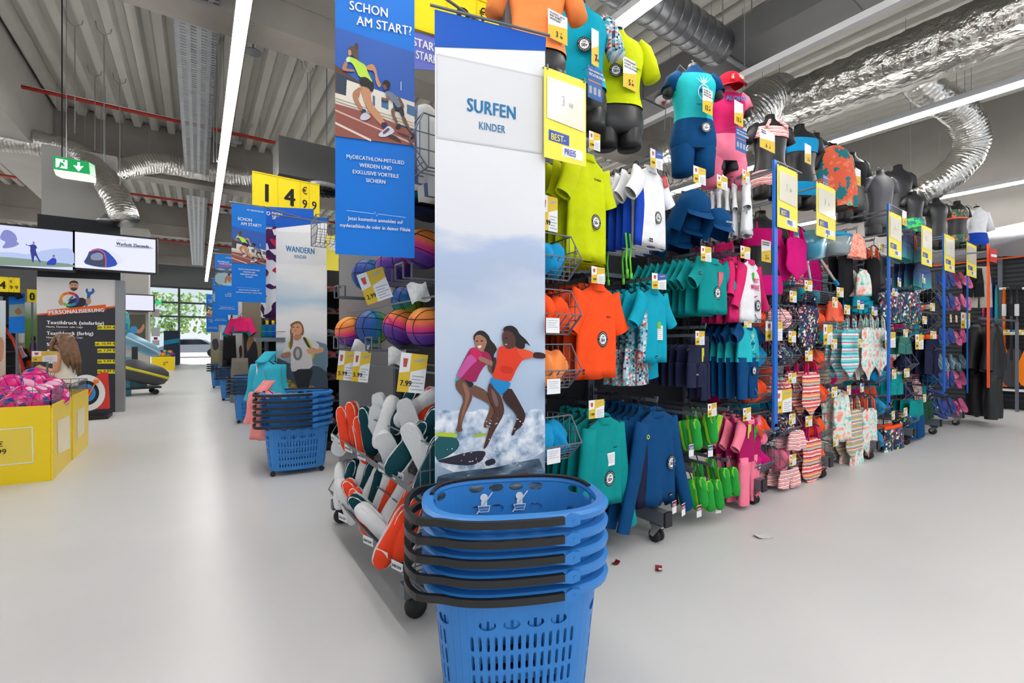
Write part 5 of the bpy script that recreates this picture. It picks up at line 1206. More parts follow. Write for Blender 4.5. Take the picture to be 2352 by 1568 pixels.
S(2052, 860, 905, .3, TEAL, 'swim_shorts', 'swim shorts', 2, 'plain teal trunks', 'right of the second blue pole', 'shorts'); S(2125, 920, 960, .3, fab('dark_green', (30, 70, 50)), 'swim_shorts', 'swim shorts', 2, 'dark green net trunks', 'beside the blue flip-flops', 'shorts')
# bucket nets with telescopic handles
NETB = mat('net_blue_plastic', (60, 176, 214), .25, trans=.5, spec=.5); NETC = mat('clear_plastic', (214, 232, 240), .15, trans=.6)
for k, (px, py, x1, y1, Y, lab) in enumerate(((1868, 570, 1918, 645, 1.72, 'blue bucket net with silver handle nearest the sign'), (1848, 560, 1862, 650, 1.82, 'blue bucket net behind the nearer net'), (1830, 590, 1822, 648, 1.95, 'rearmost blue net with silver handle'))):
    q = aty(px, py, Y); e = aty(x1, y1, Y - .02)
    t = thing('bucket_net', lab, 'fishing net', q, 0, 'bucket nets with telescopic handles')
    b = MB(); b.lathe([(.1, .1), (.104, .1), (.085, -.08), (.05, -.1), (0, -.1)], 18); b.build('bucket', NETB, t, True)
    b = MB(); b.tube([(0, 0, 0), (e - q) * .2], .016, 8); b.build('grip_socket', CYAN, t); b = MB(); b.tube([(e - q) * .2, (e - q)], .012, 8); b.build('handle', M_CHROME, t); b = MB(); b.tube([(e - q) * .98, (e - q) * 1.12], .016, 8); b.build('end_cap', CYAN, t)
q = aty(1920, 560, 1.7); t = thing('sand_bucket', 'clear bucket with blue lid beside the bucket nets', 'bucket', q, 0); b = MB(); b.lathe([(.09, -.1), (.1, -.09), (.12, .05), (.118, .05), (.095, -.085), (0, -.09)], 20); b.build('bucket', NETC, t, True); b = MB(); b.lathe([(.122, .05), (.124, .065), (.05, .1), (0, .1)], 20); b.build('lid', CYAN, t, True)
# diving masks in a wide basket
q = aty(1895, 672, 1.72); wire_basket(q.x, 2.0, q.z - .08, .62, .3, .18, 'wide wire basket of diving masks below the nets', 'wire baskets on the swimwear gondola')
LENS = mat('mask_lens', (150, 196, 200), .08, trans=.6)
for k in range(4):
    t = thing('diving_mask', '%s diving mask in the wide wire basket' % ['leftmost', 'second', 'third', 'rightmost'][k], 'diving mask', (q.x - .22 + .14 * k, 1.85, q.z - .03), random.uniform(-.3, .3), 'diving masks'); b = MB(); b.lathe([(.05, .0), (.062, .01), (.066, .045), (.05, .06)], 16, (0, 0, 0), 'y', 1.25); b.build('frame', BLK if k % 2 else TURQ, t, True); b = MB(); b.lathe([(0, .05), (.05, .052)], 16, (0, 0, 0), 'y', 1.25); b.build('lens', LENS, t)
# flip-flops
FLIP = []
for up, so in (((226, 120, 160), (214, 96, 150)), ((40, 80, 160), (28, 60, 130)), ((150, 200, 200), (90, 110, 130))):
    b = MB(); out = [(.02, -.12), (.036, -.1), (.045, -.05), (.036, .02), (.034, .07), (.024, .11)]; b.prism(chaikin(out + [(-x, y) for x, y in out[::-1]]), 0, .016, 'xy'); s1 = b.mesh('sole', mat('flip_sole_%d' % so[0], so, .6))
    b = MB(); b.tube([(0, -.07, .016), (.0, -.06, .03), (.02, -.02, .035), (.036, .03, .016)], .005, 5); b.tube([(0, -.06, .03), (-.02, -.02, .035), (-.036, .03, .016)], .005, 5); FLIP.append((s1, b.mesh('strap', mat('flip_strap_%d' % up[0], up, .5))))
def flip(px, py, kind, lab, Y=1.74, rx=None):
    q = aty(px, py, Y); t = thing('flip_flop', lab, 'flip-flop', q, (rx if rx is not None else random.uniform(1.15, 1.5), random.uniform(-.2, .2), random.uniform(-.9, -.2)), 'flip-flops on the swimwear gondola'); t.scale = (.92, .92, .92)
    for n_, me in zip(('sole', 'strap'), FLIP[kind]): link(n_, me, t)
rowsF = [(640, 'top'), (690, 'second'), (770, 'third'), (830, 'fourth'), (868, 'fifth'), (930, 'lowest')]
for r, (py, nm) in enumerate(rowsF):
    for k in range(6):
        kind = (0 if k > 2 else 1) if r != 3 else 2
        flip(2158 + k * 13, py + (k % 2) * 7, kind, '%s %s flip-flop in the %s row by the thin pole' % (['leftmost', 'second', 'third', 'fourth', 'fifth', 'rightmost'][k], ['pink', 'blue', 'grey'][kind], nm), 1.72 + .03 * (k % 2))
flip(2150, 902, 1, 'large blue flip-flop sticking out with a white tag', 1.66, .2); flip(2160, 955, 1, 'lower blue flip-flop sticking out above the caster', 1.66, .2)
# ------------------------------------------------------------------ price cards along the rails
C = [(1374, 613, 37, 38, '5.99', 'under the hem of the lime shirt', 'y'), (1262, 450, 44, 80, '3.99', 'beside the surfing banner at the lime shirts', 'y'), (1514, 628, 32, 36, '6.99', 'above the turquoise triangle shirts', 'b'), (1508, 346, 34, 40, '7.99', 'below the pineapple torso', 'b'), (1607, 384, 30, 38, '4.99', 'below the pink torso', 'y'), (1659, 404, 26, 30, '6.99', 'above the small white shirts', 'y'), (1714, 392, 22, 28, '6.99', 'left of the first blue pole near the white shirts', 'y'),
     (1622, 566, 24, 34, '5.99', 'above the teal shirts', 'y'), (1712, 566, 24, 28, '5.99', 'above the BEST WAVE shirt', 'y'), (1608, 760, 26, 32, '6.99', 'above the navy swim shorts', 'y'), (1718, 738, 20, 14, '12.99', 'above the pineapple suits', 'y'), (1370, 918, 38, 42, '7.99', 'above the teal long-sleeved shirt', 'y'), (1636, 926, 26, 30, '5.99', 'above the green aqua shoes', 'y'), (1716, 936, 22, 30, '12.99', 'above the pink swim suits', 'y'), (1366, 304, 28, 40, '5.99', 'between the large sign and the lime torso', 'y'),
     (1857, 644, 16, 24, '5.99', 'above the floral swimsuits', 'y'), (1822, 668, 18, 26, '2.99', 'beside the floral swimsuits', 'y'), (1820, 760, 18, 26, '2.99', 'below the chevron bikini basket', 'y'), (1858, 805, 16, 24, '6.99', 'above the pink striped swimsuits', 'y'), (1820, 856, 16, 24, '3.99', 'left of the pink striped swimsuits', 'y'), (1820, 950, 16, 24, '3.99', 'above the pale ruffled tops', 'y'), (1858, 955, 14, 24, '6.99', 'above the lowest pink striped swimsuit', 'y'), (1821, 1043, 16, 26, '3.99', 'beside the lowest pink striped swimsuit', 'y'),
     (1918, 682, 14, 24, '5.99', 'above the orange halter top', 'y'), (1946, 700, 14, 22, '6.99', 'above the teal striped swimsuits', 'y'), (1977, 690, 14, 20, '6.99', 'below the turquoise shorts', 'b'), (2009, 704, 14, 20, '8.99', 'above the pastel swimsuits', 'b'), (1916, 778, 14, 22, '5.99', 'left of the teal striped swimsuit', 'y'), (1977, 778, 14, 20, '5.99', 'in front of the pastel swimsuit', 'y'), (1917, 888, 14, 24, '5.99', 'above the peach swim dress', 'y'), (1950, 885, 14, 22, '6.99', 'above the orange patterned swimsuits', 'y'), (1980, 880, 12, 20, '6.99', 'above the mint batik swimsuit', 'b'), (1920, 998, 14, 26, '4.99', 'beside the orange patterned swimsuit', 'y'),
     (2025, 560, 10, 18, '4.99', 'above the orange ruffled top', 'y'), (2056, 662, 10, 18, '7.99', 'above the red patterned trunks', 'b'), (2066, 638, 12, 20, '7.99', 'below the black torso by the second pole', 'b'), (2122, 630, 10, 20, '9.99', 'on the faded blue shorts', 'b'), (2080, 756, 12, 18, '8.99', 'above the dark green trunks', 'y'), (2112, 768, 18, 34, '4.99', 'left of the orange topped shorts', 'y'), (2144, 760, 12, 18, '6.99', 'above the orange topped shorts', 'y'), (2054, 848, 12, 22, '5.99', 'above the plain teal trunks', 'y'), (2083, 846, 14, 20, '6.99', 'under the wire basket of navy trunks', 'y'), (2124, 905, 8, 18, '6.99', 'above the dark green net trunks', 'y'), (2080, 936, 10, 20, '6.99', 'above the long teal trunks', 'y'), (2052, 944, 10, 20, '6.99', 'above the striped trunks near the floor', 'y'),
     (2142, 696, 9, 18, '7.99', 'above the black goggles basket', 'y'), (2124, 726, 9, 18, '3.99', 'below the black goggles basket', 'y'), (2184, 722, 8, 18, '1.99', 'left of the pink flip-flops', 'y'), (2197, 724, 8, 16, '1.99', 'on the pink flip-flop basket', 'y'), (1902, 745, 28, 46, '5.99', 'large one left of the teal striped swimsuit', 'y'), (1800, 895, 34, 52, '2.99', 'large one at the first blue pole', 'y'), (2045, 762, 20, 36, '2.99', 'at the second blue pole', 'y'), (2218, 718, 18, 36, '1.99', 'at the thin blue pole', 'y'), (1930, 660, 16, 22, '4.99', 'on the basket of diving masks', 'y'), (1778, 738, 44, 44, '4.99', 'tilted one left of the first blue pole', 'y')]
for k, (px, py, w, h, pr, wh, st) in enumerate(C):
    Y = 1.68; a = aty(px - w / 2, py, Y); c = aty(px + w / 2, py, Y); hh = aty(px, py, Y).z - aty(px, py + h, Y).z
    price_card((a.x + c.x) / 2, Y, aty(px, py, Y).z, (c.x - a.x) * .92, hh, pr, 'price card ' + wh if not wh.startswith(('large', 'tilted')) else wh.split(' ')[0] + ' price card ' + ' '.join(wh.split(' ')[2:]), random.uniform(-.1, .1), st)
for k, (px, py, lab) in enumerate(((1270, 730, 'white sun tag on the second wire basket by the banner'), (1272, 870, 'white sun tag on the third wire basket by the banner'), (1272, 1030, 'white text tag on the lowest wire basket by the banner'))):
    q = aty(px, py, 1.52); o = hangtag(None, q.x, q.z, q.y, .075, .065, None, 0, 4, 'paper_tag'); tag(o, lab, 'tag', 'white paper tags by the banner')

# garments on the rear rails of the farther bays, close to the back panel
PAL = [FLORAL, PSTR, MAG, TSTR, CORAL, PAST, TURQ, TRUNK, CYAN, OTP, HOTP, NAVY, CHEV, TEAL]
for i in range(2, 7):
    for lv, z in enumerate((2.02, 1.55, 1.1, .66)):
        for k in range(7):
            m = PAL[(i * 5 + lv * 3 + k // 2) % len(PAL)]; x = XB[i] + .12 + k * .148
            t = thing('rail_swimsuit', '%s %s rear rail %s' % (['first swimsuit on the', 'second swimsuit on the', 'third swimsuit on the', 'fourth swimsuit on the', 'fifth swimsuit on the', 'sixth swimsuit on the', 'last swimsuit on the'][k], ['highest', 'second', 'third', 'lowest'][lv], ORDB[i]), 'swimsuit', (x, 2.14, z), -.95 + random.uniform(-.2, .2), 'swimsuits on the rear rails')
            for pn, me in (swimsuit('rear' + m.name, .3, .42, m, None, 1) if (k + lv) % 3 else shorts('rears' + m.name, .32, .34, m, None, 1)): link(pn, me, t)
        rail = thing('garment_rail', '%s rear garment rail of the bay %s' % (['highest', 'second', 'third', 'lowest'][lv], ORDB[i]), 'rail', (XB[i] + .05, 2.14, z + .012), 0, 'rear garment rails'); b = MB(); b.bar((0, 0, 0), (1.02, 0, 0), .014); b.build('bar', M_STEEL, rail)
        for xx in (.05, .95): b = MB(); b.bar((xx, 0, 0), (xx, .18, 0), .012); b.build('bracket', M_STEEL, rail)
# ------------------------------------------------------------------ end of the first row: volleyballs and slip-on shoes
def text_board(pl, x0, x1, yt, yb, big, small, label, cat='price board', group='yellow price boards'):
    t = thing('price_board', label, cat, pl.o, pl.ang, group); u0, z1 = pl.uv(x0, yt); u1 = pl.uv(x1, yt)[0]; z0 = pl.uv(x0, yb)[1]; W, H = u1 - u0, z1 - z0
    ym = flat('board_yellow', (255, 226, 28)); b = MB(); b.box(u0, 0, z0, u1, .02, z1); b.build('board', ym, t)
    b = MB()
    for f in (0, .36, .7, .84, 1): b.box(u0 + W * f - .004, -.006, z0, u0 + W * f + .004, 0, z1)
    b.box(u0, -.006, z0, u1, 0, z0 + .012); b.box(u0, -.006, z1 - .012, u1, 0, z1); b.build('digit_rail', flat('board_yellow_rail', (244, 214, 20)), t)
    n = len(big)
    for k, ch in enumerate(big): text(t, ch, u0 + W * (.2 + (.34 * k if n == 2 else .34)), z0 + H * .2, H * .72, M_INK, -.004, .02, .8, 'CENTER')
    text(t, '€', u0 + W * .77, z0 + H * .62, H * .3, M_INK, -.004, .0, .8, 'CENTER')
    for k, ch in enumerate(small): text(t, ch, u0 + W * (.77 + .15 * k), z0 + H * .2, H * .36, M_INK, -.004, .01, .8, 'CENTER')
    return t
PG = Plane((.95, 3.34, 0), 0.0)
t = thing('reversed_banner', 'plain grey reverse of a banner behind the volleyballs', 'banner', PG.o, 0); u0, u1 = PG.uv(779, 700)[0], PG.uv(917, 700)[0]
b = MB(); b.box(u0, 0, PG.uv(779, 1078)[1], u1, .002, 2.6); b.build('fabric', mat('banner_reverse', (170, 168, 170), .5, noise=.12, nscale=2.2), t)
b = MB(); b.bar((u0, .001, 2.6), (u1 + .3, .001, 2.6), .01); b.build('hanging_rod', M_STEEL, t)
# end frame
t = thing('end_gondola', 'dark end frame of the row holding balls and shoes', 'shop fitting', (1.22, 1.75, 0), 0)
b = MB(); b.box(0, .0, .2, .03, 1.5, 2.5); b.build('back_panel', pm, t)
for y in (.02, 1.45): b = MB(); b.box(-.04, y, .1, 0, y + .05, 2.9); b.build('upright', M_STEEL, t)
for y in (.1, 1.35): b = MB(); b.box(-.5, y, .1, 0, y + .05, .16); b.build('base_leg', M_STEEL, t)
for y in (.12, 1.37):
    b = MB(); b.lathe([(0, -.02), (.045, -.02), (.05, 0), (.045, .02), (0, .02)], 16, (-.44, y, .05), 'y'); b.build('caster', M_RUB, t, True)
for z in (1.06, 1.4):
    for x in (-.08, -.36): b = MB(); b.bar((x, .05, z), (x, 1.5, z), .008); b.build('ball_rail', M_STEEL, t)
VB = [ramp_mat('volleyball_sunset', [(0, (60, 40, 130)), (.34, (100, 50, 160)), (.5, (240, 40, 130)), (.68, (255, 130, 60)), (1, (250, 170, 50))], 'z', 4.6, .5, .55, bump=.3),
      ramp_mat('volleyball_green', [(0, (30, 60, 150)), (.35, (20, 110, 180)), (.55, (60, 170, 110)), (.7, (190, 220, 40)), (1, (160, 210, 50))], 'x', 4.6, .5, .55, bump=.3)]
seamm = flat('seam_black', (22, 20, 30))
def ball(p, r, m, label, group, rot=(0, 0, 0), seams=6, name='volleyball', cat='ball', seam=None):
    t = thing(name, label, cat, p, rot, group)
    def bm(): 
        b = MB(); b.loft([[Vector((r * math.sin(th) * math.cos(a), r * math.sin(th) * math.sin(a), r * math.cos(th))) for a in [2 * PI * k / 24 for k in range(24)]] for th in [.01 + (PI - .02) * i / 16 for i in range(17)]]); return smooth_mesh(b, 'cover', m)
    k = ('ball', r, m.name)
    if k not in GM: GM[k] = bm()
    link('cover', GM[k], t)
    k = ('seam', r, seams)
    if k not in GM:
        b = MB()
        for q in range(seams):
            c = (q - (seams - 1) / 2) * 2 / seams * .95 * r; rr = math.sqrt(max(0, r * r - c * c)); pts = [(rr * math.cos(2 * PI * i / 28), c if q % 2 else rr * math.sin(2 * PI * i / 28), rr * math.sin(2 * PI * i / 28) if q % 2 else c) for i in range(28)]
            b.tube(pts, .0022, 4, True)
        GM[k] = b.mesh('seams', seam or seamm)
    link('seams', GM[k], t); return t
for k, (px, py, dpt, m, rot, lab) in enumerate(((972, 572, 2.36, 0, (.2, .3, 0), 'large sunset-coloured volleyball at the top beside the surfing banner'), (905, 618, 2.62, 0, (-.4, .8, .4), 'orange and pink volleyball in the upper row'), (847, 632, 2.95, 1, (0, .2, .5), 'green and blue volleyball in the upper row'),
      (978, 752, 2.36, 0, (.1, -.1, 0), 'purple and pink volleyball half hidden by the surfing banner'), (921, 752, 2.62, 0, (.15, .35, .3), 'orange, pink and purple volleyball in the middle of the lower row'), (856, 752, 2.78, 1, (0, .1, .2), 'green and blue volleyball in the lower row'), (806, 762, 3.12, 0, (.1, -.3, 0), 'leftmost purple volleyball of the lower row'), (935, 690, 2.9, 1, (0, 1, .2), 'dark volleyball behind the lower row'))):
    ball(atd(px, py, dpt), .105 if k < 7 else .1, VB[m], lab, 'volleyballs at the end of the first row', rot)
def wire_hook(px, py, d_, lab):
    p = atd(px, py, d_); t = thing('wire_hook', lab, 'hook', p, 0, 'wire hooks at the volleyballs')
    b = MB(); b.tube([(.2, 0, 0), (0, 0, 0), (-.06, 0, .0), (-.06, 0, .07), (-.02, 0, .07), (-.02, 0, 0)], .006, 6); b.tube([(.2, .1, 0), (0, .1, 0), (-.06, .1, 0), (-.06, .1, .07), (-.02, .1, .07)], .006, 6); b.bar((-.06, 0, .07), (-.06, .1, .07), .008); b.build('wire', M_STEEL, t)
wire_hook(800, 682, 2.9, 'empty wire hook in front of the grey banner'); wire_hook(910, 650, 2.3, 'wire hook below the orange volleyball'); wire_hook(955, 640, 2.1, 'wire hook next to the surfing banner'); wire_hook(880, 805, 2.4, 'wire hook under the green volleyball'); wire_hook(800, 800, 2.75, 'wire hook under the leftmost volleyball')
def tilt_card(px, py, d_, w, h, price, lab, rz, roll):
    p = atd(px, py, d_); t = price_card(p.x, p.y, p.z, w, h, price, lab, rz, 'y', 0, None, 'price cards at the end of the first row'); t.rotation_euler = (0, roll, rz); return t
tilt_card(848, 622, 2.15, .125, .15, '2.99', 'tilted volleyball price card in front of the upper balls', -.5, -.35)
tilt_card(798, 806, 2.5, .085, .16, '5.99', 'left small price card below the leftmost volleyball', -.35, .1); tilt_card(834, 808, 2.42, .085, .16, '5.99', 'second small price card below the green volleyball', -.35, .12); tilt_card(953, 812, 1.98, .115, .17, '7.99', 'large shoe price card beside the surfing banner', -.3, .12)
for k, (px, py, d_, lab) in enumerate(((955, 650, 2.1, 'crumpled white wash tag on the top volleyball'), (912, 800, 2.35, 'crumpled white wash tag below the middle volleyball'), (832, 785, 2.6, 'twisted white wash tag on the green volleyball'))):
    p = atd(px, py, d_); b = MB(); b.grid(lambda u, v: Vector(((u - .5) * .09, .012 * math.sin(5 * u + 4 * v + k), -.09 * v + .01 * math.sin(6 * u))), 8, 8); o = b.build('wash_tag', mat('tag_paper', (232, 232, 228), .7, noise=.12, nscale=60), None, True, p, (.2, .3 * (k - 1), -.4)); tag(o, lab, 'tag', 'wash tags on the volleyballs')
# shoe bins
YC = 2.38
wire_basket(1.12, YC, .50, 1.3, .42, .26, 'upper wire bin of slip-on shoes at the end of the row', 'wire shoe bins', -PI / 2); wire_basket(1.14, YC, .14, 1.3, .46, .28, 'lower wire bin of slip-on shoes at the end of the row', 'wire shoe bins', -PI / 2)
for zi, lab in ((.50, 'upper'), (.14, 'lower')):
    t = thing('bin_front_rail', 'slatted grey label rail along the %s shoe bin' % lab, 'label rail', (.71 if zi > .3 else .69, YC, zi + .02), 0, 'label rails of the shoe bins')
    for k in range(8): b = MB(); b.bar((.0 + .011 * k, -.64, .085 - .012 * k), (.0 + .011 * k, .64, .085 - .012 * k), .005); b.build('rail_wire', M_STEEL, t)
SHM = [aqua_mesh(fab('shoe_orange', (240, 72, 40)), mat('sole_white', (226, 228, 230), .6, bump=.4, bscale=120), .28, .046, .6, 1.16), aqua_mesh(fab('shoe_teal', (16, 62, 70)), MATS['sole_white'], .28, .046, .6, 1.16), aqua_mesh(fab('shoe_white', (222, 222, 224)), MATS['sole_white'], .28, .046, .6, 1.16)]
SH = []
rnd = random.Random(21)
def shoe(px, py, d_, kind, rot, lab): aqua(SHM[kind], atd(px, py, d_), rot, lab, 'slip-on shoes in the wire bins', 1.0, 'slip_on_shoe')
up = [(795, 985, 2.75, 0, -.35), (818, 975, 2.68, 0, -.3), (790, 1005, 2.8, 2, -.5), (848, 990, 2.55, 1, -.25), (862, 985, 2.5, 2, -.2), (888, 970, 2.35, 2, .1), (875, 960, 2.5, 2, .05), (912, 985, 2.4, 1, .2), (932, 940, 2.35, 1, .4), (960, 935, 2.3, 2, .9), (945, 980, 2.2, 2, .3), (938, 1030, 2.05, 1, .55), (965, 1040, 1.98, 2, .45), (985, 1000, 2.1, 1, .35), (900, 1050, 2.2, 2, .3), (835, 1010, 2.62, 0, -.3), (990, 1075, 1.95, 1, .3), (978, 950, 2.3, 0, .2)]
for k, (px, py, d_, kd, roll) in enumerate(up):
    shoe(px, py, d_, kd, (math.radians(78 + rnd.uniform(-12, 12)), roll, -.75 + rnd.uniform(-.35, .35) + (PI if kd == 2 and k % 2 == 0 else 0)), '%s %s slip-on shoe of the upper bin from the aisle side' % (['first', 'second', 'third', 'fourth', 'fifth', 'sixth', 'seventh', 'eighth', 'ninth', 'tenth', 'eleventh', 'twelfth', 'thirteenth', 'fourteenth', 'fifteenth', 'sixteenth', 'seventeenth', 'last'][k], ['orange', 'dark teal', 'white'][kd]))
lo = [(785, 1115, 2.75, 2, -.4), (805, 1105, 2.7, 1, .3), (800, 1150, 2.65, 2, -.5), (822, 1150, 2.55, 0, -.5), (832, 1110, 2.6, 2, .2), (845, 1115, 2.55, 1, .2), (858, 1120, 2.5, 2, .25), (870, 1125, 2.45, 1, .2), (850, 1180, 2.35, 1, -.8), (885, 1135, 2.4, 2, .2), (900, 1140, 2.35, 0, .25), (870, 1205, 2.2, 2, -.9), (915, 1150, 2.25, 2, .3), (905, 1230, 2.0, 0, .5), (930, 1170, 2.15, 0, .4), (940, 1210, 2.0, 0, .3), (835, 1175, 2.45, 0, -.6)]
for k, (px, py, d_, kd, roll) in enumerate(lo):
    shoe(px, py, d_, kd, (math.radians(75 + rnd.uniform(-14, 14)), roll, -.75 + rnd.uniform(-.35, .35)), '%s %s slip-on shoe of the lower bin from the aisle side' % (['first', 'second', 'third', 'fourth', 'fifth', 'sixth', 'seventh', 'eighth', 'ninth', 'tenth', 'eleventh', 'twelfth', 'thirteenth', 'fourteenth', 'fifteenth', 'sixteenth', 'last'][k], ['orange', 'dark teal', 'white'][kd]))
for k, (px, py, d_, s_, wh) in enumerate(((768, 1005, 2.86, '42/43', 'leftmost on the upper rail'), (785, 1018, 2.74, '42/43', 'second on the upper rail'), (800, 1028, 2.66, '44/45', 'third on the upper rail'), (830, 1045, 2.45, '44/45', 'fourth on the upper rail'), (880, 1074, 2.16, '44/45', 'fifth on the upper rail'), (915, 1092, 2.0, '46/47', 'rightmost on the upper rail'), (787, 1187, 2.42, '36/37', 'leftmost on the lower rail'), (845, 1240, 2.08, '38/39', 'second on the lower rail'), (878, 1272, 1.95, '38/39', 'third on the lower rail'), (912, 1298, 1.84, '38/39', 'rightmost on the lower rail'))):
    p = atd(px, py, d_); b = MB(); b.box(-.028, 0, -.03, .028, .001, .02); o = b.build('size_label', M_WHITE, None, False, p, (.35, .25, -.95)); tag(o, 'white shoe size label %s' % wh, 'label', 'shoe size labels'); text(o, s_, -.025, -.014, .022, M_INK, -.0015, .02, .85)
# towels in a wire basket at the top of the end frame
q = atd(975, 420, 2.25); wire_basket(q.x + .12, q.y, q.z - .02, .5, .3, .22, 'high wire basket of folded towels behind the blue banner', 'wire baskets at the row end', -PI / 2)
STW = ramp_mat('towel_stripes', [(0, (236, 232, 222)), (.4, (112, 122, 150)), (.62, (238, 234, 226)), ('wrap', 0)], 'y', 9, 0, const=True, rough=.95)
for k, (px, py) in enumerate(((968, 262), (990, 290))):
    p = atd(px, py, 2.2); b = MB(); b.loft([ering(.06 + .01 * math.sin(3 * z), .1, -z * .3, 16, 0, 0, .01, 3, z) for z in (0, .1, .4, .8, 1.2)]); o = b.build('striped_towel', STW, None, True, (p.x, p.y, p.z)); tag(o, ['striped cream towel nearest the blue banner', 'striped cream towel nearest the surfing banner'][k], 'towel', 'striped towels')
for k in range(4):
    p = atd(975, 460 + 14 * k, 2.35); lump(p.x, p.y, p.z, .14, .1, .05, [NAVY, DTEAL, BLK, NAVY][k], '%s dark folded towel below the striped towels' % ['first', 'second', 'third', 'fourth'][k], k, 'dark folded towels', 'towel', 'folded_towel')
text_board(Plane((1.3, 2.2, 0), math.radians(-8)), 950, 1152, -58, 66, '9', '99', 'large yellow price board above the surfing banner')
t = thing('slogan_sign', 'violet sign with white lettering behind the surfing banner', 'sign', (1.0, 2.25, 0), math.radians(-8)); pl = Plane((1.0, 2.25, 0), math.radians(-8)); panel(t, pl, [(952, 72), (1040, 86), (1040, 165), (953, 158)], flat('slogan_violet', (110, 120, 206))); fit(t, pl, 'STARTET', 948, 1030, 105, 20, M_WHITE); fit(t, pl, 'STARK', 955, 1005, 135, 20, M_WHITE)

# ------------------------------------------------------------------ second row: WANDERN
PW = Plane((.87, 5.12, 0), 0.0)
t = thing('hiking_banner', 'tall banner reading WANDERN KINDER with a hiking girl', 'banner', PW.o, 0); u0, u1 = PW.uv(634, 784)[0], PW.uv(751, 784)[0]; zt = PW.uv(634, 496)[1]
skyW = ramp_sky('hiking_sky_print', PW, [(500, (240, 240, 243)), (640, (236, 236, 240)), (690, (176, 200, 220)), (725, (232, 230, 232)), (770, (226, 224, 228)), (800, (170, 186, 196)), (860, (84, 104, 122)), (920, (60, 76, 84))], 692, .14, 5.0)
b = MB(); b.box(u0, 0, .45, u1, .002, zt); b.build('fabric', skyW, t)
pb = Print(PW); pb.add([(634, 496), (751, 516), (751, 509), (634, 524)], (0, 86, 190), 0) if False else pb.add([(634, 497), (752, 500), (752, 511), (634, 524)], (0, 86, 190), 0); pb.add([(634, 531), (752, 536), (752, 609), (634, 605)], (228, 228, 232), 0); pb.build(t, 'header_print')
fit(t, PW, 'WANDERN', 656, 722, 577, 14, ink, .02); fit(t, PW, 'KINDER', 676, 704, 592, 8, ink, .004)
b = MB(); b.tube([(u0 - .05, 0, zt + .01), (u1 + .02, 0, zt + .01)], .008, 6); b.build('hanging_rod', M_STEEL, t); b = MB(); b.bar((u1 - .1, .01, zt), (u1 - .1, .6, zt), .015); b.build('support_arm', M_STEEL, t)
P = Print(PW, 630, 640, 5.6)
grs = ramp_mat('meadow_print', [(.36, (60, 56, 26)), (.5, (150, 124, 58)), (.62, (196, 166, 84))], 'noise', wscale=30)
P.add([(20, 1010), (120, 1050), (260, 1120), (400, 1180), (500, 1110), (600, 1140), (690, 1220), (690, 1600), (20, 1600)], (62, 78, 92)); P.add([(480, 790), (600, 820), (690, 850), (690, 1200), (560, 1120), (490, 1080)], (104, 128, 146))
P.add([(20, 1310), (120, 1280), (260, 1320), (330, 1500), (330, 1700), (20, 1700)], grs); P.add([(430, 1360), (560, 1400), (690, 1440), (690, 1700), (430, 1700)], grs)
P.add([(235, 1180), (490, 1150), (492, 1220), (450, 1340), (436, 1480), (434, 1700), (330, 1700), (300, 1400), (262, 1280)], (44, 44, 50))
P.add([(180, 800), (260, 780), (380, 760), (440, 770), (560, 820), (590, 900), (540, 910), (490, 880), (480, 1000), (494, 1156), (300, 1160), (280, 1190), (208, 1192), (216, 940), (190, 930), (100, 960), (130, 880)], (206, 200, 200))
P.ell(300, 960, 60, 90, (120, 116, 118)); P.ell(300, 960, 26, 60, (176, 170, 170))
P.add([(360, 750), (400, 750), (480, 860), (490, 900), (440, 890), (410, 850)], (70, 62, 54)); P.add([(398, 752), (410, 752), (490, 870), (520, 1000), (480, 1050), (485, 920)], (170, 184, 50)); P.add([(180, 810), (200, 800), (190, 900), (175, 870)], (170, 184, 50))
skh = (206, 150, 116)
P.add([(250, 720), (350, 700), (350, 760), (300, 795), (255, 785)], (180, 122, 92)); P.add([(416, 905), (480, 890), (540, 920), (590, 870), (636, 890), (630, 940), (560, 960), (470, 975), (420, 950)], skh); P.add([(76, 985), (110, 960), (200, 940), (218, 970), (190, 1010), (100, 1018)], (166, 112, 84))
P.add([(198, 590), (270, 545), (330, 545), (370, 600), (384, 680), (366, 735), (345, 720), (240, 700), (245, 760), (235, 860), (205, 920), (190, 870), (210, 740), (198, 680), (216, 620)], (128, 92, 66)); P.add([(218, 640), (250, 580), (320, 572), (352, 610), (358, 680), (330, 720), (270, 715), (222, 700)], skh); P.ell(245, 624, 14, 6, (60, 40, 30)); P.ell(300, 622, 14, 6, (60, 40, 30)); P.add([(248, 668), (286, 662), (270, 676)], (160, 80, 76))
P.build(t)
text_board(Plane((.7, 5.35, 0), math.radians(4)), 580, 733, 392, 474, '14', '99', 'yellow 14.99 price board above the hiking banner')
pl = Plane((.7, 5.25, 0), 0); t = thing('slogan_sign', 'blue slogan sign under the 14.99 price board', 'sign', pl.o, 0); panel(t, pl, [(605, 474), (720, 480), (722, 520), (605, 520)], flat('slogan_blue', (10, 92, 200))); fit(t, pl, 'WO DEIN', 600, 648, 492, 9, M_WHITE); fit(t, pl, 'SPORT ANFÄNGT', 625, 705, 503, 9, M_WHITE)
schon(Plane((.5, 5.0, 0), 0.0), 532, 611, 466, 692, 'blue banner SCHON AM START left of the hiking banner')
basket_stack(.76, 4.62, math.radians(-7), 6, 'under the hiking banner', 'shopping baskets stacked under the hiking banner')
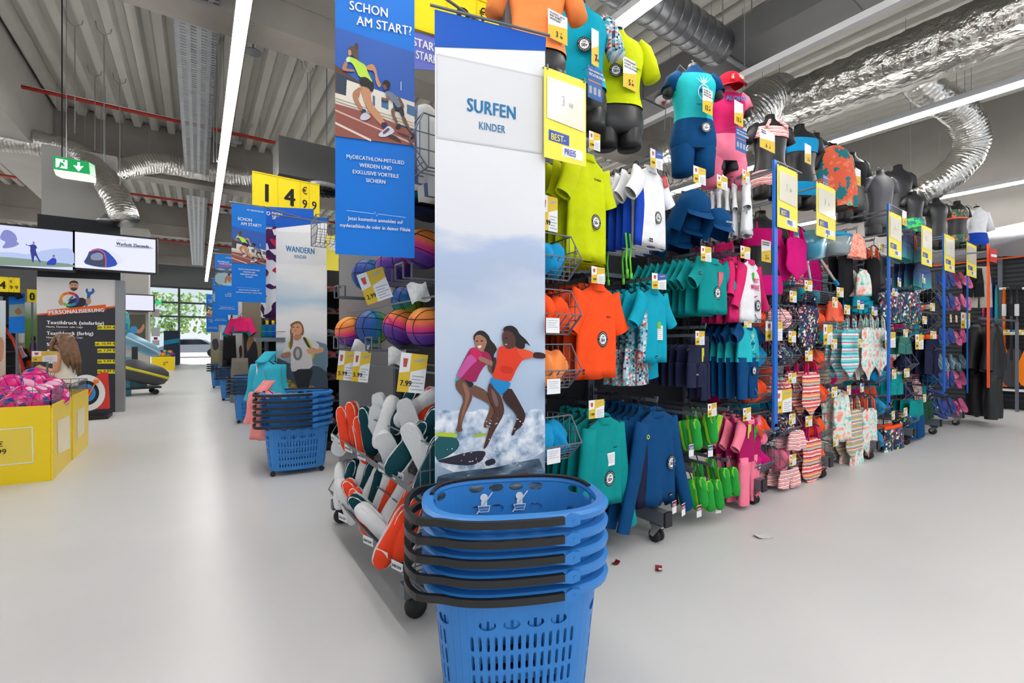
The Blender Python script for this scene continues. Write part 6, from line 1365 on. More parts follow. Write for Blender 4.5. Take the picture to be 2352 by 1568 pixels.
# row bodies: dark gondolas with shelves of shoes
def row_body(x, y, n, lab, L=6.0):
    t = thing('shop_gondola', lab, 'shop fitting', (x, y, 0), 0, 'gondola rows down the store')
    b = MB(); b.box(0, .5, .1, L, .56, 2.2); b.build('back_panel', pm, t)
    for k in range(n): b = MB(); b.box(0, .0, .3 + k * .24, L, .5, .315 + k * .24); b.build('shelf', M_DARKST, t)
    for xx in (0.0, 1.2, 2.4): b = MB(); b.box(xx, .45, .0, xx + .05, .55, 2.3); b.build('upright', M_STEEL, t)
    b = MB(); b.box(0.03, .06, .02, L, .5, .1); b.build('plinth', M_BLACK, t); return t
row_body(1.02, 5.2, 7, 'dark shoe shelves right of the hiking banner')
TRK = [mat('trek_shoe_black', (44, 40, 44), .7), mat('trek_shoe_red', (140, 30, 36), .7), mat('trek_shoe_grey', (96, 92, 98), .7)]
TM = [aqua_mesh(TRK[k], TRK[(k + 1) % 3], .22, .04) for k in range(3)]
for r in range(7):
    for c_ in range(5):
        aqua(TM[(r + c_) % 3], (1.1 + c_ * .11, 5.32, .32 + r * .24), (0, 0, rnd.uniform(-.15, .15)), '%s trekking shoe on the %s shelf right of the hiking banner' % (['first', 'second', 'third', 'fourth', 'fifth'][c_], ['lowest', 'second', 'third', 'fourth', 'fifth', 'sixth', 'top'][r]), 'trekking shoes', 1.0, 'trekking_shoe')
# a higher wire basket with yellow sign right of the hiking banner
q = aty(765, 535, 4.6); wire_basket(q.x, 4.85, q.z - .1, .3, .3, .25, 'wire basket high right of the hiking banner', 'wire baskets at the row end'); pl = Plane((1.1, 4.8, 0), 0); t = thing('yellow_notice', 'yellow notice half hidden right of the hiking banner', 'sign', pl.o, 0); panel(t, pl, [(750, 540), (778, 541), (778, 622), (750, 620)], M_SIGNY); u_, v_ = pl.uv(764, 541); b = MB(); b.bar((u_, .004, v_ - .01), (u_, .55, v_ - .01), .012); b.build('support_arm', M_STEEL, t); panel(t, pl, [(757, 550), (775, 551), (775, 575), (757, 574)], M_WHITE, .001, 'price_pocket', -.0015)
# bath robes, towels and bottles at the end of the second row
def robe(px, y0, y1, Y, m, trim, lab, W=.3):
    q = aty(px, y0, Y); L = q.z - aty(px, y1, Y).z; t = thing('bath_robe', lab, 'bath robe', q, -1.1, 'children bath robes')
    for pn, me in shirt('robe' + m.name, W, L, L * .62, m, seed=0, ang=16, dep=.05, sw=.07, hem=1.15): link(pn, me, t)
    b = MB(); b.loft([ering(.07, .05, z, 14, 0, -.02 + z) for z in (-.02, .05, .08)], False, True); b.build('hood', m, t, True); b = MB(); b.tube([(-.05, -.06, -.01), (0, -.075, -.2), (.02, -.075, -L)], .008, 5); b.build('piping', trim, t); link('hanger', hanger_mesh(), t)
RBT, RBP = fab('robe_turquoise', (60, 180, 206)), fab('robe_pink', (246, 150, 150))
for k, (px, Y) in enumerate(((610, 4.95), (622, 5.2), (634, 5.45))): robe(px, 826, 960, Y, RBT, WHT, '%s turquoise hooded bath robe beside the hiking banner' % ['front', 'second', 'rear'][k])
for k, (px, Y) in enumerate(((608, 4.8), (624, 5.1))): robe(px, 893, 1005, Y, RBP, ROYAL, '%s pink hooded bath robe above the basket stack' % ['front', 'rear'][k])
DOT = ramp_mat('polka_print', [(0, (240, 240, 240)), (.45, (200, 30, 80)), (.62, (240, 240, 240)), (.75, (70, 20, 80))], 'vor', wscale=14, const=True, rough=.9)
q = aty(622, 520, 5.3); b = MB(); b.loft([ering(.09, .04, -z, 16, 0, 0, .01, 3, z) for z in (0, .2, .4, .6, .8, .95)]); tag(b.build('polka_towel', DOT, None, True, q), 'polka dot bath towel left of the hiking banner', 'towel')
t = thing('lotion_shelf', 'small shelf of sun lotion left of the hiking banner', 'shelf', aty(618, 775, 5.15), 0); b = MB(); b.box(-.12, -.05, -.04, .14, .15, 0); b.build('tray', M_STEEL, t); b = MB(); b.bar((-.12, -.05, .06), (.14, -.05, .06), .006); b.build('guard_rail', M_STEEL, t)
for k in range(5):
    q = aty(606 + 7 * k, 774, 5.15); tt = thing('lotion_bottle', '%s sun lotion bottle on the small shelf' % ['leftmost', 'second', 'third', 'fourth', 'rightmost'][k], 'bottle', q, 0, 'sun lotion bottles'); b = MB(); b.lathe([(0, 0), (.024, 0), (.026, .02), (.026, .11), (.014, .13)], 12); b.build('body', ROYAL if k % 2 else DTEAL, tt, True); b = MB(); b.lathe([(.018, .125), (.018, .165), (0, .168)], 12); b.build('cap', mat('lotion_cap', (240, 190, 30), .5) if k % 2 else BLK, tt, True)
# ------------------------------------------------------------------ farther rows
sun = (96, 84, 70)
def far_banner(px0, px1, yt, yb, Y, lab, paint):
    pl = Plane(aty(px0, 784, Y), 0); pl.o.z = 0; t = thing('sport_banner', lab, 'banner', pl.o, 0, 'tall sport banners down the aisle'); b = MB(); u1 = pl.uv(px1, 784)[0]; z0, z1 = pl.uv(px0, yb)[1], pl.uv(px0, yt)[1]
    b.box(0, 0, z0, u1, .002, z1); b.build('fabric', ramp_mat(lab[:20] + '_print', [(0, paint[0]), (.45, paint[1]), (1, paint[2])], 'z', 1 / (z1 - z0), -z0 / (z1 - z0), .5), t); P = Print(pl)
    for pts, c in paint[3]: P.add(pts, c)
    if paint[3]: P.build(t)
    b = MB(); b.bar((u1 - .03, .02, 0), (u1 - .03, .02, z1), .03); b.build('stand_post', M_STEEL, t)
far_banner(556, 601, 560, 945, 8.3, 'dark banner of a hiker with a rucksack beyond the bath robes', ((120, 104, 50), (128, 116, 96), (150, 140, 120), [([(558, 740), (566, 756), (574, 752), (582, 770), (592, 800), (592, 850), (580, 900), (562, 870), (560, 800)], (40, 38, 48)), ([(572, 752), (582, 754), (586, 775), (578, 790), (568, 810), (566, 790)], (150, 110, 76)), ([(560, 760), (572, 748), (582, 750), (574, 764), (566, 790)], (44, 40, 38))]))
far_banner(534, 560, 640, 900, 11.4, 'pale banner of a sea view beyond the dark hiker banner', ((60, 70, 76), (190, 192, 194), (226, 226, 228), [([(548, 800), (554, 790), (558, 810), (552, 826)], (60, 44, 40))]))
far_banner(507, 530, 700, 870, 14.5, 'far banner with a mountain biker near the entrance', ((110, 130, 140), (150, 176, 200), (214, 216, 220), [([(508, 790), (520, 780), (530, 800), (516, 815)], (70, 60, 56))])); far_banner(484, 506, 690, 842, 18.5, 'farthest banner of a rock climber near the entrance', ((120, 110, 60), (150, 146, 140), (200, 200, 204), [([(486, 780), (500, 776), (504, 800), (490, 806)], (60, 60, 66))]))
schon(Plane((.25, 8.1, 0), 0.0), 494, 547, 583, 722, 'blue banner SCHNELLER DURCHSTARTEN beyond the SCHON banner', surf=True)
schon(Plane((.1, 11.0, 0), 0.0), 488, 524, 640, 746, 'blue surf banner third down the aisle', surf=True); schon(Plane((.0, 14.2, 0), 0.0), 474, 502, 676, 762, 'blue runner banner farthest down the aisle')
basket_stack(.70, 7.85, -.1, 5, 'under the dark hiker banner', 'shopping baskets stacked down the aisle', True); basket_stack(.63, 11.0, -.1, 5, 'under the pale sea banner', 'shopping baskets stacked down the aisle', True); basket_stack(.54, 14.1, -.1, 4, 'farthest down the aisle', 'shopping baskets stacked down the aisle', True)
row_body(.95, 8.4, 5, 'dark gondola of the third row'); row_body(.9, 11.6, 5, 'dark gondola of the fourth row'); row_body(.85, 14.8, 5, 'dark gondola of the fifth row'); row_body(.8, 18.6, 5, 'dark gondola of the farthest row')
GREY = fab('grey_trousers', (120, 116, 108)); 
for k, (px, y0, y1, Y, m, lab) in enumerate(((551, 822, 925, 8.2, GREY, 'pair of grey trousers hanging beside the dark hiker banner'), (527, 770, 905, 11.0, BLK, 'black trousers hanging beside the sea banner'), (519, 780, 840, 11.3, GREY, 'grey jacket hanging behind the black trousers'), (548, 735, 765, 8.3, DTEAL, 'teal shirt hanging above the dark hiker banner'), (553, 730, 762, 8.25, HOTP, 'raspberry shirt hanging above the dark hiker banner'))):
    q = aty(px, y0, Y); L = q.z - aty(px, y1, Y).z; S_ = shorts('far%d' % k, .34, L, m) if 'trousers' in lab else shirt('far%d' % k, .36, L, .25, m, seed=0); t = thing('hanging_garment', lab, 'clothes', q, -.8, 'clothes hanging at the row ends')
    for pn, me in S_: link(pn, me, t)
    link('hanger', hanger_mesh(), t)
# ------------------------------------------------------------------ left side: service totem, screens, yellow bin, girl
def emat(c, s=1.0):
    n = 'screen_%d_%d_%d_%d' % (c[0], c[1], c[2], int(s * 100))
    if n in MATS: return MATS[n]
    m = mat(n, (4, 4, 5), .3); b = m.node_tree.nodes['Principled BSDF']; b.inputs['Emission Color'].default_value = rgb(*c); b.inputs['Emission Strength'].default_value = s; return m
PT = Plane((-1.6, 10.2, 0), 0.0)
t = thing('service_totem', 'tall dark totem listing textile printing prices', 'sign', PT.o, 0); u0, u1 = PT.uv(85, 784)[0], PT.uv(265, 784)[0]; zt = PT.uv(85, 490)[1]; z1 = PT.uv(85, 636)[1]
dk = mat('totem_anthracite', (46, 48, 58), .6); b = MB(); b.box(u0, 0, 0, u1, .12, z1); b.build('panel', dk, t); b = MB(); b.box(u1, -.02, 0, u1 + .12, .14, z1 + .02); b.build('edge_profile', mat('totem_grey', (140, 144, 148), .4, .4), t)
b = MB(); b.box(u0, .02, z1, u1 + .06, .1, zt); b.build('upper_panel', mat('totem_black', (40, 42, 48), .7), t)
P = Print(PT, 80, 620, 4.61)
P.add([(20, 70), (856, 106), (856, 380), (20, 478)], (226, 224, 226), 0); P.add([(20, 464), (856, 378), (856, 398), (20, 480)], (236, 100, 40), 0)
P.add([(330, 250), (380, 225), (450, 225), (540, 260), (548, 400), (330, 404)], (222, 220, 222)); P.add([(390, 300), (540, 290), (540, 390), (330, 404), (340, 360)], (50, 44, 50)); P.add([(364, 165), (375, 120), (410, 110), (450, 120), (464, 165), (455, 205), (412, 226), (375, 205)], (206, 156, 130)); P.add([(364, 160), (368, 125), (410, 108), (455, 122), (464, 160), (450, 140), (400, 132), (376, 142)], (60, 50, 46)); P.add([(378, 185), (450, 185), (448, 208), (412, 226), (380, 208)], (84, 60, 50)); P.ell(395, 160, 8, 4, (50, 36, 30)); P.ell(432, 160, 8, 4, (50, 36, 30))
for k, c in enumerate(((236, 120, 50), (244, 160, 40), (246, 200, 60), (120, 190, 90), (40, 150, 200), (60, 80, 180), (120, 60, 140), (214, 70, 60))):
    a0, a1 = -PI / 2 - k * PI / 4, -PI / 2 - (k + 1) * PI / 4; P.add([(366 + 106 * math.cos(a0 + (a1 - a0) * i / 6), 308 + 78 * math.sin(a0 + (a1 - a0) * i / 6)) for i in range(7)] + [(366 + 74 * math.cos(a1 - (a1 - a0) * i / 6), 308 + 50 * math.sin(a1 - (a1 - a0) * i / 6)) for i in range(7)], c, 0)
P.add([(340, 335), (396, 268), (415, 285), (372, 322)], (50, 110, 180)); P.add([(246, 320), (290, 300), (300, 340), (290, 380), (256, 360)], (196, 146, 120))
P.add([(534, 220), (548, 194), (565, 200), (560, 226), (586, 232), (606, 222), (604, 194), (622, 196), (635, 226), (618, 250), (590, 262), (582, 310), (560, 385), (526, 385), (560, 262)], (44, 104, 176)); P.add([(540, 300), (590, 298), (600, 340), (570, 372), (545, 350)], (196, 146, 120))
P.add([(138, 424), (752, 364), (752, 424), (138, 486)], (236, 100, 40), 0)
for yy, x0 in ((606, 664), (780, 638), (852, 664), (966, 664), (1072, 664)): P.add([(x0, yy - 20), (856, yy - 20), (856, yy + 24), (x0, yy + 24)], (246, 230, 40), 0)
for yy in (630, 742, 818): P.add([(128, yy), (335, yy + 4), (335, yy + 8), (128, yy + 4)], (120, 122, 130), 0)
P.build(t)
fx = lambda s, x0, x1, yb, cap, m=M_WHITE, bold=.03: fit(t, PT, s, 80 + x0 / 4.61, 80 + x1 / 4.61, 620 + yb / 4.61, cap / 4.61, m, bold, -.02)
o = fx('PERSONALISIERUNG', 152, 740, 470, 42); o.rotation_euler = (0, -.1, 0)
for s, x1, yb, cap in (('Textildruck (einfarbig)', 735, 572, 38), ('Textildruck (farbig)', 622, 686, 38), ('St', 185, 802, 34), ('Au', 185, 866, 28), ('Bes', 240, 990, 32), ('Bes', 240, 1110, 32)): fx(s, 128, x1, yb, cap)
for yb in (608, 722): fx('Name, Nummer oder Logo', 126, 512, yb, 20, bold=.01)
for s, x0, yb in (('ab 3,99 €', 668, 618), ('ab 10,99 €', 644, 792), ('ab 7,99 €', 668, 864), ('ab 9,99 €', 668, 978), ('ab 9,99 €', 668, 1084)): fx(s, x0, 856, yb, 26, M_INK, .01)
# screens
def screen(pl, x0, x1, yt, yb, col, label, paint=None):
    t = thing('wall_screen', label, 'screen', pl.o, pl.ang, 'screens on the pillars'); u0, z1 = pl.uv(x0, yt); u1 = pl.uv(x1, yt)[0]; z0 = pl.uv(x0, yb)[1]
    b = MB(); b.box(u0 - .03, .004, z0 - .03, u1 + .03, .09, z1 + .03); b.build('casing', M_BLACK, t); b = MB(); b.box(u0, 0, z0, u1, .004, z1); b.build('display', col, t)
    if paint: paint(t, pl)
    b = MB(); b.box((u0 + u1) / 2 - .1, .09, (z0 + z1) / 2 - .1, (u0 + u1) / 2 + .1, .25, (z0 + z1) / 2 + .1); b.build('wall_mount', M_BLACK, t)
PV = Plane((-1.6, 9.9, 0), 0.0)
def tent(t, pl):
    P = Print(pl, 0, 500, 6.357)
    P.add([(1210, 665), (1275, 560), (1300, 490), (1370, 455), (1450, 446), (1560, 480), (1680, 600), (1725, 690), (1580, 730), (1400, 715)], emat((34, 70, 170))); P.add([(1560, 470), (1640, 478), (1760, 560), (1810, 650), (1725, 690), (1680, 600)], emat((220, 224, 240))); P.add([(1240, 655), (1300, 540), (1360, 480), (1450, 476), (1520, 520), (1540, 620), (1535, 712), (1400, 705)], emat((60, 62, 84))); P.add([(1320, 540), (1440, 500), (1510, 540), (1500, 620), (1330, 620)], emat((130, 136, 170)))
    P.line([(1310, 490), (1380, 468), (1450, 468), (1520, 510), (1545, 590), (1545, 725)], 12, emat((240, 90, 90))); P.add([(1680, 405), (2180, 415), (2260, 460), (1900, 440), (1690, 425)], emat((170, 176, 200))); P.build(t)
    fit(t, pl, 'QUECHUA', 267, 290, 553, 4.5, emat((170, 176, 200)), .0, -.012); fit(t, pl, 'Wurfzelt 2Seconds', 267, 342, 563, 7.5, emat((30, 34, 50)), .03, -.012)
def kite(t, pl):
    P = Print(pl, 0, 500, 6.357); P.add([(-400, 470), (0, 500), (250, 510), (400, 540), (700, 460), (960, 440), (1080, 470), (1086, 720), (-400, 660)], emat((176, 192, 232))); P.add([(-400, 560), (60, 570), (400, 600), (700, 640), (1086, 680), (1086, 730), (-400, 680)], emat((124, 146, 130)))
    P.add([(0, 270), (50, 180), (130, 175), (220, 230), (255, 310), (240, 350), (290, 380), (200, 430), (60, 450), (30, 430), (90, 350), (10, 320)], emat((128, 134, 196))); P.add([(375, 400), (385, 370), (392, 400), (440, 400), (480, 385), (520, 395), (548, 445), (522, 450), (530, 500), (555, 570), (600, 645), (580, 655), (505, 530), (490, 650), (470, 650), (450, 520), (440, 490), (445, 440), (440, 415)], emat((40, 50, 140))); P.ell(492, 370, 18, 26, emat((150, 140, 160)))
    P.add([(725, 615), (770, 580), (820, 595), (828, 640), (810, 690), (745, 690), (680, 690), (690, 640)], emat((34, 60, 180))); P.ell(786, 558, 18, 20, emat((120, 110, 120))); P.build(t)
screen(PV, 172, 357, 532, 614, emat((228, 230, 255)), 'screen showing a blue tent on a white ground', tent); screen(PV, -70, 167, 509, 605, emat((210, 216, 252)), 'screen showing a figure flying a kite by the hills', kite)
screen(Plane((-1.5, 16.9, 0), 0), 275, 352, 676, 711, emat((226, 226, 250)), 'blank bright screen on the farther pillar')
# yellow promotion bin with pink balls
YEL = mat('bin_yellow', (255, 220, 16), .35, spec=.5); P1, P2, P3 = atz(117, 1103, 0), atz(160, 1058, 0), atz(200, 1022, 0); P0 = atz(-260, 1140, 0); HB = .65
up = Vector((0, 0, 1))
def bin_panel(t, a, b2, name='side_panel', m=YEL, h=HB):
    n = (b2 - a).cross(up).normalized() * .012; b = MB(); o_ = t.location; b.loft([[a - o_ + n, b2 - o_ + n, b2 - o_, a - o_], [a - o_ + n + up * h, b2 - o_ + n + up * h, b2 - o_ + up * h, a - o_ + up * h]]); return b.build(name, m, t)
t = thing('promotion_bin', 'yellow cardboard promotion bin full of pink balls', 'bin', (P1.x, P1.y, 0), 0); back = Vector((-.75, 1.0, 0))
Q1 = P0 + Vector((.2, 1.05, 0)); Q2 = P2 + (P0 - P1).normalized() * .55 + Vector((-.05, .3, 0))
bin_panel(t, P0, P1); bin_panel(t, P1, P2); bin_panel(t, P2, Q2); bin_panel(t, Q2, Q1); bin_panel(t, Q1, P0)
b = MB(); o_ = t.location; b.poly([(p - o_) + up * .42 for p in (P0, P1, P2, Q2, Q1)]); b.build('inner_floor', M_CARD, t)
def wire_rim(t, pts, z0, z1, name='wire_rim'):
    b = MB(); o_ = t.location
    for a, c in zip(pts, pts[1:]):
        for z in (z0 + .06, z1): b.bar(a - o_ + up * z, c - o_ + up * z, .007)
        n = max(2, int((c - a).length / .07))
        for k in range(n + 1): p = a.lerp(c, k / n) - o_; b.bar(p + up * z0, p + up * z1, .005)
    return b.build(name, M_STEEL, t)
wire_rim(t, [P0, P1, P2, Q2, Q1, P0], HB - .02, HB + .13)
pl = Plane(P1, math.atan2((P1 - P0).y, (P1 - P0).x)); pk = D.objects.new('price_pocket', None); COL.objects.link(pk); pk.parent = t; pk.location = P1 + Vector((0, 0, 0)) - t.location; pk.rotation_euler = (0, 0, pl.ang)
pkb = MB(); uv = [pl.uv(-60, 990), pl.uv(76, 980), pl.uv(78, 1060), pl.uv(-60, 1074)]; pkb.poly([(u, -.014, v) for u, v in uv]); pkb.build('pocket', mat('bin_pocket', (246, 216, 60), .1, spec=.8), pk); b = MB()
for a, c in zip(uv, uv[1:] + uv[:1]): b.bar((a[0], -.014, a[1]), (c[0], -.014, c[1]), .008, .003, (0, 1, 0))
b.build('pocket_rim', M_WHITE, pk); fit(pk, pl, '€', -2, 10, 1025, 12, M_INK, .0, -.018); fit(pk, pl, '99', -4, 17, 1043, 13, M_INK, .0, -.018)
pl2 = Plane(P2, math.atan2((P2 - P1).y, (P2 - P1).x)); pk = D.objects.new('price_pocket', None); COL.objects.link(pk); pk.parent = t; pk.location = P2 - t.location; pk.rotation_euler = (0, 0, pl2.ang); b = MB(); b.poly([(u, -.014, v) for u, v in (pl2.uv(127, 968), pl2.uv(156, 953), pl2.uv(157, 1028), pl2.uv(128, 1044))]); b.build('pocket', mat('bin_pocket_glossy', (236, 214, 140), .08, spec=.9), pk)
R1, R2 = atz(164, 1056, 0), atz(200, 1022, 0); t = thing('promotion_bin', 'second yellow promotion bin behind the pink ball bin', 'bin', (R1.x, R1.y, 0), 0, None); R3, R4 = R2 + Vector((-.8, .25, 0)), R1 + Vector((-.55, .75, 0)); S1 = R1 + Vector((-.02, .14, 0))
bin_panel(t, R1, R2); bin_panel(t, R2, R3); bin_panel(t, R3, S1 + Vector((-.4, .4, 0))); bin_panel(t, S1 + Vector((-.4, .4, 0)), R1); wire_rim(t, [R1, R2, R3], HB - .02, HB + .12)
pl3 = Plane(R2, math.atan2((R2 - R1).y, (R2 - R1).x)); pk = D.objects.new('price_pocket', None); COL.objects.link(pk); pk.parent = t; pk.location = R2 - t.location; pk.rotation_euler = (0, 0, pl3.ang); b = MB(); b.poly([(u, -.014, v) for u, v in (pl3.uv(174, 942), pl3.uv(191, 934), pl3.uv(190, 992), pl3.uv(173, 1008))]); b.build('pocket', MATS['bin_pocket_glossy'], pk)
PB = ramp_mat('pink_ball_print', [(0, (236, 24, 140)), (.5, (60, 70, 160)), (.66, (240, 40, 150)), (.85, (250, 190, 220))], 'vor', wscale=14, const=True, rough=.4)
bl = [(79, 869, 4.55), (25, 884, 4.3), (73, 885, 4.4), (119, 891, 4.5), (54, 911, 4.15), (14, 913, 4.15), (97, 906, 4.3), (-12, 895, 4.3), (128, 914, 4.35), (35, 930, 4.05), (85, 928, 4.15), (112, 926, 4.25)]
for k, (px, py, d_) in enumerate(bl): ball(atd(px, py, d_), .105, PB, '%s pink and blue ball in the yellow bin' % ['topmost', 'upper left', 'upper middle', 'rightmost large', 'front middle', 'front left', 'centre right', 'leftmost', 'lower right', 'lowest left', 'lowest middle', 'lowest right'][k], 'pink balls in the yellow bin', (k * .7, k * 1.1, k), 6, 'pink_ball')
q = atd(102, 806, 4.7); tc = price_card(q.x, q.y, q.z, .26, .11, '2.99', 'wide price card on a stick above the pink balls', -.6, 'y', 0, None, 'price cards on the left'); b = MB(); b.bar((.02, .01, -.1), (.02, .01, -.5), .012); b.build('stick', M_STEEL, tc)
# girl behind the bins
gp = atd(152, 784, 5.7); gz = 0.0
g = thing('person', 'girl in a white sleeveless top with long brown hair behind the yellow bins', 'person', (gp.x, gp.y, 0), math.radians(146))
me = D.meshes.new('body')
V = {'pel': ((0, 0, .70), .085), 'spi': ((.0, 0, .84), .075), 'che': ((.0, 0, .99), .082), 'nec': ((.025, 0, 1.09), .035), 'hd0': ((.05, 0, 1.14), .062), 'hd1': ((.055, 0, 1.2), .078), 'hd2': ((.045, 0, 1.265), .058), 'nose': ((.145, 0, 1.185), .012), 'chin': ((.11, 0, 1.135), .03),
     'lsh': ((0, .105, 1.03), .042), 'lel': ((-.01, .14, .83), .034), 'lwr': ((.19, .10, .87), .022), 'lpa': ((.235, .09, .89), .022), 'rsh': ((0, -.105, 1.03), .042), 'rel': ((.04, -.14, .83), .034), 'rwr': ((.22, -.09, .76), .022), 'rpa': ((.265, -.08, .75), .022),
     'lhp': ((0, .07, .66), .07), 'lkn': ((.02, .075, .37), .05), 'lan': ((-.01, .08, .07), .034), 'lto': ((.11, .085, .03), .028), 'rhp': ((0, -.07, .66), .07), 'rkn': ((.02, -.075, .37), .05), 'ran': ((-.01, -.08, .07), .034), 'rto': ((.11, -.085, .03), .028)}
Eg = [('pel', 'spi'), ('spi', 'che'), ('che', 'nec'), ('nec', 'hd0'), ('hd0', 'hd1'), ('hd1', 'hd2'), ('hd1', 'nose'), ('hd0', 'chin'), ('che', 'lsh'), ('lsh', 'lel'), ('lel', 'lwr'), ('lwr', 'lpa'), ('che', 'rsh'), ('rsh', 'rel'), ('rel', 'rwr'), ('rwr', 'rpa'), ('pel', 'lhp'), ('lhp', 'lkn'), ('lkn', 'lan'), ('lan', 'lto'), ('pel', 'rhp'), ('rhp', 'rkn'), ('rkn', 'ran'), ('ran', 'rto')]
for s, y0 in (('l', .09), ('r', -.08)):
    bx, bz = V[s + 'pa'][0][0], V[s + 'pa'][0][2]
    for f in range(4):
        yy = y0 + (f - 1.5) * .014; V[s + 'f%d' % f] = ((bx + .035, yy, bz - .002), .008); V[s + 'g%d' % f] = ((bx + .05 - .004 * abs(f - 1.5), yy, bz - .022), .0065); Eg += [(s + 'pa', s + 'f%d' % f), (s + 'f%d' % f, s + 'g%d' % f)]
    V[s + 'th'] = ((bx + .02, y0 + (.02 if s == 'r' else -.02), bz + .022), .009); Eg.append((s + 'pa', s + 'th'))
ks = list(V); me.from_pydata([V[k][0] for k in ks], [(ks.index(a), ks.index(c)) for a, c in Eg], [])
o = D.objects.new('body', me); COL.objects.link(o); md = o.modifiers.new('k', 'SKIN'); md.use_smooth_shade = True
for i, k in enumerate(ks): me.skin_vertices[0].data[i].radius = (V[k][1], V[k][1]); me.skin_vertices[0].data[i].use_root = (k == 'pel')
o.modifiers.new('s', 'SUBSURF').levels = 2; o.modifiers[-1].render_levels = 2
bpy.context.view_layer.update(); bm_ = D.meshes.new_from_object(o.evaluated_get(bpy.context.evaluated_depsgraph_get())); D.objects.remove(o)
bm_.materials.clear(); bm_.materials.append(mat('skin', (206, 150, 116), .55)); link('body', bm_, g)
b = MB(); b.loft([ering(w, d_, z, 20, x0, 0) for z, w, d_, x0 in ((1.06, .075, .125, 0.0), (1.03, .088, .105, .0), (.97, .1, .105, .0), (.9, .098, .1, .0), (.8, .095, .1, .0), (.68, .105, .115, .0), (.6, .11, .12, .0))], False, False); b.build('sleeveless_top', fab('cream_knit', (240, 236, 228)), g, True)
b = MB(); b.loft([ering(w, d_, z, 18, x0, 0) for z, w, d_, x0 in ((.68, .1, .11, 0), (.6, .115, .125, 0), (.42, .12, .13, 0))], False, False); b.build('shorts', fab('grey_shorts', (96, 98, 104)), g, True)
HR = mat('hair_brown', (120, 86, 62), .45, noise=.3, nscale=30, bump=.5, bscale=40); b = MB()
b.loft([[Vector((x0 + w * math.cos(a), d_ * math.sin(a), z)) for a in [2 * PI * k / 22 for k in range(22)]] for z, w, d_, x0 in ((1.302, .03, .03, .035), (1.288, .078, .07, .03), (1.25, .096, .09, .02), (1.2, .078, .093, -.005), (1.14, .06, .086, -.03), (1.09, .04, .07, -.05))]); b.build('hair', HR, g, True)
rs = random.Random(14)
for k in range(16):
    a = -1.25 + 2.5 * k / 15; y0 = .085 * math.sin(a); x0 = .02 - .07 * math.cos(a); zl = .80 + rs.uniform(-.05, .1) + .04 * abs(a); b = MB()
    b.tube([(x0 + .03, y0 * .7, 1.27), (x0 - .015, y0 * 1.1, 1.18), (x0 - .045, y0 * 1.15, 1.06), (x0 - .06 - rs.uniform(0, .03), y0 * 1.1, .95), (x0 - .06 - rs.uniform(0, .05), y0 * (.9 + rs.uniform(-.2, .3)), zl)], [.02, .026, .024, .018, .003], 7); b.build('hair_strand', HR, g, True)
for sy in (.085, -.085): b = MB(); b.tube([(.06, sy * .8, 1.26), (.088, sy * 1.05, 1.17), (.09, sy * 1.12, 1.07), (.07, sy * 1.0, .96)], [.022, .024, .018, .003], 8); b.build('hair_strand', HR, g, True)
for sy in (.03, -.03): b = MB(); b.lathe([(0, 0), (.008, .002), (0, .004)], 8, (.122, sy, 1.2), 'x'); b.build('eye', BLK, g)
# archery target
pl = Plane((-1.15, 9.5, 0), 0.0); t = thing('archery_target', 'red archery target board with coloured rings on a low stand', 'target', pl.o, 0)
panel(t, pl, [(190, 868), (218, 866), (232, 855), (246, 856), (250, 938), (190, 941)], mat('target_red', (220, 50, 40), .5), .12, 'board', 0)
for r, c in ((44, (236, 236, 236)), (36, (236, 236, 236)), (30, (40, 40, 44)), (22, (50, 150, 220)), (13, (214, 40, 40)), (5, (246, 210, 40))):
    P = Print(pl); P.n = int((50 - r) / 4) * 3; P.ell(198, 902, r, r * .95, c, 28); P.build(t, 'ring')
b = MB(); u, v = pl.uv(190, 945); u2 = pl.uv(252, 945)[0]; b.box(u, -.15, 0, u2, .3, .05); b.build('stand', M_BLACK, t); b = MB(); u, v = pl.uv(222, 875); b.lathe([(0, -.03), (.035, -.02), (.035, .02), (0, .03)], 10, (u, -.05, v), 'y'); b.bar((u, -.05, v), (u - .12, -.02, v - .3), .012); b.build('arrow', mat('arrow_orange', (240, 130, 40), .5), t)
# inflatable towables beside the pillar
def boat(px, py, d_, sx, sz, m, m2, lab, tilt):
    p = atd(px, py, d_); t = thing('inflatable_board', lab, 'inflatable', p, (0, tilt, .25), 'inflatables by the pillar'); b = MB()
    b.loft([[Vector((sx * x, w * .32 * math.cos(a), sz * h * math.sin(a))) for a in [2 * PI * k / 18 for k in range(18)]] for x, w, h in ((-1, .1, .1), (-.92, .5, .6), (-.6, .85, 1), (0, 1, 1), (.6, .85, .9), (.9, .5, .6), (1, .1, .1))]); b.build('hull', m, t, True)
    b = MB(); b.loft([[Vector((sx * x * 1.01, w * .33 * math.cos(a), sz * .3 * math.sin(a) + .01)) for a in [2 * PI * k / 18 for k in range(18)]] for x, w in ((-1, .1), (-.92, .52), (-.6, .88), (0, 1.03), (.6, .88), (.9, .52), (1, .1))]); b.build('side_band', m2, t, True)
boat(320, 792, 11.0, .46, .17, mat('inflatable_blue', (120, 176, 206), .35), mat('inflatable_pale', (206, 226, 236), .35), 'pale blue inflatable board leaning by the pillar', .55)
boat(332, 856, 10.2, .46, .24, mat('inflatable_grey', (74, 74, 80), .5), mat('inflatable_yellow', (226, 220, 40), .4), 'grey and yellow inflatable seat on the floor by the pillar', .35)
t = thing('trolley', 'low trolley with casters under the inflatables', 'trolley', (atd(315, 884, 10.3).x, atd(315, 884, 10.3).y, 0), .2); b = MB(); b.box(-.5, -.3, .14, .4, .3, .18); b.build('deck', M_DARKST, t)
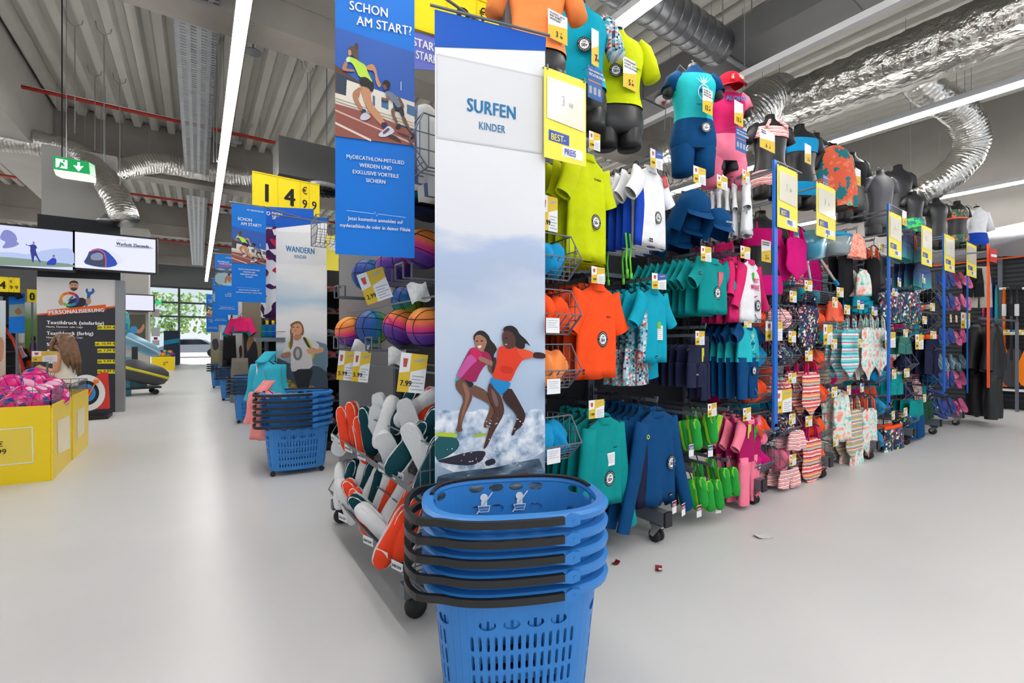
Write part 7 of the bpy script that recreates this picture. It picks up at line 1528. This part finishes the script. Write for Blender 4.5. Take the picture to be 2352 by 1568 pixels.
for sx in (-.4, .3):
    for sy in (-.25, .25): b = MB(); b.lathe([(0, -.02), (.06, -.02), (.06, .02), (0, .02)], 12, (sx, sy, .06), 'y'); b.build('wheel', M_RUB, t)
b = MB(); b.box(-.35, -.2, .18, .15, .25, .62); b.build('support_block', mat('support_teal', (96, 140, 150), .6), t); b = MB(); b.box(-.1, -.1, .62, .0, .0, 1.08); b.build('support_post', M_DARKST, t)
b = MB(); p = atd(288, 850, 10.0); b.loft([ering(.1, .06, z, 16, 0, 0, .01, 2, z) for z in (-.35, -.1, .2, .5)]); tag(b.build('fin_bag', mat('bag_teal', (80, 150, 160), .6), None, True, (p.x, p.y, .36)), 'teal bag with orange edge beside the grey pillar', 'bag')
b = MB(); p = atd(283, 740, 10.2); b.tube([(0, 0, .26), (0, 0, DECK - p.z + .05)], .003, 4); b.loft([[Vector((.12 * w * math.cos(a), .12 * w * math.sin(a), z)) for a in [2 * PI * k / 16 for k in range(16)]] for z, w in ((-.3, .3), (-.2, .9), (.0, 1), (.2, .8), (.28, .2))]); tag(b.build('inflatable_globe', ramp_mat('globe_print', [(.4, (40, 130, 200)), (.52, (80, 190, 120)), (.6, (40, 150, 210))], 'noise', wscale=8), None, True, p), 'blue and green inflatable hanging beside the pillar', 'inflatable')
# small yellow bin of balls near the entrance
p = atz(372, 850, 0); t = thing('promotion_bin', 'small yellow promotion bin of coloured balls near the entrance', 'bin', (p.x, p.y, 0), 0); b = MB(); b.box(-.35, 0, 0, .42, .7, .56); b.build('side_panel', YEL, t); pl = Plane((p.x, p.y, 0), 0); fit(t, pl, '2', 374, 380, 838, 7, M_INK, .0, -.006); fit(t, pl, '99', 381, 386, 834, 4, M_INK, .0, -.006)
rnd = random.Random(2)
for k in range(9): ball((p.x - .25 + .15 * (k % 5) + .05 * (k // 5), p.y + .2 + .25 * (k // 5), .64 + .1 * (k // 5)), .1, VB[k % 2], '%s coloured ball in the small yellow bin near the entrance' % ['leftmost front', 'second front', 'middle front', 'fourth front', 'rightmost front', 'leftmost top', 'second top', 'third top', 'rightmost top'][k], 'balls in the small yellow bin', (k, k * .5, 0))
# entrance: notices, climbing poster, car, hedge
pl = Plane((-3.85, 29.55, 0), 0)
def notice(px0, px1, y0, y1, Y, col, lab, s=None):
    pl = Plane((0, Y, 0), 0); t = thing('wall_notice', lab, 'notice', (0, Y, 0), 0, 'notices near the entrance'); panel(t, pl, [(px0, y0), (px1, y0), (px1, y1), (px0, y1)], flat('notice_%d_%d_%d' % col, col), .01)
    if s: fit(t, pl, s, px0 + 2, px1 - 2, y1 - 2, (y1 - y0) * .5, M_WHITE, .02)
    return t
notice(349, 366, 710, 727, 29.5, (226, 214, 216), 'red and white pictogram notice on the entrance pillar'); notice(348, 367, 752, 772, 29.5, (230, 232, 236), 'white plan on the entrance pillar'); notice(353, 362, 774, 780, 29.5, (206, 60, 60), 'small red fire notice on the entrance pillar'); notice(350, 366, 781, 793, 29.5, (236, 236, 238), 'group of small white notices on the entrance pillar')
t = notice(376, 412, 759, 845, 28.8, (44, 62, 84), 'dark blue poster standing at the entrance'); pl = Plane((0, 28.8, 0), 0); panel(t, pl, [(377, 782), (412, 776), (412, 786), (377, 792)], flat('stripe_cyan', (40, 150, 190)), .01, 'stripe', -.012)
t = notice(294, 334, 722, 800, 16.95, (84, 82, 74), 'climbing poster with a child in a blue helmet on the farther pillar'); pl = Plane((0, 16.95, 0), 0); P = Print(pl); P.add([(297, 760), (300, 750), (312, 748), (318, 758), (314, 766), (298, 765)], (60, 150, 206)); P.add([(314, 757), (322, 755), (330, 742), (333, 750), (326, 764), (314, 766)], (196, 140, 112)); P.build(t)
pl = Plane((0, 29.4, 0), 0); t = thing('exit_sign', 'far green exit sign on the entrance pillar', 'exit sign', pl.o, 0); panel(t, pl, [(357, 691), (371, 691), (371, 699), (357, 699)], emat((40, 190, 110), 1.2), .05)
CARM = mat('car_silver', (170, 178, 190), .25, .6)
p = atd(440, 800, 34.0); t = thing('parked_car', 'silver car parked outside the entrance', 'car', (p.x, p.y + 2, 0), 0); b = MB(); b.prism(chaikin([(-2.1, .35), (-2.1, .75), (-1.6, .9), (-.9, 1.4), (.7, 1.42), (1.5, .95), (2.1, .8), (2.1, .35)]), -.8, .8); b.build('body', CARM, t); b = MB(); b.prism([(-1.3, .95), (-.8, 1.33), (.6, 1.34), (1.2, .98)], -.81, -.8); b.build('window', mat('car_window', (30, 36, 44), .1), t)
for sx in (-1.3, 1.3): b = MB(); b.lathe([(0, -.1), (.32, -.1), (.32, .1), (0, .1)], 18, (sx, -.8, .32), 'y'); b.build('wheel', M_RUB, t)
rnd = random.Random(9); HED = ramp_mat('hedge_leaves', [(.35, (110, 150, 70)), (.5, (170, 204, 110)), (.65, (220, 236, 170))], 'noise', wscale=3.0)
for k in range(6):
    b = MB(); x = -9 + k * 3.6
    for q in range(420):
        c = Vector((x + rnd.uniform(-1.7, 1.7), 46 + rnd.gauss(0, .5), 1.9 + rnd.random() * 3.2)); a = Vector((rnd.gauss(0, 1), rnd.gauss(0, 1), rnd.gauss(0, 1))).normalized() * .22; e = a.orthogonal().normalized() * .14; b.add([c - a, c + e, c + a, c - e], [(0, 1, 2, 3)])
    t = thing('street_tree', '%s leafy street tree outside the entrance' % ['leftmost', 'second', 'third', 'fourth', 'fifth', 'rightmost'][k], 'tree', (0, 0, 0), 0, 'trees outside the entrance'); o = b.build('foliage', HED, t); o['kind'] = 'stuff'; b = MB(); b.tube([(x, 46, 0), (x, 46, 2.5)], [.16, .12], 8); b.build('trunk', mat('bark', (90, 74, 60), .9), t)
# far left department: price boards, banners and clothes
text_board(Plane((-3.5, 9.0, 0), 0), -40, 45, 633, 668, '4', '99', 'yellow price board at the left border', group='yellow price boards'); pl = Plane((-3.2, 11.5, 0), 0); t = thing('price_board', 'small yellow board with a zero beside the totem', 'price board', pl.o, 0); panel(t, pl, [(62, 664), (84, 665), (84, 694), (62, 693)], MATS['board_yellow'], .02); fit(t, pl, '0', 68, 80, 689, 18, M_INK, .02, -.01); b = MB(); u_, v_ = pl.uv(73, 690); b.bar((u_, .03, 0), (u_, .03, v_), .025); b.build('stand_post', M_STEEL, t)
pl = Plane((-3.4, 10.6, 0), 0); t = thing('membership_banner', 'small blue surf banner left of the totem', 'banner', pl.o, 0, 'blue hanging membership banners'); panel(t, pl, [(20, 674), (57, 674), (57, 765), (20, 765)], M_BLUEB); b = MB(); u_, v_ = pl.uv(38, 674); b.bar((u_, .015, 0), (u_, .015, v_), .025); b.build('stand_post', M_STEEL, t); P = Print(pl); P.add([(21, 700), (57, 697), (57, 726), (21, 728)], (130, 150, 150), 0); P.add([(32, 716), (42, 704), (52, 718), (42, 724)], (160, 104, 76)); P.build(t)
pl = Plane((-3.6, 12.2, 0), 0); t = thing('running_poster', 'poster of a runner on grass beside the totem', 'poster', pl.o, 0); panel(t, pl, [(57, 694), (84, 694), (84, 925), (57, 925)], ramp_mat('lawn_print', [(0, (150, 120, 120)), (.35, (110, 160, 80)), (.6, (120, 180, 90)), (.75, (226, 230, 236)), (1, (240, 240, 244))], 'z', .5, -.2)); P = Print(pl); P.add([(66, 800), (70, 786), (80, 784), (84, 790), (84, 810), (70, 812)], (84, 60, 100)); P.ell(76, 778, 6, 7, (60, 44, 40)); P.build(t)
pl = Plane((-3.2, 7.8, 0), 0); t = thing('sport_banner', 'pale banner cut off by the left border', 'banner', pl.o, 0, 'tall sport banners down the aisle'); panel(t, pl, [(-40, 690), (13, 690), (13, 900), (-40, 900)], ramp_mat('left_banner_print', [(0, (120, 120, 124)), (.4, (214, 190, 176)), (.7, (206, 222, 232)), (1, (236, 238, 242))], 'z', .6, -.2)); P = Print(pl); P.add([(-6, 780), (4, 772), (10, 790), (6, 830), (-6, 830)], (196, 140, 116)); P.build(t)
row_body(-5.2, 10.9, 6, 'dark gondola with clothes at the left border', 2.6)
for k, (px, y0, y1, d_, m, lab) in enumerate(((22, 790, 860, 8.0, fab('pale_pink', (240, 200, 196)), 'pale pink shirt hanging at the left border'), (34, 795, 868, 8.1, NAVY, 'navy shirt hanging right of the pale pink one'), (48, 800, 858, 8.2, ORNG, 'orange shirt hanging left of the totem'), (18, 742, 785, 8.6, fab('pale_pink', ()), 'pale pink top hanging above the pink shirt'), (44, 752, 790, 8.6, WHT, 'white top hanging above the navy shirt'), (8, 655, 680, 7.2, BLK, 'black jacket hanging before the left price board'))):
    q = atd(px, y0, d_); L = q.z - atd(px, y1, d_).z; t = thing('hanging_garment', lab, 'clothes', q, -.3, 'clothes at the left border')
    for pn, me in shirt('left%d' % k, .32, L, .2, m, seed=0): link(pn, me, t)
    link('hanger', hanger_mesh(), t)
b = MB(); p, q = atd(2, 740, 7.6), atd(62, 868, 7.6); m_ = (p + q) / 2 + Vector((0, 0, .15)); b.tube([p, m_, q], .022, 8); tag(b.build('red_hose', mat('hose_red', (206, 50, 34), .5), None, True), 'curved red tube arching over the clothes at the left border', 'tube')
basket_stack(atd(72, 880, 8.3).x, atd(72, 880, 8.3).y, .2, 6, 'left of the totem', 'shopping baskets stacked left of the totem', True)
# litter on the floor
for k, (px, py, c, w, h, lab) in enumerate(((1752, 1233, (222, 222, 220), .1, .06, 'white paper slip lying on the floor'), (1414, 1295, (120, 24, 40), .045, .03, 'dark red scrap of paper near the basket stack'), (1513, 1309, (140, 30, 44), .05, .035, 'red and white tag lying on the floor'))):
    p = atz(px, py, 0.0); b = MB(); b.grid(lambda u, v: Vector(((u - .5) * w, (v - .5) * h, .003 + .012 * (u - .5) ** 2 * 4)), 6, 2); o = b.build('paper_scrap', flat('scrap_%d' % k, c), None, False, p, .6 * k - .5); tag(o, lab, 'litter', None)
    if k == 2: b = MB(); b.poly([(-.02, -.016, .006), (.02, -.016, .006), (.02, .0, .006), (-.02, 0, .006)]); b.build('white_field', M_WHITE, o)
# ------------------------------------------------------------------ ceiling services
FOIL = foil('duct_foil', (216, 214, 210), .28, 1.0, 13, .022); FOIL2 = foil('duct_foil_wrap', (206, 204, 200), .3, 1.0, 9, .05)
SPIR = mat('spiral_duct_steel', (150, 152, 156), .35, .85, bump=.1, bscale=20); GDUCT = mat('grey_duct', (112, 112, 114), .55, .4, noise=.08, nscale=2)
def bez(pts, n=8):
    out = []; P_ = [pts[0]] + pts + [pts[-1]]
    for i in range(1, len(P_) - 2):
        a, b2, c, d2 = P_[i - 1:i + 3]
        for k in range(n):
            t = k / n; out.append(.5 * ((2 * b2) + (c - a) * t + (2 * a - 5 * b2 + 4 * c - d2) * t * t + (3 * b2 - a - 3 * c + d2) * t ** 3))
    return out + [pts[-1]]
def flex(pxs, r, label, rib=.5):
    pts = bez([atd(*p) for p in pxs], 34); t = thing('flexible_duct', label, 'air duct', pts[0], 0, 'foil air ducts'); o_ = pts[0]
    b = MB(); b.tube([p - o_ for p in pts], [r * (1 + .03 * math.sin(k * 1.9) + .03 * math.sin(k * .33)) for k in range(len(pts))], 18); b.build('foil_sleeve', FOIL, t, True)
    b = MB()
    for k in range(0, len(pts), 30): b.tube([pts[k] - o_ + up * r * .9, Vector((pts[k].x - o_.x, pts[k].y - o_.y, DECK + .05 - o_.z))], .004, 4)
    b.build('suspension_rod', M_GALV, t)
flex([(-30, 318, 7.3), (60, 325, 7.6), (150, 345, 7.9), (215, 385, 8.0), (262, 445, 7.7), (288, 505, 7.6)], .2, 'foil flexible duct bending down above the screens')
flex([(232, 395, 8.1), (290, 386, 8.6), (360, 375, 9.0), (440, 388, 9.4), (530, 402, 9.8), (590, 408, 10.0)], .19, 'foil flexible duct branching right behind the exit sign')
p = atd(262, 510, 7.7); t = thing('air_outlet', 'round metal air outlet at the end of the foil duct', 'air outlet', p, 0); b = MB(); b.lathe([(.12, .12), (.2, .02), (.24, 0), (.2, -.03), (.1, -.05), (0, -.05)], 20); b.build('collar', M_GALV, t, True)
flex([(2080, 150, 6.2), (2140, 215, 6.3), (2210, 262, 6.4), (2232, 330, 6.5), (2190, 395, 6.6), (2110, 445, 6.8), (2060, 470, 7.2)], .2, 'large foil elbow duct bending down at the right')
flex([(1790, 225, 6.2), (1745, 245, 6.1), (1690, 300, 6.0), (1600, 350, 6.0), (1500, 385, 6.2)], .3, 'crumpled foil duct behind the hanging suits')
def rect_duct(x0, x1, y0, y1, z0, z1, m, label, seams=0, wrap=False):
    t = thing('rectangular_duct', label, 'air duct', (x0, y0, z0), 0, 'rectangular air ducts'); W, L, H = x1 - x0, y1 - y0, z1 - z0
    if wrap:
        b = MB(); n = 110; rr = random.Random(4)
        prof = [(0, 0), (W * .25, -.03), (W * .5, -.045), (W * .75, -.03), (W, 0), (W, H * .5), (W, H), (0, H), (-.02, H * .5)]
        b.loft([[Vector((x + rr.uniform(-.012, .012), L * i / n, z + rr.uniform(-.012, .012))) for x, z in prof] for i in range(n + 1)]); b.build('foil_wrap', m, t, True)
    else:
        b = MB(); b.box(0, 0, 0, W, L, H); b.build('casing', m, t)
        k = 0
        while k * 1.2 < L: b = MB(); b.box(-.012, k * 1.2, -.012, W + .012, k * 1.2 + .03, H + .012); b.build('flange', m, t); k += 1
    for k in range(int(L / 2.5)):
        b = MB(); b.bar((-.08, 1 + k * 2.5, -.03), (W + .08, 1 + k * 2.5, -.03), .04, .03)
        for x in (-.05, W + .05): b.bar((x, 1 + k * 2.5, -.03), (x, 1 + k * 2.5, DECK - z0), .012)
        b.build('trapeze_bracket', M_GALV, t)
rect_duct(5.13, 5.68, -3, 9, EYE + 3.4, EYE + 3.72, GDUCT, 'dark grey rectangular air duct above the hanging suits')
rect_duct(6.3, 6.98, -3, 3.6, EYE + 3.0, EYE + 3.36, FOIL2, 'large foil-wrapped rectangular air duct at the upper right', wrap=True)
t = thing('spiral_duct', 'round spiral steel duct joining the grey rectangular duct', 'air duct', (1.6, 3.08, EYE + 3.52), 0); b = MB(); b.tube([(0, 0, 0), (3.55, 0, 0)], .2, 24); b.build('pipe', SPIR, t, True)
rme = MB(); rme.tube([(0, 0, 0), (.012, 0, 0)], .206, 24); rme = rme.mesh('spiral_seam', SPIR)
for k in range(24): link('spiral_seam', rme, t, (.1 + .145 * k, 0, 0))
b = MB(); b.bar((1.2, 0, .2), (1.2, 0, DECK - EYE - 3.52), .01); b.build('suspension_rod', M_GALV, t)
# dark fan coil with round grille above the second row
p = atd(640, 305, 8.2); t = thing('fan_coil', 'dark grey ceiling fan unit with round white grille', 'fan unit', aty(712, 380, 7.2), 0); q = aty(640, 310, 7.2); o_ = t.location; w = .55; b = MB(); b.box(q.x - o_.x, 0, -.2, .55, .6, q.z - o_.z); b.build('casing', mat('fan_unit_grey', (92, 92, 92), .6), t)
b = MB(); b.bar((.3, .3, .1), (.3, .3, DECK + .06 - t.location.z), .015); b.build('suspension_rod', M_GALV, t)
b = MB(); b.lathe([(.0, -.26), (.3, -.26), (.32, -.24), (.32, -.2)], 28, (.22, .3, 0)); b.build('diffuser_plate', M_GALV, t)
bl_ = MB(); bl_.box(.06, -.008, -.275, .28, .008, -.262); bl_ = bl_.mesh('blade', M_INK)
for k in range(20): link('blade', bl_, t, (.22, .3, 0), 2 * PI * k / 20)
# exit sign
pl = Plane(atd(165, 385, 5.2), math.radians(-22)); pl.o.z = 0; t = thing('exit_sign', 'illuminated green exit sign with running figure and arrow', 'exit sign', pl.o, pl.ang); GRN = emat((10, 170, 90), .9); WHE = emat((235, 250, 240), 1.3)
panel(t, pl, [(122, 357), (204, 372), (207, 400), (122, 388)], GRN, .1, 'lamp_housing', 0); panel(t, pl, [(122, 386), (207, 401), (207, 414), (128, 402)], emat((250, 250, 236), 1.0), .1, 'light_outlet', .001)
P = Print(pl); P.add([(128, 363), (155, 368), (155, 388), (128, 384)], WHE, 0); P.ell(147, 370, 2.6, 2.8, GRN); P.add([(138, 372), (145, 374), (148, 380), (153, 381), (146, 382), (142, 379), (140, 384), (134, 386), (130, 385), (136, 382)], GRN, 0)
P.add([(178, 372), (184, 373), (184, 382), (193, 381), (181, 394), (168, 379), (178, 381)], WHE, 0); P.build(t, 'pictogram')
b = MB(); u, v = pl.uv(135, 357); b.tube([(u, .05, v), (u, .05, DECK + .15)], .006, 5); b.build('cable', M_INK, t); b = MB(); u, v = pl.uv(145, 358); b.tube([(u, .05, v), (u, .05, DECK + .15)], .004, 5); b.build('suspension_rod', M_GALV, t)
# lamps / sensors: two red caps by the grey duct
t = thing('smoke_detector', 'round white detector with red centre under the grey ceiling', 'detector', atz(1525, 230, EYE + 3.37), 0); b = MB(); b.lathe([(.0, -.03), (.06, -.03), (.12, 0), (.12, .02)], 18); b.build('plate', M_WHITE, t); b = MB(); b.lathe([(0, -.07), (.03, -.06), (.03, -.03)], 12); b.build('cap', redm, t)
# ------------------------------------------------------------------ right end: wetsuits, paddles, tarpaulin
WET = mat('neoprene', (26, 27, 30), .55, bump=.15, bscale=40)
for k, (px, y0, y1, Y, W, lab) in enumerate(((2248, 742, 860, 1.62, .5, 'black wetsuit hanging nearest the flip-flops'), (2282, 740, 865, 1.42, .46, 'black wetsuit hanging farther right by the paddles'))):
    q = aty(px, y0, Y); L = q.z - aty(px, y1, Y).z; t = thing('wetsuit', lab, 'wetsuit', q, -.15 + .1 * k, 'black wetsuits')
    for pn, me in shirt('wet%d' % k, W, L, .62, WET, seed=k, ang=18, dep=.06, sw=.08, legs=aty(px, y1, Y).z - .12, legmat=WET, fold=.012): link(pn, me, t)
    link('hanger', hanger_mesh(), t)
q = aty(2284, 895, 1.45)
t = thing('clothes_rail', 'steel rail carrying the wetsuits at the far end', 'clothes rail', (10.3, 1.45, 0), 0); zr = aty(2248, 742, 1.62).z + .08
b = MB(); b.bar((-.6, .2, zr), (1.2, .05, zr), .03); b.build('rail', M_STEEL, t); b = MB(); b.bar((1.2, .05, 0), (1.2, .05, zr), .04); b.build('post', M_STEEL, t)
for k, (pxa, pya, pxb, pyb, X, c, lab) in enumerate(((2272, 640, 2282, 770, 11.82, (24, 60, 150), 'dark blue board standing behind the wetsuits'), (2284, 655, 2294, 780, 11.82, (20, 150, 160), 'turquoise paddle blade behind the wetsuits'), (2256, 650, 2262, 730, 11.82, (190, 40, 120), 'magenta patterned suit above the wetsuits'), (2285, 745, 2303, 800, 11.82, (40, 140, 214), 'light blue board edge behind the wetsuits'), (2292, 900, 2300, 925, 11.82, (10, 130, 170), 'blue blade tip under the paddle shelf'))):
    a, c2 = atx(pxa, pya, X), atx(pxb, pyb, X); b = MB(); b.loft([[Vector((X + .04 * math.cos(an), a.y + (c2.y - a.y) * (.5 + .5 * w * math.sin(an)), a.z + (c2.z - a.z) * f)) for an in [2 * PI * i / 14 for i in range(14)]] for f, w in ((0, .3), (.1, .8), (.4, 1), (.8, 1), (.95, .7), (1, .3))]); o = b.build('water_board', mat('board_%d' % k, c, .4), None, True); tag(o, lab, 'water sports gear', 'boards and blades by the wetsuits')
q = aty(2248, 612, 1.7); t = thing('hanging_garment', 'pale grey trousers hanging above the wetsuits', 'clothes', q, -.6); L = q.z - aty(2248, 706, 1.7).z
for pn, me in shorts('greytr', .4, L, fab('stone', (170, 164, 152))): link(pn, me, t)
q = aty(2236, 615, 1.72); t = thing('hanging_garment', 'black shorts hanging left of the pale grey trousers', 'clothes', q, -.4)
for pn, me in shorts('blksh', .4, L * .7, BLK): link(pn, me, t)
OR = mat('orange_pole', (244, 90, 30), .45); q = aty(2270, 560, 1.35); z0 = aty(2270, 890, 1.35).z; b = MB(); b.box(-.025, -.01, z0, .025, .01, q.z); t = thing('sign_pole', 'orange pole in front of the wetsuits', 'pole', (q.x, q.y, 0), 0, 'orange sign poles'); b.build('pole', OR, t); b = MB(); b.bar((0, .01, q.z - .1), (-.1, .4, q.z - .1), .02); b.build('support_arm', M_STEEL, t)
pl = Plane((q.x + .2, 1.3, 0), 0); t = thing('red_notice', 'red notice board beside the orange pole', 'sign', pl.o, 0); panel(t, pl, [(2275, 570), (2290, 573), (2290, 604), (2275, 600)], flat('notice_red', (206, 44, 40)), .01); panel(t, pl, [(2276, 583), (2289, 585), (2289, 591), (2276, 589)], M_WHITE, .002, 'white_band', -.003)
# tarpaulin
TARP = mat('tarpaulin_grey', (196, 196, 200), .45, .25, bump=.6, bscale=6); t = thing('silver_tarpaulin', 'crumpled silver tarpaulin rolled up over the paddle wall', 'tarpaulin', (0, 0, 0), 0); rr = random.Random(8); b = MB()
zA, zB = atx(2300, 585, 11.3).z, atx(2300, 482, 11.3).z
def tp(u, v): 
    y = -1.6 + u * 4.2; f = math.sin(v * PI); return Vector((11.75 - .5 * f + .05 * math.sin(9 * u + 6 * v) * f, y, zA + (zB - zA) * v * (.86 + .12 * math.sin(5 * u + 1.0)) + .04 * math.sin(17 * u + 9 * v)))
b.grid(tp, 60, 14); b.build('sheet', TARP, t, True); b = MB(); b.tube([(11.6, -1.6, zA - .03), (11.62, .4, zA - .02), (11.6, 2.6, zA - .03)], .015, 6); b.build('edge_cord', OR, t)
# paddles on the wall, shelf
q = atx(2310, 893, 11.7); t = thing('wall_shelf', 'white shelf under the paddles on the slat wall', 'shelf', (11.88, q.y, q.z), 0); b = MB(); b.box(-.25, -1.6, -.03, 0, .35, 0); b.build('board', M_WHITE, t)
for y in (-1.2, .2): b = MB(); b.bar((-.01, y, -.03), (-.2, y, -.03), .02, .05); b.build('bracket', M_STEEL, t)
PAD = [(2306, 'orange paddle with white grip', (240, 110, 20), (250, 130, 20)), (2336, 'grey paddle with carbon shaft', (60, 60, 64), (96, 96, 100)), (2324, 'dark paddle behind the grey one', (40, 40, 44), (70, 70, 74)), (2362, 'orange paddle cut by the right border', (240, 110, 20), (250, 130, 20))]
for k, (px, lab, cs, cb) in enumerate(PAD):
    zt, zb, zl = atx(px, 662, 11.72).z, atx(px, 888, 11.72).z, atx(px, 800, 11.72).z; y = atx(px, 784, 11.72).y
    t = thing('paddle', lab + ' on the slat wall', 'paddle', (11.74 - .03 * k, y, zb), 0, 'paddles on the slat wall'); H = zt - zb; hb = zl - zb
    b = MB(); b.tube([(0, 0, hb * .7), (0, 0, H)], .022, 10); b.build('shaft', mat('shaft_%d' % k, cs, .3), t, True)
    b = MB(); b.prism(chaikin([(-.06, 0), (.06, 0), (.13, hb * .25), (.12, hb * .55), (.02, hb * 1.05), (-.02, hb * 1.05), (-.12, hb * .55), (-.13, hb * .25)]), -.012, .012, 'yz'); b.build('blade', mat('blade_%d' % k, cb, .35), t)
    b = MB(); b.bar((0, -.06, H), (0, .06, H), .04); b.build('grip', M_WHITE if k in (0, 3) else M_BLACK, t); b = MB(); b.box(-.026, -.026, H * .72, .026, .026, H * .84); b.build('paper_band', M_WHITE if k != 2 else M_INK, t)
for k, px in enumerate((2297, 2323, 2349)):
    q = atx(px, 757, 11.62); t = price_card(q.x, q.y, q.z, .17, .09, '', '%s price card on the paddle wall' % ['leftmost', 'middle', 'rightmost'][k], -PI / 2, 'y' if k != 1 else 'b', 0, None, 'price cards on the paddle wall')
UPR = []
for y in (atx(2296, 784, 11.8).y, atx(2345, 784, 11.8).y - .9): b = MB(); b.box(-.03, -.03, 0, .03, .03, 3.0); tag(b.build('wall_upright', M_STEEL, None, False, (11.86, y, 0)), 'perforated steel upright on the slat wall ' + ('left of the paddles' if not UPR else 'right of the paddles'), 'upright', 'slat wall uprights'); UPR.append(1) #, 'upright', 'slat wall uprights')

# threaded rods with forked hooks under the roof sheets
for k, (px, yt, yb) in enumerate(((172, 42, 306), (239, 62, 372), (218, 160, 345), (275, 178, 392), (491, 88, 372), (498, 82, 372), (706, 152, 316), (713, 146, 316), (569, 282, 318))):
    d_ = FPX * (DECK - EYE) / (784 - yt); a, c = atd(px, yt, d_), atd(px, yb, d_); t = thing('hanger_rod', '%s thin ceiling rod with forked hook above the aisle' % ['leftmost', 'third', 'second', 'fourth', 'fifth', 'sixth', 'seventh', 'rightmost', 'short'][k], 'ceiling rod', a, 0, 'ceiling rods'); L = a.z - c.z
    b = MB(); b.tube([(0, 0, -.12), (0, 0, -L)], .006, 6); b.build('rod', M_GALV, t); b = MB(); b.tube([(-.09, 0, .05), (-.07, 0, -.06), (0, 0, -.12), (.07, 0, -.06), (.09, 0, .05)], .007, 6); b.build('fork', M_GALV, t)
